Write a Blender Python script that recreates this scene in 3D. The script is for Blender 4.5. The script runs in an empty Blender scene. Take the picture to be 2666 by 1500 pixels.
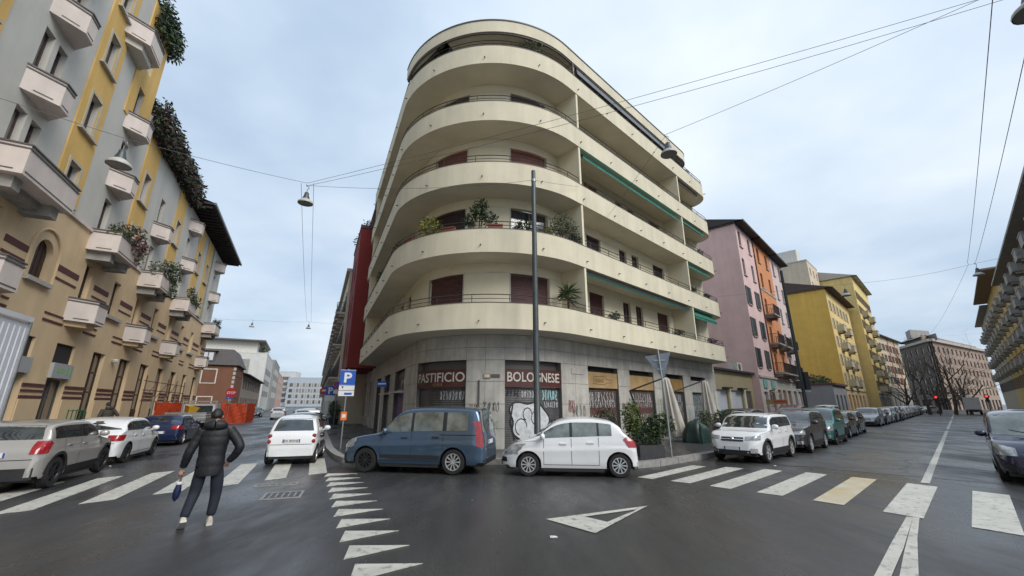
import bpy, bmesh, math, random
from mathutils import Vector, Matrix
R = math.radians
random.seed(7)
SC = bpy.context.scene
COL = SC.collection

# ---------------------------------------------------------------- camera, sky, sun, exposure
cam = bpy.data.objects.new('camera', bpy.data.cameras.new('camera'))
COL.objects.link(cam)
cam.location = (0, 0, 1.9)
cam.rotation_euler = (R(90 + 15.8), 0, 0)
cam.data.sensor_width = 36
cam.data.lens = 36 * 1068 / 2666
cam.data.clip_end = 3000
SC.camera = cam

SUN_EL, SUN_AZ = R(40), R(133)          # high soft sun behind thin cloud, behind the photographer
world = bpy.data.worlds.new('World'); SC.world = world; world.use_nodes = True
nt = world.node_tree; nt.nodes.clear()
def wn(t, **k):
    n = nt.nodes.new(t)
    for a, b in k.items(): setattr(n, a, b)
    return n
sky = wn('ShaderNodeTexSky', sky_type='NISHITA', sun_disc=False, sun_elevation=SUN_EL, sun_rotation=SUN_AZ)
sky.air_density = 1.0; sky.dust_density = 2.0; sky.ozone_density = 2.0
tc = wn('ShaderNodeTexCoord')
sep = wn('ShaderNodeSeparateXYZ'); nt.links.new(tc.outputs['Generated'], sep.inputs[0])
def wmath(op, a, b=None, c=None, clamp=False):
    n = wn('ShaderNodeMath', operation=op); n.use_clamp = clamp
    for i, v in enumerate((a, b, c)):
        if v is None: continue
        if isinstance(v, (int, float)): n.inputs[i].default_value = v
        else: nt.links.new(v, n.inputs[i])
    return n.outputs[0]
zc = wmath('MAXIMUM', sep.outputs['Z'], 0.0)
den = wmath('ADD', zc, 0.22)
cmb = wn('ShaderNodeCombineXYZ')
nt.links.new(wmath('DIVIDE', sep.outputs['X'], den), cmb.inputs[0])
nt.links.new(wmath('DIVIDE', sep.outputs['Y'], den), cmb.inputs[1])
def wnoise(scale, detail, rough, off):
    m = wn('ShaderNodeMapping'); m.inputs['Location'].default_value = off
    nt.links.new(cmb.outputs[0], m.inputs['Vector'])
    n = wn('ShaderNodeTexNoise'); n.inputs['Scale'].default_value = scale
    n.inputs['Detail'].default_value = detail; n.inputs['Roughness'].default_value = rough
    nt.links.new(m.outputs[0], n.inputs['Vector']); return n.outputs[0]
n1 = wnoise(0.55, 5, 0.5, (3.1, 1.7, 0)); n2 = wnoise(1.5, 5, 0.5, (7.3, 2.2, 0))
def wramp(fac, stops):
    r = wn('ShaderNodeValToRGB'); el = r.color_ramp.elements
    while len(el) < len(stops): el.new(0.5)
    for e, (p, c) in zip(el, stops): e.position = p; e.color = (*c, 1)
    nt.links.new(fac, r.inputs[0]); return r.outputs[0]
# cloud shades (a thin, even overcast with bluer gaps) and how much cloud covers the blue
cover = wramp(wmath('MULTIPLY_ADD', n2, 0.35, wmath('MULTIPLY', n1, 0.65)), [(0.34, (0.72,)*3), (0.62, (0.98,)*3)])
shade = wramp(wmath('MULTIPLY_ADD', n1, 0.5, wmath('MULTIPLY', n2, 0.5)), [(0.36, (0.325, 0.415, 0.52)), (0.50, (0.43, 0.505, 0.59)), (0.65, (0.54, 0.585, 0.635))])
skym = wn('ShaderNodeVectorMath', operation='SCALE'); skym.inputs['Scale'].default_value = 0.085
nt.links.new(sky.outputs[0], skym.inputs[0])
mix = wn('ShaderNodeMix', data_type='RGBA'); 
nt.links.new(cover, mix.inputs[0]); nt.links.new(skym.outputs[0], mix.inputs[6]); nt.links.new(shade, mix.inputs[7])
# an overcast dome is brighter overhead than at the horizon
dome = wmath('MULTIPLY_ADD', zc, 0.25, 0.90)
sk2 = wn('ShaderNodeVectorMath', operation='SCALE'); nt.links.new(mix.outputs[2], sk2.inputs[0]); nt.links.new(dome, sk2.inputs['Scale'])
bg = wn('ShaderNodeBackground'); bg.inputs['Strength'].default_value = 1.0
nt.links.new(sk2.outputs[0], bg.inputs[0])
out = wn('ShaderNodeOutputWorld'); nt.links.new(bg.outputs[0], out.inputs[0])

sl = bpy.data.lights.new('sun', 'SUN'); sl.energy = 1.5; sl.angle = R(35); sl.color = (1.0, 0.95, 0.875)
sun = bpy.data.objects.new('sun', sl); COL.objects.link(sun)
sun.rotation_euler = (R(90) - SUN_EL, 0, R(180) - SUN_AZ)
SC.view_settings.view_transform = 'Standard'; SC.view_settings.look = 'None'
SC.view_settings.exposure = 0.78; SC.view_settings.gamma = 1
SC.view_settings.use_curve_mapping = False

# ---------------------------------------------------------------- materials
def mat(name, col, rough=0.7, metal=0.0, noise=None, bump=None, coat=0.0, spec=0.5, streak=None, vec='Object', col2=None, trans=0.0, alpha=None, emit=None):
    m = bpy.data.materials.new(name); m.use_nodes = True
    t = m.node_tree; b = t.nodes['Principled BSDF']
    b.inputs['Base Color'].default_value = (*col, 1); b.inputs['Roughness'].default_value = rough
    b.inputs['Metallic'].default_value = metal; b.inputs['Specular IOR Level'].default_value = spec
    if coat: b.inputs['Coat Weight'].default_value = coat; b.inputs['Coat Roughness'].default_value = 0.04
    if trans: b.inputs['Transmission Weight'].default_value = trans
    if emit: b.inputs['Emission Color'].default_value = (*emit[0], 1); b.inputs['Emission Strength'].default_value = emit[1]
    tcn = t.nodes.new('ShaderNodeTexCoord'); src = tcn.outputs[vec]
    def nz(scale, detail=5, mapping=None, rgh=0.6):
        s = src
        if mapping:
            mp = t.nodes.new('ShaderNodeMapping'); mp.inputs['Scale'].default_value = mapping
            t.links.new(src, mp.inputs['Vector']); s = mp.outputs[0]
        n = t.nodes.new('ShaderNodeTexNoise'); n.inputs['Scale'].default_value = scale
        n.inputs['Detail'].default_value = detail; n.inputs['Roughness'].default_value = rgh
        t.links.new(s, n.inputs['Vector']); return n.outputs[0]
    def ramp(f, a, c0, bb, c1):
        r = t.nodes.new('ShaderNodeValToRGB'); e = r.color_ramp.elements
        e[0].position = a; e[0].color = (*c0, 1); e[1].position = bb; e[1].color = (*c1, 1)
        t.links.new(f, r.inputs[0]); return r.outputs[0]
    cur = None
    if noise:
        sc, amt = noise
        c2 = col2 if col2 else tuple(c * (1 - amt) for c in col)
        cur = ramp(nz(sc), 0.32, c2, 0.68, tuple(min(1, c * (1 + amt * 0.35)) for c in col))
    if streak:
        sc, amt = streak
        s = ramp(nz(sc, 4, (1, 1, 0.08)), 0.35, (1 - amt,) * 3, 0.62, (1, 1, 1))
        mx = t.nodes.new('ShaderNodeMix'); mx.data_type = 'RGBA'; mx.blend_type = 'MULTIPLY'; mx.inputs[0].default_value = 1
        if cur is None: mx.inputs[6].default_value = (*col, 1)
        else: t.links.new(cur, mx.inputs[6])
        t.links.new(s, mx.inputs[7]); cur = mx.outputs[2]
    if cur is not None: t.links.new(cur, b.inputs['Base Color'])
    if bump:
        sc, st = bump
        bn = t.nodes.new('ShaderNodeBump'); bn.inputs['Strength'].default_value = st; bn.inputs['Distance'].default_value = 0.02
        t.links.new(nz(sc, 4), bn.inputs['Height']); t.links.new(bn.outputs[0], b.inputs['Normal'])
    return m
def srgb(r, g, b):
    f = lambda c: ((c / 255 + 0.055) / 1.055) ** 2.4 if c > 10 else c / 255 / 12.92
    return (f(r), f(g), f(b))

# ---------------------------------------------------------------- mesh helpers
class MB:
    def __init__(s): s.v = []; s.f = []; s.m = []
    def add(s, vs, fs, mi=0):
        o = len(s.v); s.v += [tuple(p) for p in vs]; s.f += [tuple(i + o for i in f) for f in fs]; s.m += [mi] * len(fs); return s
    def box(s, x0, x1, y0, y1, z0, z1, mi=0):
        return s.add([(x0,y0,z0),(x1,y0,z0),(x1,y1,z0),(x0,y1,z0),(x0,y0,z1),(x1,y0,z1),(x1,y1,z1),(x0,y1,z1)],
              [(0,3,2,1),(4,5,6,7),(0,1,5,4),(1,2,6,5),(2,3,7,6),(3,0,4,7)], mi)
    def obox(s, c, sx, sy, sz, rz=0, rx=0, ry=0, mi=0):
        M = Matrix.Translation(c) @ Matrix.Rotation(rz, 4, 'Z') @ Matrix.Rotation(ry, 4, 'Y') @ Matrix.Rotation(rx, 4, 'X')
        a, b, d = sx / 2, sy / 2, sz / 2
        vs = [M @ Vector(p) for p in [(-a,-b,-d),(a,-b,-d),(a,b,-d),(-a,b,-d),(-a,-b,d),(a,-b,d),(a,b,d),(-a,b,d)]]
        return s.add(vs, [(0,3,2,1),(4,5,6,7),(0,1,5,4),(1,2,6,5),(2,3,7,6),(3,0,4,7)], mi)
    def prism(s, poly, z0, z1, mi=0):
        n = len(poly)
        vs = [(p[0], p[1], z0) for p in poly] + [(p[0], p[1], z1) for p in poly]
        fs = [tuple(range(n))[::-1], tuple(range(n, 2 * n))] + [(i, (i + 1) % n, n + (i + 1) % n, n + i) for i in range(n)]
        return s.add(vs, fs, mi)
    def xprism(s, poly, y0, y1, mi=0):          # poly in (x,z), extruded along y
        n = len(poly)
        vs = [(p[0], y0, p[1]) for p in poly] + [(p[0], y1, p[1]) for p in poly]
        fs = [tuple(range(n)), tuple(range(n, 2 * n))[::-1]] + [((i + 1) % n, i, n + i, n + (i + 1) % n) for i in range(n)]
        return s.add(vs, fs, mi)
    def tube(s, pts, r, n=6, mi=0, cap=True):
        pts = [Vector(p) for p in pts]; rs = r if isinstance(r, (list, tuple)) else [r] * len(pts)
        rings = []; up = None
        for i, p in enumerate(pts):
            d = (pts[min(i + 1, len(pts) - 1)] - pts[max(i - 1, 0)])
            d = d.normalized() if d.length > 1e-9 else Vector((0, 0, 1))
            if up is None: up = Vector((0, 0, 1)) if abs(d.z) < 0.9 else Vector((1, 0, 0))
            a = d.cross(up); a = a.normalized() if a.length > 1e-6 else Vector((1, 0, 0)); b = a.cross(d).normalized(); up = b
            rings.append([p + (a * math.cos(2 * math.pi * k / n) + b * math.sin(2 * math.pi * k / n)) * rs[i] for k in range(n)])
        vs = [v for ring in rings for v in ring]; fs = []
        for i in range(len(pts) - 1):
            for k in range(n): fs.append((i * n + k, i * n + (k + 1) % n, (i + 1) * n + (k + 1) % n, (i + 1) * n + k))
        if cap: fs.append(tuple(range(n))[::-1]); fs.append(tuple(range((len(pts) - 1) * n, len(pts) * n)))
        return s.add(vs, fs, mi)
    def lathe(s, prof, n=16, M=None, mi=0, cap=True):      # prof (r,z), axis z, then matrix
        vs = []; fs = []
        for r, z in prof:
            for k in range(n):
                a = 2 * math.pi * k / n; vs.append(Vector((r * math.cos(a), r * math.sin(a), z)))
        for i in range(len(prof) - 1):
            for k in range(n): fs.append((i * n + k, i * n + (k + 1) % n, (i + 1) * n + (k + 1) % n, (i + 1) * n + k))
        if cap and prof[0][0] > 1e-4: fs.append(tuple(range(n))[::-1])
        if cap and prof[-1][0] > 1e-4: fs.append(tuple(range((len(prof) - 1) * n, len(prof) * n)))
        if M is not None: vs = [M @ v for v in vs]
        return s.add(vs, fs, mi)
    def grid(s, G, mi=0, flip=False):
        h, w = len(G), len(G[0]); vs = [p for row in G for p in row]; fs = []
        for i in range(h - 1):
            for j in range(w - 1):
                q = (i * w + j, i * w + j + 1, (i + 1) * w + j + 1, (i + 1) * w + j)
                fs.append(q[::-1] if flip else q)
        return s.add(vs, fs, mi)
    def build(s, name, mats, parent=None, smooth=None, fn=None, merge=False, recalc=False):
        if not isinstance(mats, (list, tuple)): mats = [mats]
        me = bpy.data.meshes.new(name)
        vs = [fn(*p) for p in s.v] if fn else s.v
        me.from_pydata([tuple(v) for v in vs], [], s.f)
        for m in mats: me.materials.append(m)
        if len(mats) > 1: me.polygons.foreach_set('material_index', s.m)
        if merge or recalc:
            bm = bmesh.new(); bm.from_mesh(me)
            if merge: bmesh.ops.remove_doubles(bm, verts=bm.verts, dist=1e-4)
            if recalc: bmesh.ops.recalc_face_normals(bm, faces=bm.faces)
            bm.to_mesh(me); bm.free()
        if smooth is not None:
            me.polygons.foreach_set('use_smooth', [True] * len(me.polygons))
            if smooth: me.set_sharp_from_angle(angle=R(smooth))
        me.update()
        o = bpy.data.objects.new(name, me); COL.objects.link(o)
        if parent is not None: o.parent = parent
        return o
def thing(name, label, cat, loc=(0, 0, 0), rotz=0.0, group=None):
    o = bpy.data.objects.new(name, None); COL.objects.link(o); o.empty_display_size = 0.3
    o.location = loc; o.rotation_euler = (0, 0, rotz); tag(o, label, cat, group); return o
def tag(o, label, cat, group=None):
    o['label'] = label; o['category'] = cat
    if group: o['group'] = group
    return o
def struct(o): o['kind'] = 'structure'; return o
def kids(o, _c={}):
    return [c for c in COL.objects if c.parent is o]
def dup(root, loc, rotz, label=None, group=None, swap=None, scale=None):
    def cp(o, par):
        c = o.copy(); COL.objects.link(c); c.parent = par
        if swap:
            for i, sl_ in enumerate(c.material_slots):
                mo_ = sl_.material
                if mo_ in swap:
                    sl_.link = 'OBJECT'; c.material_slots[i].material = swap[mo_]
        for ch in TREE.get(o.name, []): cp(ch, c)
        return c
    TREE = {}
    for o in COL.objects:
        if o.parent: TREE.setdefault(o.parent.name, []).append(o)
    r = cp(root, None); r.location = loc; r.rotation_euler = (0, 0, rotz)
    if scale: r.scale = scale
    if label: r['label'] = label
    if group: r['group'] = group
    return r
def text_geo(body, size=1.0, bold=0.0, sx=1.0):
    cu = bpy.data.curves.new('t', 'FONT'); cu.body = body; cu.size = size; cu.offset = bold; cu.resolution_u = 3
    ob = bpy.data.objects.new('t', cu); COL.objects.link(ob)
    dg = bpy.context.evaluated_depsgraph_get(); me = bpy.data.meshes.new_from_object(ob.evaluated_get(dg))
    vs = [(v.co.x * sx, v.co.y) for v in me.vertices]; fs = [tuple(p.vertices) for p in me.polygons]
    bpy.data.objects.remove(ob); bpy.data.curves.remove(cu); bpy.data.meshes.remove(me)
    x0 = min(v[0] for v in vs); x1 = max(v[0] for v in vs); y0 = min(v[1] for v in vs); y1 = max(v[1] for v in vs)
    return [(v[0] - x0, v[1] - y0) for v in vs], fs, x1 - x0, y1 - y0
def text_on(mb, body, x0, x1, z0, z1, y=0, bold=0.0, mi=0, mirror=False):
    vs, fs, w, h = text_geo(body, 1.0, bold)
    o = [((x1 - v[0] / w * (x1 - x0)) if mirror else (x0 + v[0] / w * (x1 - x0)), y, z0 + v[1] / h * (z1 - z0)) for v in vs]
    return mb.add(o, fs, mi)
def wall(mb, x0, x1, z0, z1, holes, depth=0.25, step=None, mi=0, mi_rev=None, y=0.0):
    """upright wall in the xz plane facing -y with openings and reveals"""
    xs = {x0, x1}; zs = {z0, z1}
    for h in holes: xs |= {h[0], h[1]}; zs |= {h[2], h[3]}
    xs = sorted(v for v in xs if x0 - 1e-6 <= v <= x1 + 1e-6)
    if step:
        e = []
        for a, b in zip(xs, xs[1:]):
            n = max(1, int(math.ceil((b - a) / step))); e += [a + (b - a) * k / n for k in range(n)]
        xs = e + [xs[-1]]
    zs = sorted(v for v in zs if z0 - 1e-6 <= v <= z1 + 1e-6)
    inh = lambda x, z: any(h[0] < x < h[1] and h[2] < z < h[3] for h in holes)
    for a, b in zip(xs, xs[1:]):
        for c, d in zip(zs, zs[1:]):
            if not inh((a + b) / 2, (c + d) / 2): mb.add([(a, y, c), (b, y, c), (b, y, d), (a, y, d)], [(0, 1, 2, 3)], mi)
    mr = mi if mi_rev is None else mi_rev
    for h in holes:
        hx = [v for v in xs if h[0] - 1e-6 <= v <= h[1] + 1e-6]
        for a, b in zip(hx, hx[1:]):
            mb.add([(a, y, h[3]), (b, y, h[3]), (b, y + depth, h[3]), (a, y + depth, h[3])], [(0, 1, 2, 3)], mr)
            if h[2] > z0 + 1e-6: mb.add([(a, y, h[2]), (b, y, h[2]), (b, y + depth, h[2]), (a, y + depth, h[2])], [(3, 2, 1, 0)], mr)
        mb.add([(h[0], y, h[2]), (h[0], y, h[3]), (h[0], y + depth, h[3]), (h[0], y + depth, h[2])], [(0, 1, 2, 3)], mr)
        mb.add([(h[1], y, h[2]), (h[1], y, h[3]), (h[1], y + depth, h[3]), (h[1], y + depth, h[2])], [(3, 2, 1, 0)], mr)
def corr(mb, x0, x1, z0, z1, y, pitch=0.09, amp=0.02, step=None, mi=0):
    """roller shutter: ribbed sheet of horizontal slats"""
    n = max(1, int((z1 - z0) / pitch)); nx = max(1, int(math.ceil((x1 - x0) / step))) if step else 1
    rows = []
    for k in range(n):
        a = z0 + (z1 - z0) * k / n; b = z0 + (z1 - z0) * (k + 1) / n
        rows += [(a, y), (a + (b - a) * 0.12, y - amp), (a + (b - a) * 0.8, y - amp * 0.75), (b - (b - a) * 0.06, y)]
    rows.append((z1, y))
    mb.grid([[(x0 + (x1 - x0) * j / nx, yy, z) for j in range(nx + 1)] for z, yy in rows], mi)
def window(par, x0, x1, z0, z1, y, fmat, gmat, nx=2, nz=1, fw=0.06, fn=None, name='window'):
    """window frame part with its panes as sub-parts; y is the plane of the frame front"""
    m = MB()
    m.box(x0, x0 + fw, y, y + 0.07, z0, z1).box(x1 - fw, x1, y, y + 0.07, z0, z1)
    m.box(x0 + fw, x1 - fw, y, y + 0.07, z0, z0 + fw).box(x0 + fw, x1 - fw, y, y + 0.07, z1 - fw, z1)
    for i in range(1, nx): c = x0 + (x1 - x0) * i / nx; m.box(c - fw * .6, c + fw * .6, y - 0.003, y + 0.06, z0 + fw, z1 - fw)
    for i in range(1, nz): c = z0 + (z1 - z0) * i / nz; m.box(x0 + fw, x1 - fw, y + 0.004, y + 0.06, c - fw * .4, c + fw * .4)
    w = m.build(name, fmat, par, fn=fn)
    g = MB(); g.box(x0 + fw * .5, x1 - fw * .5, y + 0.035, y + 0.045, z0 + fw * .5, z1 - fw * .5)
    g.build('pane', WRND.choice(GLASSES) if gmat is GLASSES[0] else gmat, w, fn=fn)
    return w
WRND = random.Random(77); GLASSES = [None]
def foliage(mb, c, rx, ry, rz, n, size, mi=0, rnd=random, hollow=0.35, long=1.0, droop=0.0):
    for _ in range(n):
        while True:
            p = Vector((rnd.uniform(-1, 1), rnd.uniform(-1, 1), rnd.uniform(-1, 1)))
            if hollow < p.length < 1: break
        p = Vector((c[0] + p.x * rx, c[1] + p.y * ry, c[2] + p.z * rz))
        d = Vector((rnd.gauss(0, 1), rnd.gauss(0, 1), rnd.gauss(0, .8) - droop)).normalized(); u = d.orthogonal().normalized()
        u.rotate(Matrix.Rotation(rnd.uniform(0, 6.28), 3, d)); w = d.cross(u)
        s = size * rnd.uniform(.6, 1.35)
        mb.add([p - u * s * .5 * 0.4, p + d * s * .5 * long - w * s * .22, p + d * s * long, p + d * s * .5 * long + w * s * .22], [(0, 1, 2, 3)], mi if rnd.random() < .6 else mi + 1)
# ---------------------------------------------------------------- street geometry (plan)
def V2(x, y): return Vector((x, y))
DL = V2(-.41899, .90799); DR = V2(.72292, .69093)               # directions of the left and right street
NL = V2(-.90799, -.41899); NR = V2(.69093, -.72292)            # outward normals of the corner building's two fronts
CC = V2(-.9428, 21.387); R0 = 5.5
TL = CC + NL * R0; TR = CC + NR * R0
AL = math.atan2(NL.y, NL.x); AR = math.atan2(NR.y, NR.x); ARC = R0 * (AR - AL)
def path(s, off=0.0):
    if s < 0: return TL + DL * (-s) - NL * off
    if s > ARC: return TR + DR * (s - ARC) - NR * off
    a = AL + s / R0; n = V2(math.cos(a), math.sin(a)); return CC + n * (R0 - off)
DB = V2(-math.sin(R(26.5)), math.cos(R(26.5))); NB = V2(-DB.y, DB.x); PB = 9.83   # left block: frame x = DB, y = NB
def fR(s, off): p = TR + DR * s - NR * off; return p            # right street frame (off > 0 inwards)
def fLs(s, off): p = TL + DL * s - NL * off; return p           # left street, corner-building side
def fB(s, off): p = NB * (PB - off) + DB * s; return p          # left street, far side (off > 0 towards the road)
ANG_B = math.atan2(DB.y, DB.x); ANG_R = math.atan2(DR.y, DR.x); ANG_L = math.atan2(DL.y, DL.x)

# ---------------------------------------------------------------- road surface materials
def asphalt(name, base, wet, scale=1.0, dark=0.6):
    m = bpy.data.materials.new(name); m.use_nodes = True; t = m.node_tree; b = t.nodes['Principled BSDF']
    tcn = t.nodes.new('ShaderNodeTexCoord')
    def nz(sc, det=6, mp=None, rg=.6):
        s = tcn.outputs['Object']
        if mp:
            q = t.nodes.new('ShaderNodeMapping'); q.inputs['Scale'].default_value = mp; q.inputs['Rotation'].default_value = (0, 0, .75)
            t.links.new(s, q.inputs['Vector']); s = q.outputs[0]
        n = t.nodes.new('ShaderNodeTexNoise'); n.inputs['Scale'].default_value = sc; n.inputs['Detail'].default_value = det; n.inputs['Roughness'].default_value = rg
        t.links.new(s, n.inputs['Vector']); return n.outputs[0]
    def ramp(f, st):
        r = t.nodes.new('ShaderNodeValToRGB'); e = r.color_ramp.elements
        while len(e) < len(st): e.new(.5)
        for x, (p, c) in zip(e, st): x.position = p; x.color = (c, c, c, 1) if not isinstance(c, tuple) else (*c, 1)
        t.links.new(f, r.inputs[0]); return r.outputs[0]
    def mul(a, c):
        x = t.nodes.new('ShaderNodeMix'); x.data_type = 'RGBA'; x.blend_type = 'MULTIPLY'; x.inputs[0].default_value = 1
        t.links.new(a, x.inputs[6]); t.links.new(c, x.inputs[7]); return x.outputs[2]
    big = ramp(nz(.16 * scale, 5, (1, .45, 1)), [(.35, tuple(c * dark for c in base)), (.62, base)])
    mid = ramp(nz(1.3 * scale, 6, (1, .25, 1)), [(.35, .72), (.6, 1.0)])
    grit = ramp(nz(48, 3, None, .8), [(.3, .45), (.5, .95), (.66, 1.7)])
    t.links.new(mul(mul(big, mid), grit), b.inputs['Base Color'])
    pud = ramp(nz(.33 * scale, 4, (1, .4, 1)), [(.40, wet[1]), (.60, wet[0])])
    fr = ramp(nz(3.5, 4, (1, .3, 1)), [(.3, .75), (.7, 1.15)])
    t.links.new(mul(pud, fr), b.inputs['Roughness'])
    bn = t.nodes.new('ShaderNodeBump'); bn.inputs['Strength'].default_value = .35; bn.inputs['Distance'].default_value = .006
    t.links.new(nz(120, 2), bn.inputs['Height']); t.links.new(bn.outputs[0], b.inputs['Normal'])
    b.inputs['Specular IOR Level'].default_value = .5
    return m
M_road = asphalt('wet_asphalt', (.060, .0595, .0605), (.20, .55))
M_road2 = asphalt('worn_asphalt', (.085, .085, .085), (.30, .62), 1.6, .5)
M_pave = asphalt('wet_pavement_asphalt', (.060, .060, .062), (.22, .5), 1.5)
M_kerb = mat('granite_kerb', (.30, .29, .275), .55, noise=(9, .35), bump=(60, .2))
def worn(name, c, c2):
    m = mat(name, c, .5, noise=(1.5, .2), bump=(80, .25)); t = m.node_tree; b = t.nodes['Principled BSDF']; src = b.inputs['Base Color'].links[0].from_socket
    tcn = t.nodes.new('ShaderNodeTexCoord'); n = t.nodes.new('ShaderNodeTexNoise'); n.inputs['Scale'].default_value = 7; n.inputs['Detail'].default_value = 9; n.inputs['Roughness'].default_value = .72; t.links.new(tcn.outputs['Object'], n.inputs['Vector'])
    r = t.nodes.new('ShaderNodeValToRGB'); e = r.color_ramp.elements; e[0].position = .36; e[1].position = .47; t.links.new(n.outputs[0], r.inputs[0])
    x = t.nodes.new('ShaderNodeMix'); x.data_type = 'RGBA'; t.links.new(r.outputs[0], x.inputs[0]); x.inputs[6].default_value = (*c2, 1); t.links.new(src, x.inputs[7]); t.links.new(x.outputs[2], b.inputs['Base Color']); return m
M_paint = worn('road_paint', (.54, .53, .475), (.19, .185, .17))
M_paint2 = mat('yellowed_road_paint', (.40, .31, .15), .55, noise=(1.6, .35), col2=(.50, .48, .41))
M_tar = mat('tar_seal', (.018, .018, .02), .3, noise=(8, .3))
M_iron = mat('cast_iron', (.045, .045, .048), .38, .6, noise=(20, .4), bump=(40, .4))

road = struct(MB().add([(-1500, -1500, 0), (1500, -1500, 0), (1500, 1500, 0), (-1500, 1500, 0)], [(0, 1, 2, 3)]).build('road', M_road))
def sheet(pts, z): return MB().add([(p[0], p[1], z) for p in pts], [tuple(range(len(pts)))])
struct(sheet([fR(2.2, -13.6), fR(240, -13.6), fR(240, -3.8), fR(2.2, -3.8)], .004).build('street_surface', M_road2))
struct(sheet([fLs(1.5, -10.6), fLs(1.5, -1.9), fLs(260, -1.9), fLs(260, -10.6)], .004).build('street_surface', M_road2))
# painted markings: pieces of the road
Z = .009
def stripe(pts, m=M_paint, name='crosswalk_stripe', z=Z):
    o = MB()
    lo = [(p[0], p[1], .0045) for p in pts]; hi = [(p[0], p[1], z) for p in pts]; n = len(pts)
    o.add(hi + lo, [tuple(range(n))] + [(i, n + i, n + (i + 1) % n, (i + 1) % n) for i in range(n)])
    return o.build(name, m, road, recalc=True)
for i in range(7):
    a = V2(-9.97, 7.2) + V2(.72, .862) * i; ln = 4.15 if i < 6 else 3.6
    b = a + V2(.34, .40); stripe([a, b, b + DL * ln, a + DL * ln])
RS = [((3.38,12.01),(3.67,11.73)),((4.05,11.44),(4.42,11.13)),((4.75,10.78),(5.07,10.43)),((5.45,10.04),(5.80,9.68)),((6.15,9.25),(6.46,8.84)),((6.79,8.34),(7.08,7.87)),((7.36,7.36),(7.66,6.9)),((7.95,6.45),(8.27,6.0))]
for i, (a, b) in enumerate(RS):
    a = V2(*a); b = V2(*b); d = V2(.735, .678); ln = (3.3, 3.6, 3.95, 4.1, 4.15, 4.15, 4.2, 4.2)[i]
    stripe([a, b, b + d * ln, a + d * ln], M_paint2 if i == 4 else M_paint)
for i in range(11):
    a = V2(-5.22, 12.62) + (V2(-1.93, 5.78) - V2(-5.22, 12.62)) * (i / 10.0)
    stripe([a, a + V2(.13, -.54), a + V2(.83, .02)], name='give_way_tooth')
tri = MB(); A, B_, T, a_, b_, t_ = (.58,7.83),(1.27,7.03),(2.62,8.78),(1.27,7.99),(1.59,7.65),(2.35,8.51)
for q in ((A, B_, b_, a_), (B_, T, t_, b_), (T, A, a_, t_)): tri.add([(p[0], p[1], Z) for p in q], [(0, 1, 2, 3)])
tri.build('give_way_triangle', M_paint, road)
ar = MB()
for q in (((6.91,8.0),(6.975,7.95),(5.33,6.34),(4.36,5.43),(2.95,4.1),(2.75,4.2),(4.16,5.43),(5.41,6.61)), ((6.975,7.95),(7.04,7.9),(5.91,6.75),(4.67,5.43),(3.4,4.1),(3.06,4.1),(4.45,5.43),(5.34,6.33))):
    ar.add([(p[0], p[1], Z) for p in q], [tuple(range(len(q)))[::-1]])
ar.build('lane_divider_fork', M_paint, road, recalc=True)
for s0, s1 in ((1.05, 31), (34, 60), (66, 100)):
    stripe([fR(s0, -9.74), fR(s1, -9.74), fR(s1, -9.58), fR(s0, -9.58)], name='lane_line', z=Z + .002)
stripe([fLs(2.2, -6.6), fLs(2.2, -2.5), fLs(2.5, -2.5), fLs(2.5, -6.6)], mat('worn_paint', (.12, .12, .118), .5, noise=(3, .5)), 'stop_line', Z)
# irons and tar seams set in the road
def manhole(c, ang, sx, sy):
    o = MB(); cc = (c[0], c[1], .005)
    o.obox(cc, sx, sy, .012, ang)
    f = o.build('manhole_cover', M_iron, road)
    m = MB(); u = V2(math.cos(ang), math.sin(ang)); v = V2(-u.y, u.x)
    for k in (-1, 1):
        m.obox((c[0] + v.x * k * (sy / 2 + .03), c[1] + v.y * k * (sy / 2 + .03), .007), sx + .12, .05, .016, ang)
        m.obox((c[0] + u.x * k * (sx / 2 + .03), c[1] + u.y * k * (sx / 2 + .03), .0065), .05, sy, .015, ang)
    for k in range(5): m.obox((c[0] + u.x * sx * (k - 2) / 5.5, c[1] + u.y * sx * (k - 2) / 5.5, .012), .03, sy * .8, .006, ang)
    m.build('manhole_rim', M_kerb, f)
manhole((-4.95, 9.75), R(20), .66, .62); manhole((-5.75, 10.95), R(17), .85, .16)
def seam(pts, w):
    L = [V2(*p) for p in pts]; o = MB(); row = []
    for i, p in enumerate(L):
        d = (L[min(i + 1, len(L) - 1)] - L[max(i - 1, 0)]).normalized(); n = V2(-d.y, d.x) * w * random.uniform(.6, 1.4)
        row.append(((p.x + n.x, p.y + n.y, .0065), (p.x - n.x, p.y - n.y, .0065)))
    for (a, b), (c, d) in zip(row, row[1:]): o.add([a, b, d, c], [(0, 1, 2, 3)])
    o.build('tar_seam', M_tar, road, recalc=True)
def wander(a, b, n, amp):
    a = V2(*a); b = V2(*b); d = (b - a); nn = V2(-d.y, d.x).normalized()
    return [tuple(a + d * (i / n) + nn * random.uniform(-amp, amp)) for i in range(n + 1)]
for a, b in (((8.6, 14.2), (12.6, 13.4)), ((10.2, 16), (15.5, 15.2)), ((12, 17.6), (20, 19)), ((14, 15.2), (22, 22.5)), ((18, 22.6), (26, 22)), ((11, 12.6), (15, 16.5))):
    seam(wander(fR((V2(*a) - TR).dot(DR), (V2(*a) - TR).dot(-NR)), fR((V2(*b) - TR).dot(DR), (V2(*b) - TR).dot(-NR)), 14, .12), .018)
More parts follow.
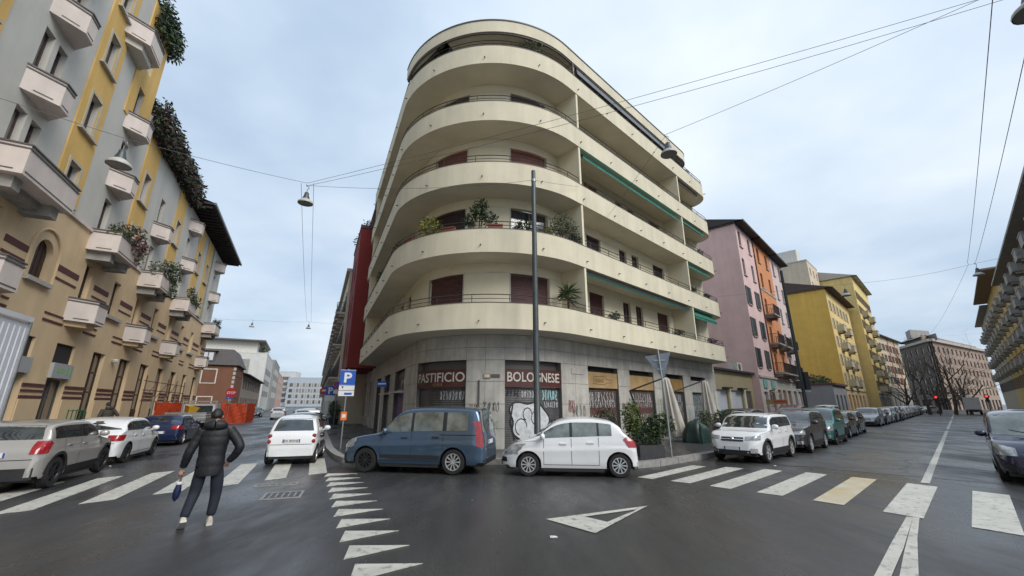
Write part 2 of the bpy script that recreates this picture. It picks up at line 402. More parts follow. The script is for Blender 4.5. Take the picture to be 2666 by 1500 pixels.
# ---------------------------------------------------------------- pavements with kerb stones
PZ = .17
kerbline = [fLs(150, -2.0), fLs(60, -2.0), fLs(30, -2.0), fLs(8, -2.0), fLs(0, -2.0), fLs(-2.6, -1.85), V2(-5.75, 14.85), V2(-5.35, 14.55), V2(-4.7, 14.45), V2(-2, 14.45), V2(1.2, 14.4), V2(2.3, 14.2), V2(3.0, 13.85), V2(3.6, 13.58), V2(4.22, 13.62), V2(4.8, 14.1), fR(2, -3.95), fR(20, -3.95), fR(60, -3.95), fR(115, -3.95)]
def offset_line(pts, d):
    o = []
    for i, p in enumerate(pts):
        t = (pts[min(i + 1, len(pts) - 1)] - pts[max(i - 1, 0)]).normalized(); o.append(p + V2(-t.y, t.x) * d)
    return o
inner = offset_line(kerbline, .28)
pav = MB().prism([tuple(p) for p in inner] + [tuple(fR(115, 40)), tuple(fLs(150, 40))], -.05, PZ).build('pavement', M_pave, recalc=True); struct(pav)
def kerbs(line, inn, par, lo=0, hi=99, z=PZ + .006):
    cum = [0]
    for a, b in zip(line, line[1:]): cum.append(cum[-1] + (b - a).length)
    def at(L, s):
        for i in range(len(cum) - 1):
            if s <= cum[i + 1] or i == len(cum) - 2:
                f = (s - cum[i]) / (cum[i + 1] - cum[i]); return L[i] + (L[i + 1] - L[i]) * f
    s = lo
    while s < min(hi, cum[-1]) - .3:
        e = min(s + 1.0 * random.uniform(.9, 1.1), cum[-1]); g = .012
        a, b, c, d = at(line, s + g), at(line, e - g), at(inn, e - g), at(inn, s + g)
        o = MB(); o.prism([tuple(p) for p in (a, b, c, d)], -.05, z + random.uniform(-.005, .005)); o.build('kerb_stone', M_kerb, par, recalc=True); s = e
kerbs(kerbline, inner, pav, 118, 205)
far = MB().prism([tuple(p) for p in [fLs(150, -2.0), fLs(31.5, -2.0), fLs(31.5, -1.72), fLs(150, -1.72)]], -.05, PZ + .004).prism([tuple(p) for p in [fR(57, -3.95), fR(115, -3.95), fR(115, -3.67), fR(57, -3.67)]], -.05, PZ + .004)
far.build('kerb', M_kerb, pav, recalc=True)
pl = MB().prism([tuple(fB(-25, 2.45)), tuple(fB(-25, -30)), tuple(fB(220, -30)), tuple(fB(220, 2.45))], -.05, PZ).build('pavement', M_pave, recalc=True); struct(pl)
kerbs([fB(4, 2.75), fB(70, 2.75)], [fB(4, 2.46), fB(70, 2.46)], pl, 0, 60)
pr = MB().prism([tuple(fR(-12, -13.7)), tuple(fR(-12, -45)), tuple(fR(170, -45)), tuple(fR(170, -13.7))], -.05, PZ).build('pavement', M_pave, recalc=True); struct(pr)
kerbs([fR(-4, -13.4), fR(60, -13.4)], [fR(-4, -13.69), fR(60, -13.69)], pr, 0, 60)
# ---------------------------------------------------------------- corner building
M_cream = mat('cream_render', (.69, .635, .485), .85, noise=(.7, .10), bump=(35, .12), streak=(2.1, .10))
M_creamw = mat('pale_cream_wall', (.72, .665, .50), .85, noise=(.9, .07), bump=(35, .1), streak=(1.1, .05))
M_soff = mat('soffit_render', (.66, .615, .49), .9, noise=(.6, .12))
M_stone = mat('travertine_slab', (.52, .50, .455), .65, noise=(1.6, .22), bump=(18, .2), streak=(2.2, .22))
M_joint = mat('stone_joint', (.14, .13, .12), .9)
M_rail = mat('dark_rail', (.055, .05, .052), .45, .4)
M_trim = mat('dark_trim', (.10, .09, .085), .5)
M_dark = mat('dark_recess', (.018, .017, .018), .6)
M_glass = mat('window_glass', (.035, .042, .05), .06, 0, spec=.8, coat=.4)
GLASSES[:] = [M_glass, M_glass, M_glass, mat('curtained_glass', (.22, .21, .19), .12, 0, spec=.8, coat=.4, streak=(14, .35)), mat('mottled_glass', (.10, .095, .085), .08, 0, spec=.8, coat=.4, noise=(1.5, .6))]  # pane tones vary at random: dark, curtained, mottled
M_sh = [mat('maroon_shutter', (.085, .032, .03), .6, noise=(4, .25)), mat('black_shutter', (.045, .026, .03), .6, noise=(4, .25)),
        mat('red_shutter', (.20, .075, .062), .6, noise=(4, .2)), mat('grey_shutter', (.095, .075, .075), .6, noise=(4, .2)), mat('grey_shutter_b', (.12, .10, .095), .6, noise=(4, .2))]
M_wfr = mat('pale_window_frame', (.42, .41, .38), .6)
M_steel = mat('grimy_steel_shutter', (.15, .145, .145), .5, .35, noise=(1.6, .35), streak=(3, .3))
M_steelb = mat('brown_steel_shutter', (.125, .088, .075), .55, .2, noise=(2, .35))
M_blue = mat('blue_shutter', (.03, .10, .30), .55, noise=(1.5, .5), col2=(.20, .04, .10))
M_maroon = mat('maroon_signboard', (.105, .028, .022), .5, noise=(3, .3), streak=(2, .25))
M_letter = mat('white_letters', (.62, .60, .55), .6, noise=(4, .25))
M_tan = mat('tan_signboard', (.40, .27, .125), .6, noise=(1.2, .3))
M_must = mat('mustard_signboard', (.30, .19, .065), .6, noise=(1.2, .3))
M_green = mat('green_awning', (.012, .20, .135), .7, noise=(2, .2), streak=(3, .2))
M_greend = mat('dark_green_awning', (.012, .075, .06), .7, noise=(2, .2))
M_blind = mat('grey_blind', (.15, .165, .18), .6, noise=(2, .15))
M_roofm = mat('grey_roof', (.16, .16, .165), .7, noise=(2, .2))
BZ = 4.75; ST = 3.2; SL, SR = -14.2, 28.45; WY = 1.4
bld = thing('corner_apartment_building', 'cream apartment building with rounded corner and curved balcony bands above closed shops', 'building', (CC.x, CC.y, 0))
def FM(s, y, z): p = path(s, y); return (p.x - CC.x, p.y - CC.y, z)
def srange(a, b, st=.45):
    n = max(1, int(math.ceil((b - a) / st))); return [a + (b - a) * i / n for i in range(n + 1)]
shops = [(.9, 4.95), (7.14, 10.9), (12.9, 15.5), (16.65, 19.3), (20.8, 23.2), (24.35, 26.75), (-5.0, -2.0), (-9.0, -6.75), (-12.9, -10.7)]
OT = 3.68
g = MB(); wall(g, -14.4, 28.5, .1, BZ + .02, [(a, b, .1, OT) for a, b in shops], .32, .45, 0, y=WY + .03)
g.build('ground_floor_wall', [M_joint], bld, fn=FM)
# stone slabs of the ground floor, one by one
def slab(s0, s1, z0, z1):
    m = MB(); e = .008; d = random.uniform(-.004, .004); n = 2 if (s1 > 0 and s0 < ARC) else 1
    ss = [s0 + e + (s1 - s0 - 2 * e) * i / n for i in range(n + 1)]; y = WY + d; yb = WY + .045; a, b = z0 + e, z1 - e
    m.grid([[(s, y, a) for s in ss], [(s, y, b) for s in ss]])
    m.grid([[(s, y, b) for s in ss], [(s, yb, b) for s in ss]]); m.grid([[(s, yb, a) for s in ss], [(s, y, a) for s in ss]])
    for s, f in ((ss[0], 1), (ss[-1], 0)): m.add([(s, y, a), (s, y, b), (s, yb, b), (s, yb, a)], [(0, 1, 2, 3) if f else (3, 2, 1, 0)])
    m.build('stone_slab', M_stone, bld, fn=FM)
edges = sorted([-14.4, 28.5] + [v for ab in shops for v in ab])
for a, b in zip(edges, edges[1:]):
    pier = (a, b) not in shops
    w = b - a; n = max(1, round(w / 1.15))
    for i in range(n):
        s0, s1 = a + w * i / n, a + w * (i + 1) / n
        if pier:
            for z0, z1 in ((.17, .95), (.95, 1.9), (1.9, 2.8), (2.8, OT)): slab(s0, s1, z0, z1)
        slab(s0, s1, OT, 4.2); slab(s0, s1, 4.2, BZ - .005)
# upper storeys: one continuous wall with openings
ups = [(1.9, 4.58), (7.46, 10.15), (13.35, 14.65), (16.55, 17.35), (17.95, 18.75), (20.55, 22.05), (24.7, 26.1), (-2.6, -1.7), (-4.7, -3.8), (-7.6, -6.2), (-10.0, -8.6), (-13.2, -12.3)]
holes = []
for k in range(5):
    b = BZ + ST * k
    for a, c in ups: holes.append((a, c, b + .25, b + 2.76))
g = MB(); wall(g, -14.4, 28.5, BZ + .02, 19.7, holes, .22, .45, 0, y=WY)
g.build('upper_wall', M_creamw, bld, fn=FM)
e = MB()
for s, sg in ((28.5, 1), (-14.4, -1)):
    a = path(s, WY) - CC; b = path(s, 14) - CC; n = (DR if sg > 0 else DL) * .25
    e.prism([tuple(a - n), tuple(b - n), tuple(b), tuple(a)], .1, 19.7)
e.build('end_wall', M_creamw, bld, recalc=True)
for k in range(5):
    b = BZ + ST * k
    prev = -14.3
    for (a, c) in sorted(ups) + [(28.4, 28.4)]:
        if a - prev > .1:
            st = MB(); ss = srange(prev, a); st.grid([[(s, WY - .02, b + 2.74) for s in ss], [(s, WY - .02, b + 2.79) for s in ss], [(s, WY, b + 2.79) for s in ss]])
            st.build('lintel_band', M_cream, bld, fn=FM)
        prev = c
    for j, (a, c) in enumerate(ups):
        big = j in (0, 1)
        closed = not ((k == 1 and j == 1) or (k == 4 and j > 1) or (k == 3 and j in (2,)) or j in (3, 4))
        m = MB()
        zt = b + 2.76; zb = b + .25
        if closed:
            cut = zb + (.9 if (k == 1 and j == 0) else 0)
            corr(m, a, c, cut, zt - .12, WY + .13, .075, .012, .45)
            ss = srange(a, c); m.grid([[(s, WY + .08, zt - .12) for s in ss], [(s, WY + .08, zt) for s in ss]]); m.grid([[(s, WY + .14, zt - .12) for s in ss], [(s, WY + .08, zt - .12) for s in ss]])
            sh = m.build('roller_shutter', M_sh[k], bld, fn=FM)
            if cut > zb: window(sh, a, c, zb, cut, WY + .15, M_wfr, M_glass, 3, 1, .06, FM)
        else: window(bld, a, c, zb, zt, WY + .14, M_sh[0] if j in (3, 4) else M_trim, M_glass, 2, 1, .07, FM)
    for a, c in ups[:2]:
        for s in (a - .07, c): f = MB(); f.box(s, s + .07, WY - .015, WY + .05, b + .25, b + 2.76); f.build('door_jamb', M_wfr, bld, fn=FM)
# balcony bands
def stations(rl, rr):
    L = []
    for i in range(0, 7): t = R(90 * (1 - i / 6)); L.append((rl, t, -1))
    L += [(s, None, 0) for s in srange(rl + 1.4, 0, 2.4)[1:]] + [(s, None, 0) for s in srange(0, ARC, .24)[1:]] + [(s, None, 0) for s in srange(ARC, rr - 1.4, 2.4)[1:-1]]
    for i in range(0, 7): t = R(90 * i / 6); L.append((rr, t, 1))
    return L
def spt(st, r):         # plan point on the band outline, r = distance in from its face
    s, t, sg = st
    if sg == 0: return (s, r)
    c = s - sg * 1.4; return (c + sg * (1.4 - r) * math.sin(t), 1.4 - (1.4 - r) * math.cos(t))
def band(name, rl, rr, z0, h, m, th=.12, slab_t=.22):
    S = stations(rl, rr); o = MB()
    P = lambda r, z: [(*spt(q, r), z) for q in S]
    Wl = [(max(rl + .02, min(rr - .02, spt(q, 0)[0])), WY + .03) for q in S]
    o.grid([P(0, z0), P(0, z0 + h)]); o.grid([P(0, z0 + h), P(th, z0 + h)]); o.grid([P(th, z0 + h), P(th, z0 + slab_t)])
    o.grid([P(th, z0 + slab_t), [(*w, z0 + slab_t) for w in Wl]])
    p = o.build(name, m, bld, fn=FM, smooth=40)
    so = MB(); so.grid([[(*w, z0) for w in Wl], P(0, z0)]); so.build('soffit', M_soff, p, fn=FM)
    return p, S
bands = []
for k in range(5):
    z0 = BZ + ST * k
    p, S = band('balcony_band', SL, SR, z0, 1.05, M_cream); bands.append(p)
    cp = MB(); P = lambda r, z: [(*spt(q, r), z) for q in S]
    cp.grid([P(-.012, z0 + 1.045), P(-.012, z0 + 1.075)]); cp.grid([P(-.012, z0 + 1.075), P(.13, z0 + 1.075)]); cp.grid([P(-.012, z0 + 1.045), P(0, z0 + 1.045)], flip=True)
    cp.build('coping', M_trim, p, fn=FM)
    r = MB()
    for dz, rad in ((.17, .014), (.34, .02)):
        r.tube([FM(*spt(q, .06), z0 + 1.06 + dz) for q in S], rad, 5)
    for s in srange(SL + 1.2, SR - 1.2, 1.55): r.tube([FM(s, .06, z0 + 1.06), FM(s, .06, z0 + 1.40)], .016, 5)
    r.build('railing', M_rail, p)
    for s in srange(-13, 27.5, 2.75):
        sp = MB(); sp.tube([FM(s, .05, z0 + .33), FM(s, -.10, z0 + .30)], .028, 6); sp.build('drain_spout', M_trim, p)
# fins between the balconies
for k in range(4):
    for s in (11.2, 22.75, -11.2):
        f = MB(); z0 = BZ + ST * k + .22; z1 = BZ + ST * (k + 1)
        f.box(s - .07, s + .07, .03, WY + .01, z0, z1 + .003)
        f.build('balcony_fin', M_creamw, bld, fn=FM)
f = MB(); f.box(11.05, 11.2, .1, WY + .01, BZ + ST * 4 + .22, 19.46); f.build('balcony_fin', M_creamw, bld, fn=FM)
# roof band over the set-back top storey
p, S = band('roof_band', 2.4, 25.6, 19.45, .68, M_cream, .3, .5)
top = MB(); pts = [FM(*spt(q, .02), 0) for q in S]; b0 = path(25.5, 13) - CC; b1 = path(2.4, 13) - CC
top.prism([(q[0], q[1]) for q in pts] + [tuple(b0), tuple(b1)], 20.05, 20.10); top.build('roof_sheet', M_roofm, p, recalc=True)
cp = MB(); P = lambda r, z: [(*spt(q, r), z) for q in S]
cp.grid([P(-.03, 20.12), P(-.03, 20.19)]); cp.grid([P(-.03, 20.19), P(.32, 20.19)]); cp.build('roof_coping', M_trim, p, fn=FM)
cp = MB(); cp.grid([P(.05, 19.37), P(.05, 19.45)]); cp.grid([P(.12, 19.37), P(.05, 19.37)]); cp.build('awning_housing', M_trim, p, fn=FM)
bm_ = MB(); ss = srange(11.4, 22.6, 2)
bm_.grid([[(s, .02, 18.98) for s in ss], [(s, .10, 19.42) for s in ss]]); bm_.grid([[(s, .02, 18.98) for s in ss], [(s, .5, 19.2) for s in ss]], flip=True)
bm_.box(11.4, 22.6, .0, .05, 18.93, 18.99); bm_.build('rolled_blind', M_blind, bld, fn=FM)
bm_ = MB(); bm_.box(10.95, 11.03, .0, .08, 18.6, 19.45); bm_.build('awning_post', M_trim, bld, fn=FM)
for s0, s1 in ((23.2, 25.2),):
    g = MB(); g.box(s0, s1, .5, 1.38, 18.0, 19.3); g.build('terrace_cabinet', M_blind, bld, fn=FM)
# awnings
def awning(s0, s1, zt, drop, outw, m):
    a = MB(); ss = srange(s0, s1, 1.2); y0 = .35
    a.grid([[(s, y0 - outw + random.uniform(-.01, .01), zt - drop + .05) for s in ss], [(s, y0, zt) for s in ss]])
    a.grid([[(s, y0 - outw, zt - drop - .12 + random.uniform(-.015, .015)) for s in ss], [(s, y0 - outw, zt - drop + .05) for s in ss]])
    o = a.build('awning', m, bld, fn=FM)
    b = MB(); b.tube([FM(s, y0 - outw, zt - drop + .05) for s in ss], .03, 6); b.tube([FM(s, y0, zt - .02) for s in ss], .06, 6); b.build('awning_bar', M_trim, o)
awning(11.4, 22.4, 7.9, .16, .22, M_greend)
awning(11.4, 22.2, 14.32, .42, .38, M_green)
for k, (d, w) in enumerate(((.52, .3), (.22, .25), (.18, .25), (.10, .12))):
    awning(23.0, 26.6, BZ + ST * (k + 1) - .04, d, w, M_green if k < 3 else M_trim)
# closed shopfronts
M_gw = mat('white_spray', (.60, .62, .64), .6, noise=(6, .3)); M_gb = mat('black_spray', (.015, .015, .017), .5)
M_gt = mat('pale_blue_spray', (.30, .48, .50), .6); M_gr = mat('dark_red_spray', (.22, .03, .04), .6); M_gg = mat('green_spray', (.20, .36, .16), .6); M_gy = mat('yellow_spray', (.60, .50, .04), .6)
def stroke(mb, pts, w, y):      # flat brush stroke on a wall, pts in (s,z)
    L = [Vector(p) for p in pts]; A = []; B = []
    for i, p in enumerate(L):
        d = L[min(i + 1, len(L) - 1)] - L[max(i - 1, 0)]; d = d.normalized() if d.length > 1e-6 else Vector((1, 0)); n = Vector((-d.y, d.x)) * w / 2
        A.append((p.x + n.x, y, p.y + n.y)); B.append((p.x - n.x, y, p.y - n.y))
    mb.grid([A, B], flip=True)
def scribble(par, s0, s1, z0, z1, y, m, n=7, w=.025, seed=1):
    rd = random.Random(seed); o = MB(); cw = (s1 - s0) / n
    for i in range(n):
        x = s0 + cw * i; pts = []
        kx = rd.choice((1, 2, 3)); ph = rd.uniform(0, 6); ky = rd.choice((1, 2))
        for t in range(13):
            a = t / 12 * 6.28; pts.append((x + cw * (.5 + .42 * math.sin(kx * a + ph) * (.6 + .4 * math.cos(a))), z0 + (z1 - z0) * (.5 + .46 * math.sin(ky * a + ph * 2))))
        stroke(o, pts, w, y + rd.uniform(-.001, .001))
    return o.build('graffiti_tag', m, par, fn=FM)
for j, (a, b) in enumerate(shops):
    left = j >= 6
    m = MB(); ss = srange(a, b)
    if not left:
        m.grid([[(s, WY + .30, 3.30) for s in ss], [(s, WY + .30, OT) for s in ss]]); m.build('shutter_box', M_dark if j > 1 else M_trim, bld, fn=FM)
        sg = MB(); y = WY + .06
        z0, z1 = (2.58, 3.32) if j < 2 else (2.66, 3.42)
        sg.grid([[(s, y, z0) for s in ss], [(s, y, z1) for s in ss]]); sg.grid([[(s, y, z1) for s in ss], [(s, y + .1, z1) for s in ss]]); sg.grid([[(s, y + .1, z0) for s in ss], [(s, y, z0) for s in ss]])
        board = sg.build('signboard', (M_maroon, M_maroon, M_tan, M_tan, M_must, M_stone)[j], bld, fn=FM)
        if j < 2:
            t = MB(); text_on(t, ('PASTIFICIO', 'BOLOGNESE')[j], a + .14, b - .1, 2.80, 3.20, WY + .05, .012); t.build('lettering', M_letter, board, fn=FM)
            fr = MB(); ss2 = srange(a, b); fr.grid([[(s, WY + .045, z0) for s in ss2], [(s, WY + .045, z0 + .05) for s in ss2]]); fr.build('board_edge', M_sh[0], board, fn=FM)
            if j == 0:
                t = MB(); scribble(board, a + 1.7, a + 2.5, 2.64, 2.76, WY + .052, M_tan, 6, .016, 3)
        elif j == 2:
            o = MB(); x0 = a + .45; pts = [(x0, 2.86), (x0 + .1, 3.2), (x0 + 1.0, 3.26), (x0 + 1.15, 3.1), (x0 + 1.6, 3.06), (x0 + 1.62, 2.94), (x0 + 1.2, 2.93), (x0 + 1.0, 2.83), (x0, 2.86)]
            stroke(o, pts, .018, WY + .052)
            for i in range(6): stroke(o, [(x0 + .15 + .13 * i, 2.92), (x0 + .2 + .13 * i, 3.16), (x0 + .26 + .13 * i, 2.94)], .018, WY + .052)
            o.build('painted_hand_outline', M_gb, board, fn=FM)
        m = MB(); corr(m, a, b, .2, z0, WY + .2, .085, .02, .45)
        sh = m.build('roller_shutter', (M_steel, M_steel, M_steelb, M_steelb, M_steel, mat('green_grey_shutter', (.09, .12, .125), .55, .2, noise=(2, .3)))[j], bld, fn=FM)
        ys = WY + .17
        if j == 0:
            scribble(sh, a + 2.2, b - .1, 2.05, 2.45, ys, M_gw, 8, .02, 5); scribble(sh, a + .3, a + 1.9, 1.55, 1.85, ys, M_gr, 7, .035, 8); scribble(sh, a + 2.6, b - .05, 1.5, 1.8, ys, M_gr, 7, .035, 9)
            o = MB(); o.add([(a + 1.65 + .35 * math.cos(t * .524), ys - .004, 1.68 + .11 * math.sin(t * .524)) for t in range(12)], [tuple(range(12))]); o.build('graffiti_tag', M_gy, sh, fn=FM)
        elif j == 1:
            # big bubble piece: white fill with black outline, on the ribs
            o = MB(); blob = []
            for t in range(48):
                an = t / 48 * 6.283; rr = 1 + .13 * math.sin(3 * an + .6) + .10 * math.sin(5 * an + 2)
                blob.append((a + 1.55 + 1.22 * rr * math.cos(an), 1.22 + .82 * rr * math.sin(an)))
            cxz = (a + 1.55, 1.22); vs = [(cxz[0], ys - .004, cxz[1])] + [(p[0], ys - .004, p[1]) for p in blob]
            mid = [((p[0] + cxz[0]) / 2, ys - .004, (p[1] + cxz[1]) / 2) for p in blob]
            o.grid([[(p[0], ys - .004, p[1]) for p in blob + blob[:1]], mid + mid[:1], [(cxz[0], ys - .004, cxz[1])] * 49])
            o.build('graffiti_bubble', M_gw, sh, fn=FM)
            o = MB(); stroke(o, blob + blob[:1], .07, ys - .008)
            for cx, cz, rr_ in ((a + 1.0, 1.0, .36), (a + 1.95, 1.35, .30), (a + 1.4, 1.5, .28)):
                stroke(o, [(cx + rr_ * math.cos(t * .55), cz + rr_ * .9 * math.sin(t * .55)) for t in range(9)], .045, ys - .0085)
            for i in range(4): stroke(o, [(a + 1.9 + .1 * i, 1.55), (a + 2.0 + .1 * i, 1.95)], .05, ys - .009)
            stroke(o, [(a + .5, 1.9), (a + .35, 1.2), (a + .6, .5)], .09, ys - .009)
            o.build('graffiti_outline', M_gb, sh, fn=FM)
            scribble(sh, a + .1, a + .9, 2.2, 2.5, ys, M_gb, 4, .04, 11); scribble(sh, a + 1.0, a + 2.2, 2.15, 2.45, ys, M_gw, 7, .02, 12)
            scribble(sh, b - 1.35, b - .1, 2.05, 2.5, ys, M_gt, 6, .05, 13); scribble(sh, b - 1.2, b - .1, 1.75, 2.0, ys, M_gw, 7, .02, 14); scribble(sh, b - .7, b - .05, .7, 1.3, ys, M_gb, 3, .05, 15)
        else:
            scribble(sh, a + .15, b - .2, 2.0, 2.5, ys, M_gw, 9, .02, 20 + j); scribble(sh, a + .1, b - .3, 1.4, 1.8, ys, M_gr if j < 4 else M_gw, 9, .02, 30 + j); scribble(sh, a + .1, b - .7, .6, 1.1, ys, M_gw, 7, .04, 40 + j)
            scribble(sh, a + .3, b - .1, 1.1, 1.4, ys, M_gw, 9, .015, 50 + j); scribble(sh, a + .1, b - .1, .3, .6, ys, M_gw, 10, .02, 70 + j); scribble(sh, a + .2, b - .1, 1.7, 2.1, ys, M_gw, 11, .014, 80 + j)
    else:
        m.grid([[(s, WY + .25, 2.55) for s in ss], [(s, WY + .25, OT) for s in ss]]); up = m.build('transom_board', M_trim, bld, fn=FM)
        if j == 6:
            q = MB(); q.box(a, b, WY + .18, WY + .24, 3.3, 3.5); q.build('signboard', M_maroon, bld, fn=FM)
        window(bld, a + .05, b - .05, 2.62, 3.26, WY + .17, M_trim, M_glass, 2, 1, .06, FM)
        q = MB(); q.box(a - .1, b + .1, WY - .28, WY + .1, 2.46, 2.56)
        if j < 8: q.build('canopy_ledge', M_stone, bld, fn=FM)
        q = MB(); corr(q, a, b, .2, 2.46, WY + .2, .085, .02); q.build('roller_shutter', (M_blue, M_steel, M_steelb)[j - 6], bld, fn=FM)
# plates, pipe and tags on the piers
q = MB(); q.box(5.95, 6.33, WY - .035, WY - .005, 2.92, 3.12); pl_ = q.build('address_plate', M_tan, bld, fn=FM)
q = MB(); q.box(6.0, 6.3, WY - .045, WY - .036, 2.96, 3.08); q.build('plate_face', M_letter, pl_, fn=FM)
q = MB(); q.box(6.36, 6.85, WY - .03, WY - .005, 2.96, 3.09); q.build('street_number_plate', M_trim, bld, fn=FM)
q = MB(); q.tube([FM(5.72, WY - .05, 1.3), FM(5.72, WY - .05, 2.85)], .035, 6); q.build('wall_pipe', M_trim, bld)
q = MB(); q.box(11.6, 12.5, WY - .03, WY - .005, 3.25, 3.5); q.build('street_name_plate', M_stone, bld, fn=FM)
for s0, s1, z0, z1, mm, sd in ((5.2, 5.65, 1.6, 1.9, M_gr, 61), (5.9, 6.9, 1.6, 2.0, M_gb, 62), (6.1, 6.8, .95, 1.25, M_gg, 63), (11.3, 11.8, 1.5, 2.1, M_gr, 64), (11.5, 12.6, 1.2, 1.9, M_gb, 65), (11.6, 12.1, 1.0, 1.35, M_gg, 66), (15.7, 16.4, 1.3, 2.0, M_gb, 67), (19.5, 20.6, 1.1, 2.3, M_gg, 68), (23.4, 24.2, .9, 1.7, M_gt, 69), (26.9, 27.6, 1.0, 2.0, M_gb, 70)):
    scribble(bld, s0, s1, z0, z1, WY - .012, mm, 4, .018, sd)
# ---------------------------------------------------------------- beige, grey and yellow block on the left
M_beige = mat('beige_render', (.70, .525, .325), .85, noise=(.8, .10), bump=(30, .12), streak=(1.2, .08))
M_greyr = mat('grey_render', (.56, .545, .50), .85, noise=(.8, .08), streak=(1.2, .07))
M_yell = mat('yellow_render', (.70, .45, .14), .85, noise=(.8, .10), streak=(1.2, .10))
M_pinkw = mat('pale_balcony_render', (.66, .585, .54), .85, noise=(1.2, .10), streak=(2, .10))
M_sill = mat('stone_sill', (.45, .42, .38), .8, noise=(5, .15))
M_band = mat('maroon_band', (.11, .035, .035), .75, noise=(4, .2))
M_wood = mat('dark_wood', (.055, .028, .022), .5, noise=(6, .4), streak=(9, .3))
M_woodm = mat('shutter_wood', (.085, .055, .05), .6, noise=(5, .3))
M_eave = mat('dark_eave_boards', (.035, .030, .033), .7, noise=(3, .3))
M_tile = mat('roof_tile', (.16, .09, .07), .8, noise=(3, .3))
M_sgn = mat('pale_grey_sign', (.36, .37, .38), .5)
M_conc = mat('grey_concrete', (.34, .33, .31), .85, noise=(3, .25), streak=(2, .2))
o_ = fB(0, 0)
lb = thing('left_apartment_building', 'beige apartment block with grey and yellow upper storeys and many small angular balconies', 'building', (o_.x, o_.y, 0), ANG_B)
balc = [11.7, 18.8, 25.95, 33.0, 40.35, 52.1]; sing = [15.2, 22.1, 29.35, 36.6, 44.1, 47.8]
H1 = 9.75
gf = [(19.0, 20.6), (22.3, 23.3), (25.0, 26.7), (28.7, 30.2), (32.35, 34.1), (36.0, 37.7), (39.9, 41.45), (43.6, 45.25), (47.6, 48.95), (51.6, 53.1)]
holes = [(a, b, .1, 4.5) for a, b in gf]
f1 = []
for c in sing:
    if c < 23: f1.append((c - .62, c + .58, 6.6, 8.25, 'arch'))
    else: f1.append((c - .42, c + .48, 6.5, 8.38, 'w'))
for c in balc: f1.append((c - .42, c + .38, 6.3, 8.35, 'arch' if c == 11.7 else 'd'))
holes += [h[:4] for h in f1]
m = MB(); wall(m, -8, 54.6, .1, H1, holes, .28); m.build('lower_wall', M_beige, lb)
# upper storeys: near part carries one more storey than the far part
rows = [(10.0, 11.75), (13.25, 15.08), (16.65, 18.42), (19.85, 21.6)]
up = []
for c in sing:
    for k, (a, b) in enumerate(rows):
        if k < 2 or (c < 27 ): up.append((c - .45, c + .45, a, b, 's'))
for c in balc:
    for k, (a, b) in enumerate(rows):
        if k < 2 or c < 27:
            if c < 20: up.append((c - .82, c - .18, a - (.2 if k < 3 else 0), b, 'b')); up.append((c + .1, c + .72, a - (.2 if k < 3 else 0), b, 'b'))
            else: up.append((c - .55, c + .25, a - .2, b, 'b'))
m = MB(); wall(m, -8, 27.5, H1, 23.6, [h[:4] for h in up if h[1] < 27.5], .28); wall(m, 27.5, 54.6, H1, 17.5, [h[:4] for h in up if h[0] > 27.5 and h[3] < 17.5], .28)
m.build('upper_wall', M_greyr, lb)
m = MB(); m.box(-8, 27.5, .3, 12, .1, 23.6).box(27.5, 54.6, .31, 12, .1, 17.5); m.box(54.35, 54.6, 0.005, .3, .1, 17.5).box(27.3, 27.495, .005, .3, 17.5, 23.6); m.build('core_wall', M_yell, lb)
# yellow panels (proud of the grey) around the single windows, storey by storey
def panel(x0, x1, z0, z1, hs, mt, name='wall_panel', y=-.05):
    q = MB(); wall(q, x0, x1, z0, z1, [h for h in hs if h[0] > x0 and h[1] < x1 and h[2] >= z0 and h[3] <= z1], .05, y=y)
    q.add([(x0, y, z0), (x0, y, z1), (x0, 0, z1), (x0, 0, z0)], [(0, 3, 2, 1)]); q.add([(x1, y, z0), (x1, y, z1), (x1, 0, z1), (x1, 0, z0)], [(0, 1, 2, 3)])
    q.add([(x0, y, z0), (x1, y, z0), (x1, 0, z0), (x0, 0, z0)], [(0, 3, 2, 1)])
    q.build(name, mt, lb)
hs = [h[:4] for h in up]
for c in sing:
    top_ = 23.5 if c < 27 else 17.4
    panel(c - 1.0, c + 1.05, 9.9, top_, hs, M_yell)
panel(24.55, 27.45, 16.3, 23.5, hs, M_yell)
def frame_of(h, mt, w=.13, y=-.085):
    q = MB(); a, b, c, d = h
    q.box(a - w, a, y, -.04, c, d + w).box(b, b + w, y, -.04, c, d + w).box(a, b, y, -.04, d, d + w); q.build('window_surround', mt, lb)
M_crm = mat('cream_surround', (.50, .45, .34), .8, noise=(3, .1))
for h in up:
    if h[4] == 's': frame_of(h[:4], M_crm)
    s_ = MB(); 
    if h[4] == 's':
        s_.box(h[0] - .3, h[1] + .3, -.2, 0.02, h[2] - .09, h[2] + .005); s_.build('window_sill', M_sill, lb)
    window(lb, h[0], h[1], h[2], h[3], .2, M_woodm, M_glass, 2, 1, .07)
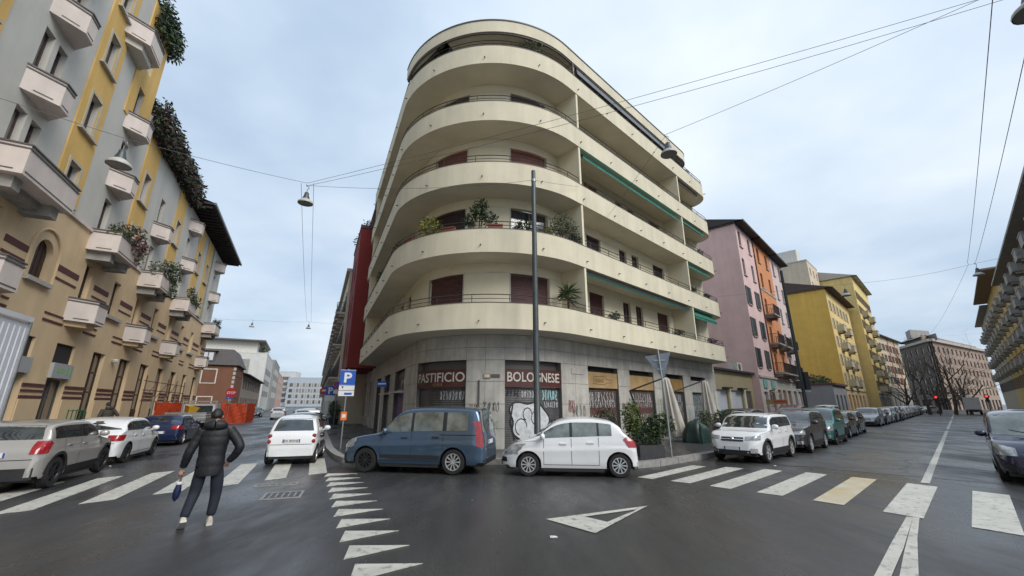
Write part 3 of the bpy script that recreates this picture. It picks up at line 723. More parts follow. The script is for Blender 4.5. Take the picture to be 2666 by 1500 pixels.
for h in f1:
    if h[4] == 'd': window(lb, h[0], h[1], h[2], h[3], .2, M_wood, M_glass, 2, 1, .09)
    elif h[4] == 'w':
        window(lb, h[0], h[1], h[2], h[3], .2, M_wood, M_glass, 2, 1, .07)
        s_ = MB(); s_.box(h[0] - .3, h[1] + .9, -.16, .02, h[2] - .16, h[2]); s_.build('window_sill', M_sill, lb)
    else:
        a, b, c, d = h[:4]; r = (b - a) / 2; cx = (a + b) / 2; zc_ = d - r
        q = MB(); n = 10
        for sg in (-1, 1):
            ar_ = [(cx + sg * r * math.cos(R(90 * i / n)), zc_ + r * math.sin(R(90 * i / n))) for i in range(n + 1)]
            for i in range(n):
                q.add([(ar_[i][0], -.003, ar_[i][1]), (cx + sg * r, -.003, ar_[i][1]), (cx + sg * r, -.003, ar_[i + 1][1]), (ar_[i + 1][0], -.003, ar_[i + 1][1])], [(0, 1, 2, 3) if sg > 0 else (3, 2, 1, 0)])
                q.add([(ar_[i][0], -.003, ar_[i][1]), (ar_[i + 1][0], -.003, ar_[i + 1][1]), (ar_[i + 1][0], .28, ar_[i + 1][1]), (ar_[i][0], .28, ar_[i][1])], [(0, 1, 2, 3)])
        q.build('arch_head', M_beige, lb)
        q = MB(); R2 = r + .42
        q.tube([(cx - R2, -.03, c)] + [(cx - R2 * math.cos(R(180 * i / 20)), -.03, zc_ + R2 * math.sin(R(180 * i / 20))) for i in range(21)] + [(cx + R2, -.03, c)], .05, 6); q.build('arch_moulding', M_beige, lb)
        corr_ = MB()
        for i in range(8):
            x = a + (b - a) * i / 8; corr_.box(x + .006, x + (b - a) / 8 - .006, .19 + .012 * (i % 2), .24, c, d)
        corr_.build('arched_shutter', M_wood, lb)
        s_ = MB(); s_.box(a - .25, b + .3, -.16, .02, c - .16, c); s_.build('window_sill', M_sill, lb)
# bands and string courses
segs = sorted([(h[0], h[1]) for h in f1])
prev = 9.0
for a, b in segs + [(54.5, 54.5)]:
    a2 = a - .12; p2 = prev + .12
    if a2 - p2 > .5:
        L_ = a2 - p2; ext = (.45 if L_ > 2 else 0)
        for z, t in ((7.36, .24), (6.98, .09)):
            q = MB(); q.box(p2 + ext * .7, a2 - ext * .7, -.025, .01, z, z + t); q.build('maroon_band', M_band, lb)
        q = MB()
        for z, mt in ((5.55, M_sill), (5.24, M_band)): pass
        for z, t in ((5.52, .07), (5.22, .09)):
            q = MB(); q.box(p2 + .5, a2 - .5, -.03, .01, z, z + t); q.build('wall_moulding', M_band, lb)
    prev = b
prev = -8
for a, b in gf + [(54.6, 54.6)]:
    for z, t in ((2.60, .11), (2.40, .07), (2.14, .10)):
        q = MB(); q.box(prev + .02, a - .02, -.045, .01, z, z + t); q.build('maroon_band', M_band, lb)
    q = MB(); q.box(prev + .05, a - .05, -.035, .01, .17, 2.1); q.build('plinth_panel', M_beige, lb)
    q = MB(); q.box(prev + .03, a - .03, -.06, .01, .15, .75); q.build('plinth', M_conc, lb)
    prev = b
q = MB(); q.box(-8, 54.62, -.10, .01, 9.72, 9.86); q.build('string_course', M_pinkw, lb)
# ground floor doors and shop windows
for i, (a, b) in enumerate(gf):
    if a == 25.0:
        q = MB(); q.box(a, b, .1, .2, 3.66, 4.5); q.build('fascia_panel', M_dark, lb)
        q = MB(); q.box(a - .02, b + .08, -.12, .05, 3.0, 3.64); sg = q.build('shop_sign', M_sgn, lb)
        q = MB(); rd = random.Random(4)
        for k in range(7): q.box(a + .3 + k * .12, a + .38 + k * .12, -.128, -.119, 3.22 + rd.uniform(0, .06), 3.42)
        q.box(b - .5, b - .38, -.128, -.119, 3.15, 3.5).box(b - .18, b - .06, -.128, -.119, 3.12, 3.55); q.build('sign_print', M_gg, sg)
        window(lb, a, b, .2, 2.95, .2, M_trim, M_glass, 2, 1, .06, name='shop_door')
    elif a == 22.3:
        q = MB(); q.box(a, b, .1, .2, 3.7, 4.5); q.build('fascia_panel', M_dark, lb); q = MB(); q.box(a - .02, b + .02, -.1, .05, 3.08, 3.68); q.build('shop_sign', M_sgn, lb)
        window(lb, a, b, .2, 3.05, .2, M_trim, M_glass, 1, 1, .06, name='shop_door')
    else:
        window(lb, a, b, 1.5, 4.5, .18, M_wood, M_glass, 2, 3, .09)
        q = MB(); q.box(a, b, .15, .24, .17, 1.5)
        for k in range(2): x = a + (b - a) * k / 2; q.box(x + .08, x + (b - a) / 2 - .08, .13, .15, .35, 1.35)
        q.build('door_panel', M_wood, lb)
# balconies
def solid_balcony(x0, x1, f0, f1_, dep, z0, h, name='balcony', mt=M_pinkw):
    """angular solid balcony: plan trapezoid from the wall (x0..x1) to the front edge (f0..f1_)"""
    o = MB(); P = [(x0, 0), (f0, -dep), (f1_, -dep), (x1, 0)]; t = .1
    I = [(x0 + t * 1.4, 0), (f0 + t * .5, -dep + t), (f1_ - t * .5, -dep + t), (x1 - t * 1.4, 0)]
    o.add([(p[0], p[1], z0) for p in P], [(0, 1, 2, 3)]); o.add([(p[0], p[1], z0 + .18) for p in I], [(3, 2, 1, 0)])
    for i in range(3):
        a, b = P[i], P[i + 1]; c, d = I[i], I[i + 1]
        o.add([(*a, z0), (*b, z0), (*b, z0 + h), (*a, z0 + h)], [(0, 3, 2, 1)]); o.add([(*c, z0 + .18), (*d, z0 + .18), (*d, z0 + h), (*c, z0 + h)], [(0, 1, 2, 3)])
        o.add([(*a, z0 + h), (*b, z0 + h), (*d, z0 + h), (*c, z0 + h)], [(0, 1, 2, 3)])
    b = o.build(name, mt, lb, recalc=True)
    cp = MB()
    for dz, g in ((.0, .05), (-.13, .03)):
        pts = [(P[0][0] - g, .0), (P[1][0] - g * .5, P[1][1] - g), (P[2][0] + g * .5, P[2][1] - g), (P[3][0] + g, .0)]
        for i in range(3):
            a, c = pts[i], pts[i + 1]; ai, ci = I[i], I[i + 1]
            cp.add([(*a, z0 + h + dz), (*c, z0 + h + dz), (*c, z0 + h + dz + .05), (*a, z0 + h + dz + .05)], [(0, 3, 2, 1)])
            if dz == 0: cp.add([(*a, z0 + h + .05), (*c, z0 + h + .05), (*ci, z0 + h + .05), (*ai, z0 + h + .05)], [(0, 1, 2, 3)])
            cp.add([(*a, z0 + h + dz), (*c, z0 + h + dz), (P[i + 1][0], P[i + 1][1], z0 + h + dz), (P[i][0], P[i][1], z0 + h + dz)], [(0, 1, 2, 3)])
    cp.build('coping', M_trim, b, recalc=True)
    sl_ = MB()
    if f1_ - f0 > .4: sl_.box(f0 + .08, f1_ - .08, -dep - .012, -dep + .02, z0 + .10, z0 + .14)
    u = Vector((f0 - x0, -dep)); n = Vector((u.y, -u.x)).normalized()
    a = Vector((x0, 0)) + u * .3; c = Vector((x0, 0)) + u * .8
    if n.x > 0: n = -n
    sl_.add([(a.x + n.x * .012, a.y + n.y * .012, z0 + .1), (c.x + n.x * .012, c.y + n.y * .012, z0 + .1), (c.x + n.x * .012, c.y + n.y * .012, z0 + .14), (a.x + n.x * .012, a.y + n.y * .012, z0 + .14)], [(0, 1, 2, 3)])
    sl_.build('drain_slot', M_trim, b, recalc=True)
    return b
for c in balc:
    for z0 in (12.27, 15.6, 18.9):
        if z0 > 15 and c == 33.0: continue
        if z0 > 18 and c > 20: continue
        solid_balcony(c - 1.0, c + .95, c - .32, c + .3, .76, z0, .95)
solid_balcony(22.4, 25.1, 23.0, 24.6, .9, 19.3, 1.0)
q = MB(); q.prism([(22.7, 0), (23.1, -.6), (24.4, -.6), (24.8, 0)], 18.95, 19.3); q.build('balcony_corbel', M_greyr, lb)
for c, x0, x1 in ((11.7, 10.0, 13.4), (18.8, 17.1, 20.5), (25.95, 24.95, 27.75), (33.0, 31.9, 34.75), (40.35, 39.3, 42.1), (52.1, 51.0, 53.8)):
    b = solid_balcony(x0, x1, x0 + .05, x1 - .05, 1.12, 8.9, 1.0)
    q = MB()
    q.prism([(x0 + .25, 0), (x0 + .3, -.85), (x0 + .75, -.85), (x0 + .75, 0)], 8.48, 8.9); q.prism([(x1 - .75, 0), (x1 - .75, -.85), (x1 - .3, -.85), (x1 - .25, 0)], 8.48, 8.9)
    q.prism([(x0 + .75, 0), (x0 + .75, -.55), (x1 - .75, -.55), (x1 - .75, 0)], 8.62, 8.9)
    q.build('balcony_corbel', M_conc, b)
for c in balc[1:]:
    solid_balcony(c - 1.15, c + 1.1, c - .45, c + .62, .82, 5.5, 1.0)
    q = MB(); q.prism([(c - .9, 0), (c - .35, -.55), (c + .5, -.55), (c + .85, 0)], 5.28, 5.5); q.build('balcony_corbel', M_beige, lb)
# dark timber eave and tiled roof over the far part
q = MB(); q.box(38.5, 55.7, -1.55, 12, 17.75, 17.9); ev = q.build('roof_eave', M_eave, lb)
for k in range(24):
    x = 38.7 + k * .72
    q = MB(); q.box(x, x + .14, -1.45, 0.0, 17.5, 17.75); q.build('rafter', M_eave, ev)
q = MB(); q.box(38.4, 55.8, -1.68, -1.55, 17.72, 17.92); q.build('gutter', M_blind, ev)
q = MB(); q.add([(38.5, -1.55, 17.91), (55.7, -1.55, 17.91), (55.7, 6, 20.2), (38.5, 6, 20.2)], [(0, 1, 2, 3)]); q.build('roof_tiles', M_tile, lb)
q = MB(); q.box(27.5, 38.5, -.02, .2, 17.5, 18.2); q.build('terrace_parapet', M_pinkw, lb)
q = MB(); q.tube([(49.2, -.1, 17.4), (49.2, -.1, 9.9)], .05, 6); q.build('downpipe', M_conc, lb)
q = MB(); q.tube([(53.9, -.12, 17.2), (54.0, -.5, 17.5)], .02, 5); q.build('gutter_bracket', M_trim, lb)
q = MB(); q.lathe([(.02, 0), (.13, .03), (.15, .16), (.05, .22)], 10, Matrix.Translation((31.2, -.16, 4.15))); q.build('wall_lamp', M_letter, lb)
# ---------------------------------------------------------------- other buildings along both streets
M_shutg = mat('dark_green_shutter', (.045, .05, .05), .6); M_shutb = mat('brown_shutter', (.07, .045, .038), .6)
def wins(par, cols, rows, ww, mt, fm=None, shut=None, depth=.2, sill=None, ns=True):
    for (z0, z1) in rows:
        for c in cols:
            w = window(par, c - ww / 2, c + ww / 2, z0, z1, depth - .06, fm or M_wfr, M_glass, 2, 1, .06)
            if shut:
                for sg in (-1, 1):
                    q = MB(); x = c + sg * (ww / 2 + ww * .24); q.box(x - ww * .24, x + ww * .24, -.06, -.012, z0, z1); q.build('shutter', shut, w)
            if sill: q = MB(); q.box(c - ww / 2 - .12, c + ww / 2 + .12, -.12, .02, z0 - .08, z0); q.build('sill', sill, w)
def block(name, label, org, rot, x0, x1, dep, h, wm, cols=(), rows=(), ww=1.0, shut=None, fm=None, roof='flat', eave=.0, sidem=None, gf=None, gfm=None, gfh=4.2, sill=None, roofm=None, zb=.1):
    t = thing(name, label, 'building', (org.x, org.y, 0), rot)
    hs = [(c - ww / 2, c + ww / 2, a, b) for a, b in rows for c in cols]
    q = MB(); wall(q, x0, x1, (gfh if gfm else zb), h, hs, .2); q.build('wall', wm, t)
    if gfm:
        q = MB(); wall(q, x0, x1, .1, gfh, [(a, b, .1, c) for a, b, c in (gf or ())], .25); q.build('ground_floor_wall', gfm, t)
        for a, b, c in (gf or ()):
            window(t, a, b, .15, c, .2, M_trim, M_glass, 2, 2, .07, name='shopfront')
        q = MB(); q.box(x0, x1, -.12, .01, gfh - .08, gfh + .1); q.build('cornice', sill or M_sill, t)
    q = MB(); q.box(x0 + .002, x1 - .002, .22, dep, zb, h - .004); q.box(x0, x0 + .22, .003, .23, zb, h - .006).box(x1 - .22, x1, .003, .23, zb, h - .006); q.build('side_wall', sidem or wm, t)
    wins(t, cols, rows, ww, None, fm, shut, sill=sill)
    if roof == 'flat':
        q = MB(); q.box(x0 - .05 - eave * .2, x1 + .05, -eave - .05, dep, h, h + .28); q.build('roof', roofm or M_sill, t)
    elif roof == 'gable':
        q = MB(); rh = dep * .18; a, b = x0 - .2, x1 + .2
        q.add([(a, -eave, h), (b, -eave, h), (b, dep / 2, h + rh), (a, dep / 2, h + rh), (b, dep + eave, h), (a, dep + eave, h)], [(0, 1, 2, 3), (3, 2, 4, 5), (0, 3, 5), (1, 4, 2)])
        q.add([(a, -eave, h - .14), (b, -eave, h - .14), (b, -eave, h), (a, -eave, h), (a, dep + eave, h - .14), (b, dep + eave, h - .14)], [(0, 1, 2, 3), (0, 4, 5, 1)])
        q.build('roof', roofm or M_tile, t, recalc=True)
        q = MB(); q.box(a, b, -eave - .12, -eave + .02, h - .12, h + .02); q.build('gutter', M_trim, t)
    return t
def balc_iron(par, x0, x1, z0, dep=.9, h=.95, slabm=None, y0=0.0):
    q = MB(); q.box(x0, x1, y0 - dep, y0 + .01, z0 - .16, z0); q.box(x0 + .15, x0 + .4, y0 - dep * .7, y0, z0 - .4, z0 - .16).box(x1 - .4, x1 - .15, y0 - dep * .7, y0, z0 - .4, z0 - .16); b = q.build('balcony', slabm or M_conc, par)
    r = MB(); n = max(3, int((x1 - x0) / .16))
    for i in range(n + 1): x = x0 + .03 + (x1 - x0 - .06) * i / n; r.box(x - .012, x + .012, y0 - dep + .02, y0 - dep + .044, z0, z0 + h)
    for x in (x0 + .03, x1 - .03):
        for i in range(1, 6): yy = y0 - dep + dep * i / 6; r.box(x - .012, x + .012, yy - .012, yy + .012, z0, z0 + h)
        r.box(x - .02, x + .02, y0 - dep, y0, z0 + h, z0 + h + .04)
    r.box(x0, x1, y0 - dep, y0 - dep + .05, z0 + h, z0 + h + .04); r.build('railing', M_rail, b)
    return b
def balc_solid(par, x0, x1, z0, dep=1.0, h=1.0, m=None):
    q = MB(); q.box(x0, x1, -dep, .01, z0 - .16, z0).box(x0, x1, -dep, -dep + .12, z0, z0 + h).box(x0, x0 + .12, -dep + .12, .01, z0, z0 + h).box(x1 - .12, x1, -dep + .12, .01, z0, z0 + h); b = q.build('balcony', m or M_conc, par)
    q = MB(); q.box(x0 - .06, x1 + .06, -dep - .06, -dep + .18, z0 + h, z0 + h + .09); q.build('coping', M_sill, b); q = MB(); q.box(x0 + .15, x0 + .4, -dep * .7, 0, z0 - .45, z0 - .16); q.build('bracket', m or M_conc, b); q = MB(); q.box(x1 - .4, x1 - .15, -dep * .7, 0, z0 - .45, z0 - .16); q.build('bracket', m or M_conc, b)
    return b
def col(n, c, **k): return mat(n, c, .85, noise=(.8, .10), streak=(1.3, .10), **k)
# right street, corner-building side
oR = fR(0, WY)
t = thing('garage_annex', 'low beige annex with two white roller doors between cream and pink buildings', 'building', (oR.x, oR.y, 0), ANG_R)
M_olive = col('olive_beige_render', (.36, .31, .19))
q = MB(); wall(q, 18.2, 28.4, .1, 4.5, [(19.2, 22.0, .1, 3.0), (22.6, 25.4, .1, 3.0), (26.2, 27.6, .1, 3.0)], .2, y=.6); q.build('wall', M_olive, t)
q = MB(); q.box(18.2, 28.4, .85, 9, .1, 4.5); q.build('body_wall', M_olive, t); q = MB(); q.box(18.1, 28.4, .3, 9, 4.5, 4.66); q.build('roof', M_eave, t)
M_wdoor = mat('white_roller_door', (.60, .62, .66), .6, noise=(2, .08))
for a, b in ((19.2, 22.0), (22.6, 25.4)):
    q = MB(); corr(q, a, b, .15, 3.0, .76, .12, .015); q.build('roller_door', M_wdoor, t)
    q = MB(); q.box(a + 1.6, a + 3.1, .25, .62, 3.1, 3.2); q.build('door_canopy', M_eave, t)
q = MB(); q.box(26.2, 27.6, .7, .78, .1, 3.0); q.build('gate', M_trim, t)
for x in (18.6, 22.3, 25.75): q = MB(); q.box(x - .2, x + .2, .52, .6, .1, 3.15); q.build('pilaster', M_creamw, t)
q = MB(); q.box(26.0, 27.2, .9, 1.7, 4.7, 5.5); ac = q.build('air_conditioner', M_letter, t); q = MB(); q.lathe([(.0, 0), (.30, 0), (.30, .02), (0, .03)], 14, Matrix.Translation((26.5, .9, 5.1)) @ Matrix.Rotation(R(90), 4, 'X')); q.build('fan_grille', M_trim, ac)
pc = fR(28.44, WY); ANG_P = ANG_R + R(2.4)
rowsP = [(17.2, 18.9), (14.2, 15.95), (11.2, 13.0), (8.1, 9.9), (5.2, 7.0)]
Mpk = col('pink_render', (.72, .52, .50)); Mpks = col('dusty_pink_render', (.68, .475, .45)); Mor = col('orange_render', (.64, .27, .12)); Mpw = col('pale_lilac_render', (.66, .54, .53)); Mshop = col('pale_shop_stone', (.52, .50, .45))
kw = dict(roof='gable', eave=.75, roofm=M_eave, gfm=Mshop, gfh=4.35, sill=M_sill)
def dkw(x): return [(x + .4, x + 1.9, 3.3), (x + 2.6, x + 4.2, 3.3)]
pk = block('pink_apartment_building', 'tall pink apartment house with blank side wall beside the low garage', pc, ANG_P, 0, 5.8, 13, 19.6, Mpk, (1.0, 4.2), rowsP[:2], .85, None, M_shutg, sidem=Mpks, gf=[(.9, 2.3, 3.0), (3.0, 4.9, 3.2)], **kw)
wins(pk, (1.0, 4.2), rowsP[2:], .9, None, M_shutg, M_shutg, 0.0, M_sill)
for a, b in ((1.1, 2.3), (3.9, 5.2)):
    q = MB(); q.box(a, b, -.1, .0, 3.35, 4.1); q.build('shop_sign', mat('pale_teal_sign', (.20, .38, .36), .6), pk)
q = MB(); q.add([(2.8, 0, 3.1), (4.7, 0, 3.1), (4.7, -.7, 2.85), (2.8, -.7, 2.85)], [(0, 1, 2, 3)]); q.build('yellow_canopy', M_must, pk)
q = MB(); q.tube([(5.75, -.08, 4.4), (5.75, -.08, 19.4)], .06, 6); q.build('downpipe', M_sh[0], pk)
og = block('orange_apartment_building', 'orange apartment house with balconies between pink and lilac neighbours', pc, ANG_P, 5.8, 13.1, 13, 19.6, Mor, (7.7, 11.2), rowsP, .9, None, M_shutb, gf=[(6.3, 7.6, 3.3), (8.4, 9.8, 3.3), (10.6, 12.2, 3.3)], **kw)
for z, x0, x1 in ((8.0, 6.4, 9.0), (11.1, 6.4, 9.0), (8.0, 9.9, 12.5), (5.0, 6.4, 12.6)): balc_iron(og, x0, x1, z)
q = MB(); q.box(5.8, 13.1, -.06, .01, 13.9, 14.1); q.build('string_course', M_sill, og)
lw = block('lilac_apartment_building', 'pale lilac apartment house at the far end of the shared dark roof', pc, ANG_P, 13.1, 19.4, 13, 19.6, Mpw, (14.6, 17.6), rowsP, .9, None, M_shutg, gf=[(13.6, 15.2, 3.3), (16.2, 18.2, 3.3)], **kw)
for z in (8.0, 5.0): balc_iron(lw, 13.4, 16.0, z)
block('set_back_brick_house', 'reddish house with wide dark eave set back from the street', fR(48.5, 8.5), ANG_R, 0, 9, 9, 11.6, col('dull_red_render', (.34, .17, .13)), (1.2, 3.6, 6.0), [(2, 4), (5.2, 7), (8.4, 10.2)], 1.0, M_shutg, roof='gable', eave=1.0, roofm=M_eave)
lg = block('low_grey_workshop', 'low grey workshop with a blank side wall and bushes on its roof', fR(61.5, WY), ANG_R, 0, 10.3, 9, 4.6, col('grey_wall', (.36, .37, .38)), (2, 5, 8), [(.9, 3.2)], 1.3, fm=M_sh[0], roofm=M_tile, eave=.3)
yb = block('yellow_apartment_building', 'mustard yellow apartment block with a huge blank side wall', fR(72, WY), ANG_R, 0, 22, 13, 21.2, col('light_yellow_render', (.78, .60, .27)), (2, 5.2, 8.4, 11.6, 14.8, 18), [(5 + 3.1 * k, 6.9 + 3.1 * k) for k in range(5)], 1.1, M_crm, sidem=col('mustard_render', (.74, .46, .10)), roof='gable', eave=1.1, roofm=mat('dark_red_tile', (.075, .05, .045), .8), gfm=M_beige, gf=[(1, 3, 3.4), (4.5, 6.5, 3.4), (8, 10, 3.4), (12, 14, 3.4), (16, 18, 3.4)])
for z in (5.0, 8.1, 11.2, 14.3): balc_solid(yb, 3.9, 6.5, z, 1.0, .9, M_crm); balc_solid(yb, 10.3, 12.9, z, 1.0, .9, M_crm)
tb = block('tall_beige_tower', 'tall beige block with a white stair tower behind the yellow building', fR(85, 5.2), ANG_R, 0, 9.6, 12, 30.4, col('tower_beige', (.62, .53, .40)), (2, 5, 8), [(24.5, 26.2), (27.6, 29.2)], 1.0, roofm=M_sill)
q = MB(); q.box(3, 6.5, 2, 5.5, 30.6, 34.2); q.build('stair_tower', M_letter, tb)
y2 = block('pale_yellow_building', 'pale yellow block standing forward of the mustard one', fR(95, -.3), ANG_R, 0, 23, 14, 28.0, col('pale_yellow_render', (.74, .58, .24)), (1.8, 5, 8.2, 11.4, 14.6, 17.8, 21), [(4.6 + 3.1 * k, 6.4 + 3.1 * k) for k in range(7)], 1.2, M_shutb, roof='gable', eave=.8, roofm=M_sill, gfm=M_conc, gfh=4.0, gf=[(1, 3, 3.2), (5, 7, 3.2), (9, 11, 3.2), (13, 15, 3.2), (17, 19, 3.2)])
for z in (4.5, 7.6, 10.7, 13.8, 16.9, 20.0): balc_solid(y2, 3.6, 6.4, z, 1.0, .9, M_crm); balc_solid(y2, 13.2, 16, z, 1.0, .9, M_crm)
p1, p2 = V2(98.6, 113.0), V2(127.4, 135.3); dd = (p2 - p1); an = math.atan2(dd.y, dd.x); Lc = dd.length
cb = block('cream_and_red_building', 'cream building with red vertical strips at the street end', p1, an, 0, Lc, 18, 21.4, col('warm_cream_render', (.60, .50, .37)), [2.5 + 4.2 * i for i in range(8)], [(7.6 + 3.2 * k, 9.6 + 3.2 * k) for k in range(4)], 1.5, M_woodm, roof='gable', eave=.9, roofm=M_trim, gfm=M_conc, gfh=6.4, gf=[(2, 4.5, 4.5), (7, 9.5, 4.5), (12, 14.5, 4.5), (17, 19.5, 4.5), (22, 24.5, 4.5), (27, 29.5, 4.5)])
for x in (4.0, 20.8, 29.2):
    q = MB(); q.box(x, x + 1.2, -.06, -.01, 6.6, 21.2); q.build('red_strip', mat('brick_red_render', (.40, .13, .08), .85, noise=(1, .15)), cb)
# the big dark corner block closing the right street
c0 = V2(135.7, 132.9); l0 = V2(146.9, 157.0); r0 = V2(188, 163.5)
fb = thing('far_corner_block', 'large dark brown corner block closing the end of the street behind bare trees', 'building', (c0.x, c0.y, 0), 0)
Mfb = col('dark_brown_render', (.17, .145, .125)); Mfb2 = col('pinkish_stone_render', (.36, .27, .215))  # left wing dark brown, right wing pinkish
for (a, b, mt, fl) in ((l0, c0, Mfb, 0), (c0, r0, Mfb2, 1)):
    d = b - a; L_ = d.length; an = math.atan2(d.y, d.x); u = d.normalized(); nn = V2(-u.y, u.x)
    fnn = lambda x, y, z, a=a, u=u, nn=nn: ((a - c0).x + u.x * x + nn.x * y, (a - c0).y + u.y * x + nn.y * y, z)
    n = int(L_ / 4.2); cols = [L_ * (i + .5) / n for i in range(n)]; rws = [(5 + 3.3 * k, 7 + 3.3 * k) for k in range(5)]
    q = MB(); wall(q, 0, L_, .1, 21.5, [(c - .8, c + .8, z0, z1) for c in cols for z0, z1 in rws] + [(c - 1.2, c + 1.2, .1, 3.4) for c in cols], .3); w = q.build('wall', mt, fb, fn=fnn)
    q = MB(); q.box(0, L_, .32, .5, .1, 21.4); q.build('core_wall', M_dark, fb, fn=fnn)
    for c in cols:
        for z0, z1 in rws:
            g_ = MB(); g_.box(c - .8, c + .8, .2, .28, z0, z1); g_.build('window', M_glass, w, fn=fnn)
    q = MB(); q.box(-.6, L_ + .6, -.9, .4, 21.5, 22.3); q.build('cornice', M_sill, fb, fn=fnn); q = MB(); q.box(2, L_ - 1, 2, 2.4, 22.0, 24.1); q.build('attic_wall', mt, fb, fn=fnn)
q = MB(); q.add([(2.5, 3.5, 24.1), (12.5, 25, 24.1), (52, 33, 24.1), (21, 25, 27.6)], [(0, 1, 3), (1, 2, 3), (2, 0, 3)]); q.build('roof', mat('grey_brown_roof', (.30, .27, .235), .85), fb, recalc=True)
q = MB(); q.prism([(10, 16), (14, 22), (22, 25), (20, 19)], 25.2, 28.2); q.build('roof_house', M_conc, fb, recalc=True)
# right street, opposite side (local x runs towards the camera)
ANG_O = math.atan2(-DR.y, -DR.x)
def fO(s): return fR(s, -19.5)
d1 = block('ornate_grey_apartment_building', 'grey apartment house with heavy stone balconies and deep cornice on the opposite pavement', fO(0), ANG_O, -88, -16, 12, 20.6, col('grey_stone_render', (.30, .28, .24)), [-86 + 3.4 * i for i in range(21)], [(4.8 + 3.3 * k, 6.9 + 3.3 * k) for k in range(5)], 1.1, M_shutg, roof='flat', eave=1.2, roofm=M_conc)
for i in range(0, 21, 2):
    for k in range(1, 5): balc_solid(d1, -87.2 + 3.4 * i, -84.8 + 3.4 * i, 4.7 + 3.3 * k, 1.0)
d2 = block('ochre_apartment_building', 'ochre apartment house with a brown overhanging roof farther along the opposite pavement', fO(0), ANG_O, -124, -88, 12, 23.5, col('ochre_render', (.52, .40, .17)), [-122 + 3.6 * i for i in range(10)], [(4.8 + 3.4 * k, 6.9 + 3.4 * k) for k in range(5)], 1.1, M_shutb, roof='flat', eave=2.0, roofm=mat('brown_eave', (.20, .15, .13), .8))
for i in range(0, 10, 2):
    for k in range(1, 5): balc_solid(d2, -123.2 + 3.6 * i, -120.8 + 3.6 * i, 4.7 + 3.4 * k, 1.1)
d3 = block('pale_stone_apartment_building', 'pale stone house with many balconies next to the square', fO(0), ANG_O, -162, -124.2, 12, 23, col('pale_stone_render', (.38, .35, .29)), [-160 + 3.8 * i for i in range(10)], [(4.8 + 3.4 * k, 6.9 + 3.4 * k) for k in range(5)], 1.2, M_shutg, roof='flat', eave=1.2, roofm=M_conc)
for i in range(0, 10, 2):
    for k in range(1, 5): balc_solid(d3, -161.2 + 3.8 * i, -158.8 + 3.8 * i, 4.7 + 3.4 * k, 1.1)
# left street, corner-building side (local x runs towards the camera)
ANG_N = math.atan2(-DL.y, -DL.x)
def fN(s, off): return fLs(s, off)
o1 = fN(0, 1.4)
rb = block('red_apartment_building', 'dark red apartment building adjoining the cream one with plants on its top terrace', fN(0, -.75), ANG_N, -22, -14.45, 12, 16.2, col('dark_red_render', (.22, .027, .025)), (-20, -17), [(5.6 + 3.2 * k, 7.6 + 3.2 * k) for k in range(3)], .9, None, M_sh[0], roofm=M_sh[0], zb=4.6)
q = MB(); wall(q, -22, -14.45, .1, 4.6, [(-17.2, -16.0, .9, 3.6), (-21.2, -19.9, .9, 3.8)], .3, y=2.15); q.box(-22, -14.45, 2.5, 10, .1, 4.6); q.build('ground_floor_wall', M_stone, rb)
q = MB(); q.box(-14.75, -14.46, 2.0, 2.14, .1, 4.6); q.build('corner_pilaster', M_stone, rb)
for x in (-18.3,): q = MB(); q.box(x - .35, x + .35, 2.05, 2.15, .1, 4.6); q.build('pilaster', M_stone, rb)
for a_, b_2, c_ in ((-17.2, -16.0, 3.6), (-21.2, -19.9, 3.8)): window(rb, a_, b_2, .9, c_, 2.35, M_trim, M_glass, 2, 2, .06)
q = MB(); q.box(-22, -16.2, 1.5, 9, 16.4, 19.3); ph = q.build('penthouse', M_letter, rb); q = MB()
for k in range(4): q.box(-16.2, -16.1, 1.9 + .55 * k, 2.2 + .55 * k, 16.8, 18.9)
q.build('penthouse_slots', M_dark, ph); q = MB(); q.box(-22.3, -15.8, 1.1, 9.3, 19.3, 19.5); q.build('penthouse_roof', M_maroon, ph)
for s0, s1, h, c, nm, lb_, mt in ((22.1, 40, 14.6, (.66, .59, .47), 'pale_balcony_building', 'pale stone house with stacked balconies beyond the red building', M_shutb), (40.2, 66, 15.2, (.47, .52, .40), 'green_balcony_building', 'greenish house with balconies farther along the left street', M_shutg), (66.2, 125, 15.5, (.68, .58, .46), 'cream_terrace_building', 'cream house before the far end of the left street', M_shutb)):
    n = int((s1 - s0) / 3.4); cols = [-(s0 + (s1 - s0) * (i + .5) / n) for i in range(n)]
    b = block(nm, lb_, fN(0, -.95), ANG_N, -s1, -s0, 12, h, col(nm + '_render', c), cols, [(4.4 + 3.1 * k, 6.4 + 3.1 * k) for k in range(3)], 1.1, mt, roof='flat', eave=.25, roofm=M_sill, gfm=Mshop, gfh=3.9, gf=[(c_ - .9, c_ + .9, 3.1) for c_ in cols])
    for c_ in cols[::1]:
        for k in range(3): balc_iron(b, c_ - 1.1, c_ + 1.1, 4.35 + 3.1 * k, .8, .95, M_sill)
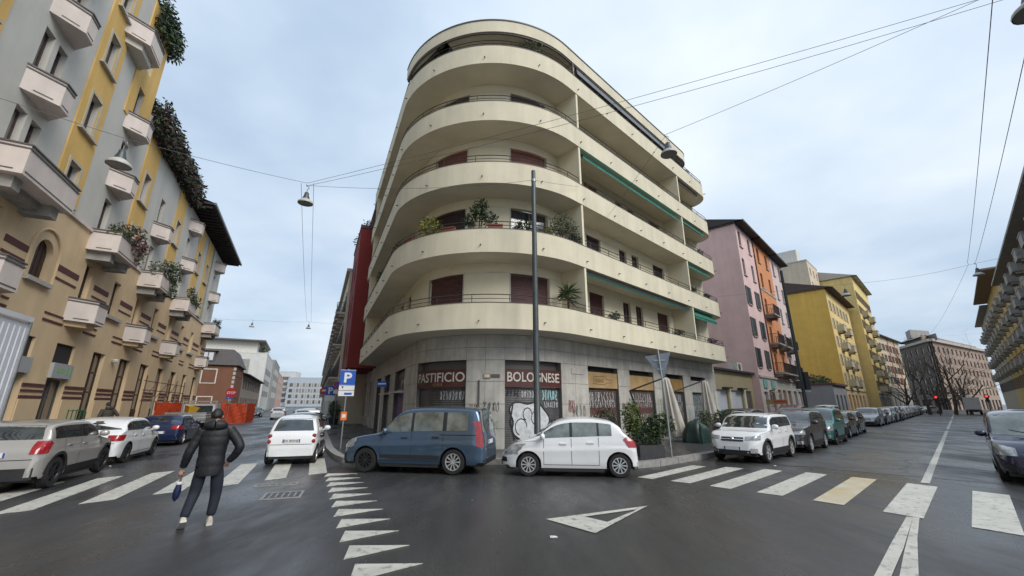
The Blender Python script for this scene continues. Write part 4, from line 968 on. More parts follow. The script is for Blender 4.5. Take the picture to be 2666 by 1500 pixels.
# left street, far side
bh = thing('brown_mansard_house', 'brown house with dark mansard roof and white window outlines past the orange fence', 'building', (fB(80, 0).x, fB(80, 0).y, 0), ANG_B)
Mbr = col('brown_render', (.19, .085, .05))
q = MB(); wall(q, 0, 10, .1, 7.9, [(1.2 + 2.6 * i, 2.2 + 2.6 * i, z, z + 1.7) for i in range(3) for z in (1.2, 4.6)], .2); q.box(.004, 10, .22, 10, .1, 7.9).box(0, .2, .003, .22, .1, 7.9); q.build('wall', Mbr, bh)
for i in range(3):
    for z in (1.2, 4.6): window(bh, 1.2 + 2.6 * i, 2.2 + 2.6 * i, z, z + 1.7, .12, M_wfr, M_glass)
def endframe(y0, y1, z0, z1):
    q = MB(); q.box(-.06, -.002, y0, y0 + .16, z0, z1).box(-.06, -.002, y1 - .16, y1, z0, z1).box(-.06, -.002, y0 + .16, y1 - .16, z1 - .16, z1).box(-.06, -.002, y0 + .16, y1 - .16, z0, z0 + .12); q.build('blind_window_frame', M_letter, bh)
endframe(2.4, 4.5, 5.0, 7.3); endframe(2.4, 4.5, .8, 3.1); endframe(7.2, 9.0, 5.0, 7.3)
q = MB(); a, b, c, d = (-.4, -.4), (10.3, -.4), (10.3, 10.4), (-.4, 10.4); e_ = [(.7, .8), (9.2, .8), (9.2, 9.2), (.7, 9.2)]
P0 = [(*p, 7.9) for p in (a, b, c, d)]; P1 = [(*p, 10.5) for p in e_]; q.add(P0 + P1, [(0, 1, 5, 4), (1, 2, 6, 5), (2, 3, 7, 6), (3, 0, 4, 7), (4, 5, 6, 7), (3, 2, 1, 0)]); q.build('mansard_roof', mat('slate_roof', (.085, .075, .075), .7, noise=(6, .3)), bh, recalc=True)
q = MB(); q.box(-.25, 1.2, 3.1, 4.9, 8.4, 10.1); dm = q.build('dormer', M_trim, bh); 
for y in (3.3, 4.05): q = MB(); q.box(-.29, -.255, y, y + .62, 8.6, 9.8); q.build('dormer_window', M_wdoor, dm)
q = MB(); q.xprism([(-.5, 10.05), (1.2, 10.05), (1.2, 10.15), (-.5, 10.15)], 2.8, 5.2); q.build('dormer_roof', M_trim, dm)
for k in range(11):
    q = MB(); q.box(-.05, .25, -.05, .3, .3 + .68 * k, .75 + .68 * k); q.build('quoin', M_sill, bh)
b2 = block('low_grey_terrace', 'low grey terrace house with overhanging tiled roof behind the stop sign', fB(0, 0), ANG_B, 90.3, 130, 10, 7.2, col('grey_terrace_render', (.33, .29, .25)), [93 + 4 * i for i in range(9)], [(1.3, 3), (4.6, 6.3)], 1.0, M_woodm, roof='gable', eave=.9, roofm=M_eave)
wm_ = block('white_modern_building', 'white modern apartment building with grey panel and roof terrace greenery', fB(0, 0), ANG_B, 136, 165, 16, 15.6, col('white_render', (.55, .55, .53)), [140 + 4.5 * i for i in range(5)], [(4 + 3.1 * k, 5.6 + 3.1 * k) for k in range(3)], 1.4, M_trim, sidem=col('white_side_render', (.60, .60, .575)), roofm=M_letter)
q = MB(); q.box(135.95, 136.0, 4, 10, 3, 14); q.build('grey_panel', M_conc, wm_); q = MB(); q.box(139, 160, 3, 16, 15.9, 19.2); q.build('penthouse', M_letter, wm_); q = MB(); q.box(137, 160, 1, 16, 19.2, 19.6); q.build('penthouse_roof', M_trim, wm_)
block('grey_bay_building', 'grey block with square openings beyond the white modern building', fB(0, 0.6), ANG_B, 165.2, 200, 14, 16.5, col('grey_bay_render', (.27, .28, .27)), [170 + 7 * i for i in range(4)], [(4, 6), (8, 10), (12, 14)], 2.2, M_letter)
block('salmon_building', 'salmon pink house far down the left street', fB(0, 0.6), ANG_B, 201, 260, 14, 14.5, col('salmon_render', (.55, .33, .25)), [205 + 6 * i for i in range(9)], [(4, 6), (8, 10), (11, 13)], 1.6, M_wfr)
pg = V2(-150, 310); gb = block('far_glass_office', 'pale blue glass office block closing the left street', pg, R(12), -14, 24, 20, 20.5, col('glass_office_panel', (.42, .47, .52)), [-11 + 4 * i for i in range(9)], [(2 + 4 * k, 4.6 + 4 * k) for k in range(4)], 3.4, M_wfr)
block('far_white_tower', 'white tower with dark window strip beside the glass office', V2(-168, 312), R(14), -14, 6, 16, 25, col('far_white_render', (.55, .56, .57)), [-10, -5, 0], [(3 + 4 * k, 5.5 + 4 * k) for k in range(5)], 2.4, M_trim)
# ---------------------------------------------------------------- vehicles
def paint(n, c, r=.32, metal=0.0): return mat(n, c, r, metal, noise=(1.3, .06), coat=.9)
P_white = paint('white_paint', (.74, .75, .76)); P_blue = paint('steel_blue_paint', (.062, .108, .172), .2, .45); P_champ = paint('champagne_paint', (.42, .40, .375), .3, .3)
P_navy = paint('navy_paint', (.012, .022, .07), .25, .2); P_dgrey = paint('dark_grey_paint', (.045, .042, .042), .28, .3); P_teal = paint('teal_paint', (.03, .16, .15), .3, .2)
P_silver = paint('silver_paint', (.38, .39, .40), .28, .5); P_black = paint('black_paint', (.014, .014, .016), .22); P_indigo = paint('indigo_paint', (.006, .008, .045), .2, .2); P_red = paint('dull_red_paint', (.22, .03, .03), .35)
P_maroon = paint('maroon_paint', (.035, .010, .012), .3)
M_tyre = mat('tyre_rubber', (.016, .016, .017), .85, bump=(60, .2)); M_blk = mat('black_plastic', (.020, .020, .022), .6, noise=(8, .2)); M_alloy = mat('alloy_rim', (.58, .59, .60), .32, .55); M_alloyd = mat('dark_alloy', (.06, .06, .065), .35, .7)
M_cglass = mat('car_glass', (.040, .050, .052), .03, 0, coat=1.0, spec=.9, noise=(2.5, .7)); M_cglassl = mat('pale_car_glass', (.13, .155, .15), .03, 0, coat=1.0, spec=.9, noise=(2.2, .75))  # pale tone and mottling paint reflections and seats into opaque glass
M_lamp = mat('headlamp', (.34, .36, .38), .08, .1, coat=1, noise=(9, .6)); M_tail = mat('tail_lamp', (.33, .012, .018), .15, 0, coat=1, noise=(6, .3)); M_chrome = mat('chrome', (.62, .63, .64), .15, 1)
M_plate = mat('number_plate', (.68, .68, .68), .5); M_pblue = mat('plate_blue', (.02, .06, .35), .5); M_seam = mat('panel_gap', (.012, .012, .012), .8)
def pchip(pts):
    xs = [p[0] for p in pts]; ys = [p[1] for p in pts]; n = len(xs)
    h = [xs[i + 1] - xs[i] for i in range(n - 1)]; d = [(ys[i + 1] - ys[i]) / h[i] for i in range(n - 1)]
    m = [d[0]] + [0 if d[i - 1] * d[i] <= 0 else 2 * d[i - 1] * d[i] / (d[i - 1] + d[i]) for i in range(1, n - 1)] + [d[-1]]
    def f(x):
        if x <= xs[0]: return ys[0]
        if x >= xs[-1]: return ys[-1]
        i = 0
        while x > xs[i + 1]: i += 1
        t = (x - xs[i]) / h[i]; t2 = t * t; t3 = t2 * t
        return (2 * t3 - 3 * t2 + 1) * ys[i] + (t3 - 2 * t2 + t) * h[i] * m[i] + (-2 * t3 + 3 * t2) * ys[i + 1] + (t3 - t2) * h[i] * m[i + 1]
    return f
def car(name, label, loc, rot, pm, L, W, H, wb, fo, r=.31, cowl=1.15, cowlz=.98, wst=1.75, rend=.28, tailx=.10, tailz=1.02, hoodz=.86, nose=.70, belt=(.93, 1.0), sill=.22, thl=.24,
        glass=None, rim='disc', rimm=None, clad=False, pillars=None, tail='tall', head='slim', rails=False, group=None, wmat2=None, two_tone=None, front=True, rear=True, grille=True, cat='car', qwin=True, doors=2, winz=.07, frim=None, rdrop=.075, hmat=None, rtrim=None):
    glass = glass or M_cglass; rimm = rimm or M_alloy
    a, b = -L / 2, L / 2; w = W / 2; xf = b - fo; xr = xf - wb
    zt = pchip([(a, .50), (a + .02, tailz * .80), (a + max(.04, tailx * .6), tailz * .97), (a + tailx + .02, tailz + .03), (a + rend, H - rdrop), (a + rend + .22, H - rdrop * .42), (a + L * .38, H), (b - wst - .30, H - .02), (b - wst, H - .085), (b - cowl, cowlz), (b - cowl + .10, cowlz - .025), (b - .42, hoodz), (b - .14, nose), (b - .03, nose - .17), (b, .42)])
    zbq = pchip([(a, .47), (a + .02, tailz * .74), (a + .12, tailz * .90), (a + .35, belt[1]), (0, (belt[0] + belt[1]) / 2), (b - cowl - .1, belt[0]), (b - cowl + .25, min(belt[0] - .02, cowlz - .09)), (b - .42, hoodz - .09), (b - .14, nose - .08), (b - .03, nose - .22), (b, .39)])
    zb = lambda x: min(zbq(x), zt(x) - .025)
    hw = pchip([(a, w * .80), (a + .04, w * .88), (a + .16, w * .95), (a + .5, w * .99), (-.2, w), (b - .75, w * .985), (b - .36, w * .92), (b - .15, w * .80), (b - .05, w * .66), (b, w * .54)])
    fl = pchip([(0, .945), (.16, .978), (.40, .984), (.60, .997), (.68, 1.0), (.735, .978), (.86, .972), (1, .955)])
    tl = math.tan(thl)
    def low(x, z): u = (z - sill) / max(.05, zb(x) - sill); return hw(x) * fl(max(0, min(1, u)))
    def sec(x):
        B = zb(x); T = zt(x); h = T - B; yb_ = hw(x) * .955; ze = B + h * (.86 if h > .25 else .5); yr = max(yb_ * .70, yb_ - (ze - B) * tl) if h > .12 else yb_ * .97
        return B, T, yb_, ze, yr
    def yat(x, z):
        B, T, yb_, ze, yr = sec(x)
        if z <= B: return low(x, z)
        if z <= ze: t = (z - B) / (ze - B); return yb_ + (yr - yb_) * t + .018 * math.sin(math.pi * t)
        if z >= T: return -1
        return yr * math.sqrt(max(0, 1 - ((z - ze) / (T - ze)) ** 2.0))
    def xat(y, z, end):
        s = 1 if end > 0 else -1; lo_, hi_ = (0, b) if s > 0 else (a, 0)
        best = None; n = 160
        for i in range(n + 1):
            x = b - (b + .4) * i / n if s > 0 else a + (-a + .4) * i / n
            if yat(x, z) >= abs(y):
                best = x; break
        if best is None: return 0
        if i == 0: return best
        x0 = b - (b + .4) * (i - 1) / n if s > 0 else a + (-a + .4) * (i - 1) / n; x1 = best
        for _ in range(14):
            xm = (x0 + x1) / 2
            if yat(xm, z) >= abs(y): x1 = xm
            else: x0 = xm
        return x1
    ra = r + .055
    def bot(x):
        z = sill + (.06 if x > b - .25 or x < a + .2 else 0)
        for xa in (xf, xr):
            if abs(x - xa) < ra: z = max(z, r + math.sqrt(ra * ra - (x - xa) ** 2))
        return z
    xs = {a, a + .02, a + .06, b, b - .02, b - .06, b - .1}
    xs |= {a + L * i / 54 for i in range(55)}
    for xa in (xf, xr):
        xs = {x for x in xs if abs(x - xa) > ra + .01}
        xs |= {xa + ra * math.cos(math.pi * i / 14) for i in range(15)} | {xa - ra - .004, xa + ra + .004}
    xs = sorted(xs)
    o = MB(); rowsq = []
    for x in xs:
        B, T, yb_, ze, yr = sec(x); z0 = min(bot(x), B - .02); half = []
        for i in range(13): z = z0 + (B - z0) * i / 12; half.append((low(x, z), z))
        for i in range(1, 5): t = i / 4; z = B + (ze - B) * t; half.append((yb_ + (yr - yb_) * t + .018 * math.sin(math.pi * t), z))
        for i in range(1, 8): ph = R(90 * i / 7); half.append((yr * math.cos(ph), ze + (T - ze) * math.sin(ph)))
        rowsq.append([(x, y, z) for y, z in half] + [(x, -y, z) for y, z in half[:-1]][::-1])
    o.grid(rowsq)
    for rw, fl_ in ((rowsq[0], 1), (rowsq[-1], 0)):
        n = len(rw); f = tuple(range(n)); o.add(rw, [f if fl_ else f[::-1]])
    root = thing(name, label, cat, loc, rot, group)
    body = o.build('body', pm, root, smooth=38, recalc=True)
    u_ = MB(); yi = w * .70
    u_.box(a + .12, b - .15, -yi, yi, sill - .02, .46); u_.box(xr - ra - .02, xr + ra + .02, -w * .93, w * .93, .62 * 0 + r + ra * .92, r + ra * .92 + .03) if False else None
    u_.box(xr + ra + .06, xf - ra - .06, -w * .93, w * .93, sill - .085, sill + .01); u_.box(a + .10, xr - ra - .03, -w * .80, w * .80, sill - .05, sill + .08); u_.box(xf + ra + .03, b - .14, -w * .78, w * .78, sill - .05, sill + .08)  # low floor plates added to deepen the shade beneath the car
    u_.build('underbody', M_blk, root)
    eps = .006
    def side_patch(mb, poly, sg, e=eps, nx=6, nz=4):
        px = sorted({p[0] for p in poly}); X = []
        for p0, p1 in zip(px, px[1:]):
            k = max(1, int((p1 - p0) / .12)); X += [p0 + (p1 - p0) * i / k for i in range(k)]
        X.append(px[-1]); G = []
        for x in X:
            zz = []
            for (x0, z0), (x1, z1) in zip(poly, poly[1:] + poly[:1]):
                if abs(x1 - x0) < 1e-9:
                    if abs(x - x0) < 1e-6: zz += [z0, z1]
                elif min(x0, x1) - 1e-9 <= x <= max(x0, x1) + 1e-9: zz.append(z0 + (z1 - z0) * (x - x0) / (x1 - x0))
            lo_, hi_ = min(zz), max(zz); G.append([(x, sg * (max(.02, yat(x, min(z, zt(x) - .004))) + e), z) for z in [lo_ + (hi_ - lo_) * j / nz for j in range(nz + 1)]])
        mb.grid(G, flip=(sg < 0))
    def end_patch(mb, y0, y1, z0, z1, end, e=eps, ny=8, nz=5, y0t=None, y1t=None, z1b=None):
        s = 1 if end > 0 else -1; G = []
        for j in range(nz + 1):
            t = j / nz; ya = y0 + ((y0t if y0t is not None else y0) - y0) * t; yb2 = y1 + ((y1t if y1t is not None else y1) - y1) * t; row = []
            for i in range(ny + 1):
                f = i / ny; y = ya + (yb2 - ya) * f; zz1 = z1 + ((z1b - z1) * f if z1b is not None else 0); z = z0 + (zz1 - z0) * t
                ym = min(abs(y), .995 * max(yat(b - .6, z), yat(a + .5, z), .1)) * (1 if y >= 0 else -1)
                row.append((xat(ym, z, end) + s * e, ym * (1 + e / w), z))
            G.append(row)
        mb.grid(G, flip=(s < 0))
    # glass
    if front:
        q = MB(); bw = hw(b - cowl - .1) * .955; tw = sec(b - wst - .1)[4]
        end_patch(q, -bw * .90, bw * .90, cowlz + .035, H - .10, 1, .006, 10, 8, -tw * .93, tw * .93); q.build('windscreen', glass, root, smooth=60)
        q = MB(); q.tube([(xat(.35, cowlz + .05, 1) + .015, .35, cowlz + .05), (xat(-.1, cowlz + .09, 1) + .015, -.1, cowlz + .09), (xat(-.42, cowlz + .16, 1) + .012, -.42, cowlz + .16)], .009, 4); q.build('wiper', M_blk, root)
    if rear:
        q = MB(); bw = yat(a + .3, tailz + .1); tw = sec(a + rend + .2)[4]
        end_patch(q, -bw * .86, bw * .86, tailz + .06, H - .12, -1, .006, 10, 7, -tw * .84, tw * .84); q.build('rear_window', glass, root, smooth=60)
    xw0 = b - cowl - .32; pill = pillars or [(xw0, b - wst - .62), (b - wst - .70, a + .95), (a + .88, a + .45)]
    def topw(x): return min(zb(x) + (sec(x)[3] - zb(x)) * .90, H - .14)
    for sg in (1, -1):
        for (x1_, x0_) in pill:
            n = 6; X = [x0_ + (x1_ - x0_) * i / n for i in range(n + 1)]
            bo = [(x, zb(x) + winz) for x in X]; tp = [(x, max(zb(x) + winz + .01, topw(x))) for x in X]
            q = MB(); G = [[(x, sg * (yat(x, zl + (zh - zl) * j / 4) + eps), zl + (zh - zl) * j / 4) for j in range(5)] for (x, zl), (_, zh) in zip(bo, tp)]
            q.grid(G, flip=(sg < 0)); q.build('side_window', wmat2 or glass, root, smooth=60)
        # black surround between the windows (the pillars)
        for (p, q2) in zip(pill, pill[1:]):
            q = MB(); x0_, x1_ = q2[0], p[1]
            if x1_ - x0_ > .01:
                q.grid([[(x, sg * (yat(x, zb(x) + winz + (topw(x) - zb(x) - winz) * j / 4) + eps * .8), zb(x) + winz + (topw(x) - zb(x) - winz) * j / 4) for j in range(5)] for x in (x0_, x1_)], flip=(sg < 0)); q.build('pillar_trim', M_blk, root, smooth=60)
        # panel gaps
        gaps = []
        xd = [xf - ra - .12 + .05, pill[0][1] - .04] + ([pill[1][1] - .03] if doors == 2 and len(pill) > 1 else [])
        for i, x in enumerate(xd):
            ztop = zb(x) + .04; zlo = sill + .08 if i < len(xd) - 1 or doors == 1 else max(sill + .1, bot(x) + .05)
            q = MB(); q.grid([[(x + dx, sg * (low(x, zlo + (ztop - zlo) * j / 6) + .003), zlo + (ztop - zlo) * j / 6) for j in range(7)] for dx in (-.006, .006)], flip=(sg < 0)); q.build('door_gap', M_seam, root)
        q = MB(); xa_, xb_ = xd[-1], xd[0]
        q.grid([[(xa_ + (xb_ - xa_) * i / 8, sg * (low(xa_ + (xb_ - xa_) * i / 8, sill + .08 + dz) + .003), sill + .08 + dz) for i in range(9)] for dz in (0, .012)], flip=(sg > 0)); q.build('sill_gap', M_seam, root)
        for x in [x + .14 for x in xd[1:]]:
            z = zb(x) - .10; q = MB(); y = low(x, z); q.obox((x + .08, sg * (y + .012), z), .19, .03, .028); q.build('door_handle', hmat or pm, root)
        # mirror
        xm = b - cowl - .30; zm = zb(xm) + .10; ym = yat(xm, zm)
        q = MB(); M4 = Matrix.Translation((xm, sg * (ym + .13), zm + .02)) @ Matrix.Diagonal((.075, .115, .085, 1)); q.lathe([(.0, -1), (.62, -.82), (.95, -.4), (1, .1), (.85, .6), (.5, .9), (0, 1)], 12, M4); q.obox((xm - .005, sg * (ym + .03), zm - .03), .05, .10, .04)
        mo = q.build('wing_mirror', pm, root, smooth=50)
        # lamps
        q = MB()
        if head == 'slim': side = (w * .46, w * .90, nose - .10, nose + .0, nose + .045)
        elif head == 'tall': side = (w * .52, w * .93, nose - .13, nose + .05, hoodz - .03)
        else: side = (w * .52, w * .95, nose - .10, nose + .08, hoodz - .01)
        y0, y1 = (side[0] * sg, side[1] * sg)
        if front: end_patch(q, y0, y1, side[2], side[3], 1, .012, 8, 4, z1b=side[4]); q.build('headlight', M_lamp, root, smooth=60)
        q = MB()
        if tail == 'tall': end_patch(q, sg * w * .87, sg * w * .955, tailz - .34, tailz + .34, -1, .012, 4, 6, sg * w * .84, sg * w * .90)
        elif tail == 'side': end_patch(q, sg * w * .55, sg * w * .955, tailz - .28, tailz - .10, -1, .012, 8, 3)
        elif tail == 'corner': end_patch(q, sg * w * .70, sg * w * .95, tailz - .24, tailz + .03, -1, .012, 6, 4)
        if tail == 'dots':
            for dz in (-.09, -.26):
                yy = w * .84; zz = tailz + dz; x = xat(yy, zz, -1); q.lathe([(0, .03), (.055, .025), (.065, 0)], 12, Matrix.Translation((x - .0, sg * yy, zz)) @ Matrix.Rotation(R(-90), 4, 'Y') @ Matrix.Rotation(0, 4, 'Z'))
        if rear: q.build('tail_light', M_tail, root, smooth=60)
        # wheels
        for xa in (xf, xr):
            tw_ = .20; Mx = Matrix.Translation((xa, sg * (w * .965 - tw_ / 2), r)) @ Matrix.Rotation(R(-90 * sg), 4, 'X')
            q = MB(); q.lathe([(r * .66, -tw_ / 2), (r * .90, -tw_ / 2), (r, -tw_ * .32), (r, tw_ * .32), (r * .93, tw_ / 2), (r * .68, tw_ / 2), (r * .66, tw_ * .30)], 24, Mx, cap=False); whl = q.build('wheel', M_tyre, root, smooth=40)
            q = MB(); q.lathe([(0, tw_ * .10), (r * .66, tw_ * .10), (r * .66, -tw_ * .4)], 20, Mx, cap=False); q.build('brake_disc', M_blk, whl, smooth=40)
            q = MB(); q.lathe([(r * .69, tw_ * .46), (r * .62, tw_ * .47), (r * .60, tw_ * .30)], 24, Mx, cap=False); k = {'disc': 10, 'spoke5': 5, 'plain': 0}[rim]
            rmm = frim if (frim and xa == xf) else rimm
            if rim == 'plain':
                q.lathe([(0, tw_ * .2), (r * .30, tw_ * .22), (r * .36, tw_ * .34), (r * .60, tw_ * .30)], 20, Mx, cap=False)
            else:
                q.lathe([(0, tw_ * .40), (r * .16, tw_ * .38), (r * .18, tw_ * .28)], 12, Mx, cap=False)
                for i in range(k):
                    an = 2 * math.pi * i / k; ww_ = (.40 if rim == 'disc' else .42) * 2 * math.pi * r * .4 / k
                    for off_ in ((0,) if k > 5 else (-.09, .09)):
                        pts = []
                        for rr_, half_ in ((r * .14, ww_ * .32), (r * .63, ww_ * (.62 if k > 5 else .3))):
                            for sg2 in (-1, 1):
                                an2 = an + off_; pts.append((rr_ * math.cos(an2) - sg2 * half_ * math.sin(an2), rr_ * math.sin(an2) + sg2 * half_ * math.cos(an2)))
                        P_ = [pts[0], pts[1], pts[3], pts[2]]
                        q.add([Mx @ Vector((x, y, tw_ * .44)) for x, y in P_] + [Mx @ Vector((x, y, tw_ * .30)) for x, y in P_], [(0, 1, 2, 3), (0, 4, 5, 1), (1, 5, 6, 2), (2, 6, 7, 3), (3, 7, 4, 0)])
            q.build('rim', rmm, whl, recalc=True)
            # wheel well and arch lip
            q = MB(); n = 12; G = [[], []]
            for i in range(n + 1):
                an = math.pi * i / n; x = xa + ra * math.cos(an); z = r + ra * math.sin(an); G[0].append((x, sg * (low(x, z) - .004), z)); G[1].append((x, sg * w * .55, z))
            q.grid(G, flip=(sg > 0)); q.build('wheel_well', M_blk, root)
            if clad:
                q = MB(); G = [[], []]
                for i in range(n + 1):
                    an = math.pi * i / n
                    for k2, rr_ in ((0, ra - .005), (1, ra + .065)):
                        x = xa + rr_ * math.cos(an); z = max(sill, r + rr_ * math.sin(an)); G[k2].append((x, sg * (low(x, z) + .010), z))
                q.grid(G, flip=(sg > 0)); q.build('arch_cladding', M_blk, root)
        if clad:
            q = MB(); xa_, xb_ = xr + ra + .05, xf - ra - .05
            q.grid([[(xa_ + (xb_ - xa_) * i / 8, sg * (low(xa_ + (xb_ - xa_) * i / 8, z) + .012), z) for i in range(9)] for z in (sill, sill + .16)], flip=(sg > 0)); q.build('sill_cladding', M_blk, root)
        if rails:
            q = MB(); X = [a + rend + .25 + (L - wst - rend - .55) * i / 8 for i in range(9)]
            q.tube([(x, sg * (sec(x)[4] * .90), sec(x)[1] - .015 + (.045 if 0 < i < 8 else 0)) for i, x in enumerate(X)], .018, 6); q.build('roof_rail', M_chrome if rails != 'black' else M_blk, root)
        if two_tone:
            q = MB(); side_patch(q, [(xr + ra + .05, sill + .1), (xf - ra - .02, sill + .1), (xf - ra + .05, belt[0] - .02), (xr + ra - .05, belt[1] - .05)], sg, .004); q.build('door', two_tone, root, smooth=60)
    # ends
    if front:
        q = MB(); end_patch(q, -w * .62, w * .62, .26, .42, 1, .008, 10, 3); q.build('lower_grille', M_blk, root, smooth=60)
        if grille:
            q = MB(); end_patch(q, -w * .40, w * .40, nose - .15, nose - .02, 1, .010, 8, 3); gr = q.build('grille', M_blk, root, smooth=60)
            q = MB(); end_patch(q, -w * .40, w * .40, nose - .095, nose - .075, 1, .016, 8, 1); q.build('grille_bar', M_chrome, gr)
            q = MB(); x = xat(0, nose - .08, 1); q.lathe([(0, .02), (.05, .018), (.06, 0)], 14, Matrix.Translation((x + .012, 0, nose - .08)) @ Matrix.Rotation(R(90), 4, 'Y')); q.build('badge', M_chrome, gr)
        z = .47; x = xat(0, z, 1); q = MB(); q.obox((x + .015, 0, z), .015, .52, .11); pl0 = q.build('number_plate', M_plate, root)
        for yy in (-.24, .24): q = MB(); q.obox((x + .024, yy, z), .004, .035, .10); q.build('plate_band', M_pblue, pl0)
        for sg in (-1, 1):
            q = MB(); end_patch(q, sg * w * .62, sg * w * .82, .36, .48, 1, .010, 4, 3); q.build('fog_light', M_blk if not clad else M_chrome, root)
    if rear:
        q = MB(); end_patch(q, -w * .86, w * .86, .27, .40 if not clad else .52, -1, .008, 10, 3); q.build('rear_bumper_trim', M_blk if (clad or rtrim) else pm, root, smooth=60)
        z = tailz - .24 if tail in ('tall', 'dots', 'corner') else .62; x = xat(0, z, -1); q = MB(); q.obox((x - .012, 0, z), .015, .52, .11); pl0 = q.build('number_plate', M_plate, root)
        for yy in (-.24, .24): q = MB(); q.obox((x - .021, yy, z), .004, .035, .10); q.build('plate_band', M_pblue, pl0)
        q = MB(); q.grid([[(xat(y, tailz - .36 + dz, -1) - .004, y, tailz - .36 + dz) for dz in (0, .014)] for y in [w * .8 * (i / 5 - 1) for i in range(11)]]); q.build('tailgate_gap', M_seam, root)
    CARF[name] = dict(low=low, yat=yat, xat=xat, root=root, w=w, a=a, b=b, tailz=tailz)
    return root
CARF = {}
def at(x, y): return (x, y, .004)
van = car('family_van', 'steel blue family van parked across the corner in front of the closed shops', at(-2.80, 13.45), R(169.7), P_blue, 4.42, 1.835, 1.84, 2.66, .87, .335, 1.20, 1.10, 1.95, .22, .05, 1.08, .96, .80, (1.02, 1.10), .26, .16, M_cglassl, 'disc', M_alloy, pillars=[(.72, -.02), (-.10, -.98), (-1.10, -1.72)], tail='tall', cat='van', head='tall', frim=M_alloyd, hmat=M_blk, rtrim=True)
cf = CARF['family_van']
for sg in (1, -1):
    q = MB(); q.grid([[(x, sg * (cf['yat'](x, z) + .006), z) for z in (1.035, 1.06)] for x in [-2.0 + .1 * i for i in range(12)]], flip=(sg < 0)); q.build('sliding_door_rail', M_seam, van)
    q = MB(); q.grid([[(x, sg * (cf['low'](x, z) + .012), z) for z in (.40, .50)] for x in [-.92 + .1 * i for i in range(19)]], flip=(sg < 0)); q.build('side_moulding', M_blk, van)
yar = car('white_hatchback', 'small white five-door hatchback parked behind the blue van', at(1.62, 12.84), R(174.3), P_white, 3.75, 1.695, 1.54, 2.46, .78, .30, .88, 1.0, 1.62, .52, .17, 1.0, .85, .66, (.90, .99), .22, .27, M_cglassl, 'disc', pillars=[(.66, -.05), (-.13, -.80), (-.86, -1.20)], tail='corner', head='big', rdrop=.17)
sma = car('microcar', 'tiny white two-seat car with maroon doors stopped on the crossing, seen from behind', at(-7.60, 15.55), R(107), P_white, 2.70, 1.56, 1.54, 1.87, .42, .29, .62, .98, 1.10, .42, .14, .98, .82, .70, (.92, .98), .24, .33, M_cglass, 'spoke5', pillars=[(.45, -.42)], tail='dots', doors=1, rdrop=.13, two_tone=P_maroon)
cf = CARF['microcar']; zp = cf['tailz'] - .24; q = MB(); text_on(q, 'EX 805NE', .21, -.21, zp - .035, zp + .035, 0, .01)
q.build('plate_text', M_blk, sma, fn=lambda x, y, z: (cf['xat'](0, zp, -1) - .0215, x, z))
jee = car('compact_crossover', 'champagne crossover with black cladding at the kerb below the shop sign', at(-12.22, 11.42), R(114.5), P_champ, 4.08, 1.776, 1.53, 2.56, .78, .345, 1.15, 1.02, 1.75, .38, .20, 1.05, .92, .76, (.98, 1.04), .27, .24, None, 'spoke5', M_alloyd, clad=True, tail='corner', rdrop=.13)
fie = car('sporty_hatchback', 'white sporty hatchback parked between the champagne crossover and the navy car', at(-14.30, 15.70), R(113.5), P_white, 4.04, 1.735, 1.47, 2.49, .82, .315, 1.15, .96, 1.75, .55, .22, 1.02, .84, .68, (.90, .98), .21, .26, None, 'spoke5', M_alloyd, tail='side', rdrop=.15)
bmw = car('navy_hatchback', 'navy hatchback parked ahead of the white sporty hatchback', at(-17.40, 22.15), R(115), P_navy, 4.32, 1.765, 1.42, 2.69, .77, .315, 1.35, .95, 2.0, .60, .22, 1.02, .84, .68, (.88, .97), .20, .28, None, 'spoke5', tail='side')
vw = car('white_crossover', 'white crossover facing the crossing at the head of the kerbside row', at(8.98, 16.2), R(222.0), P_white, 4.11, 1.76, 1.58, 2.56, .80, .335, 1.15, 1.05, 1.72, .32, .12, 1.05, 1.0, .84, (1.0, 1.05), .28, .24, None, 'spoke5', clad=True, rails=True, tail='corner', head='slim')
suv = car('dark_grey_suv', 'dark grey sport utility car parked right behind the white crossover', at(12.55, 19.35), R(223.7), P_dgrey, 4.48, 1.865, 1.66, 2.67, .87, .355, 1.25, 1.10, 1.95, .45, .20, 1.12, 1.0, .82, (1.03, 1.10), .28, .24, None, 'spoke5', clad=True, tail='corner')
grn = car('teal_mini_van', 'teal small van with tall roof in the kerbside row', at(16.05, 22.55), R(223.7), P_teal, 3.96, 1.72, 1.74, 2.51, .80, .315, .95, 1.08, 1.62, .22, .06, 1.06, .97, .80, (1.0, 1.08), .24, .17, None, 'plain', M_alloyd, clad=True, rails='black', tail='tall', head='tall', cat='van')
qub = car('indigo_mini_van', 'indigo small van with cloudy headlights facing the crossing alone at the opposite kerb', at(14.05, 11.75), R(223.7), P_indigo, 3.96, 1.72, 1.74, 2.51, .80, .32, .95, 1.08, 1.62, .22, .06, 1.06, .97, .80, (1.0, 1.08), .24, .17, M_cglassl, 'plain', M_alloyd, clad=False, tail='tall', head='tall', cat='van')
gen = car('grey_hatchback', 'grey hatchback parked just behind the teal van', at(*fR(19.0, -5.1)), R(223.7), P_dgrey, 4.0, 1.73, 1.48, 2.5, .80, .31, 1.12, .97, 1.72, .45, .2, 1.02, .86, .70, (.91, .99), .22, .26, None, 'spoke5', tail='corner')
mpv = car('silver_people_carrier', 'silver people carrier first in the row after the gap', at(*fR(37.0, -4.7)), R(223.7), P_silver, 4.4, 1.80, 1.62, 2.65, .88, .32, 1.12, 1.04, 1.75, .30, .1, 1.05, .92, .74, (.95, 1.04), .22, .2, None, 'spoke5', tail='tall')
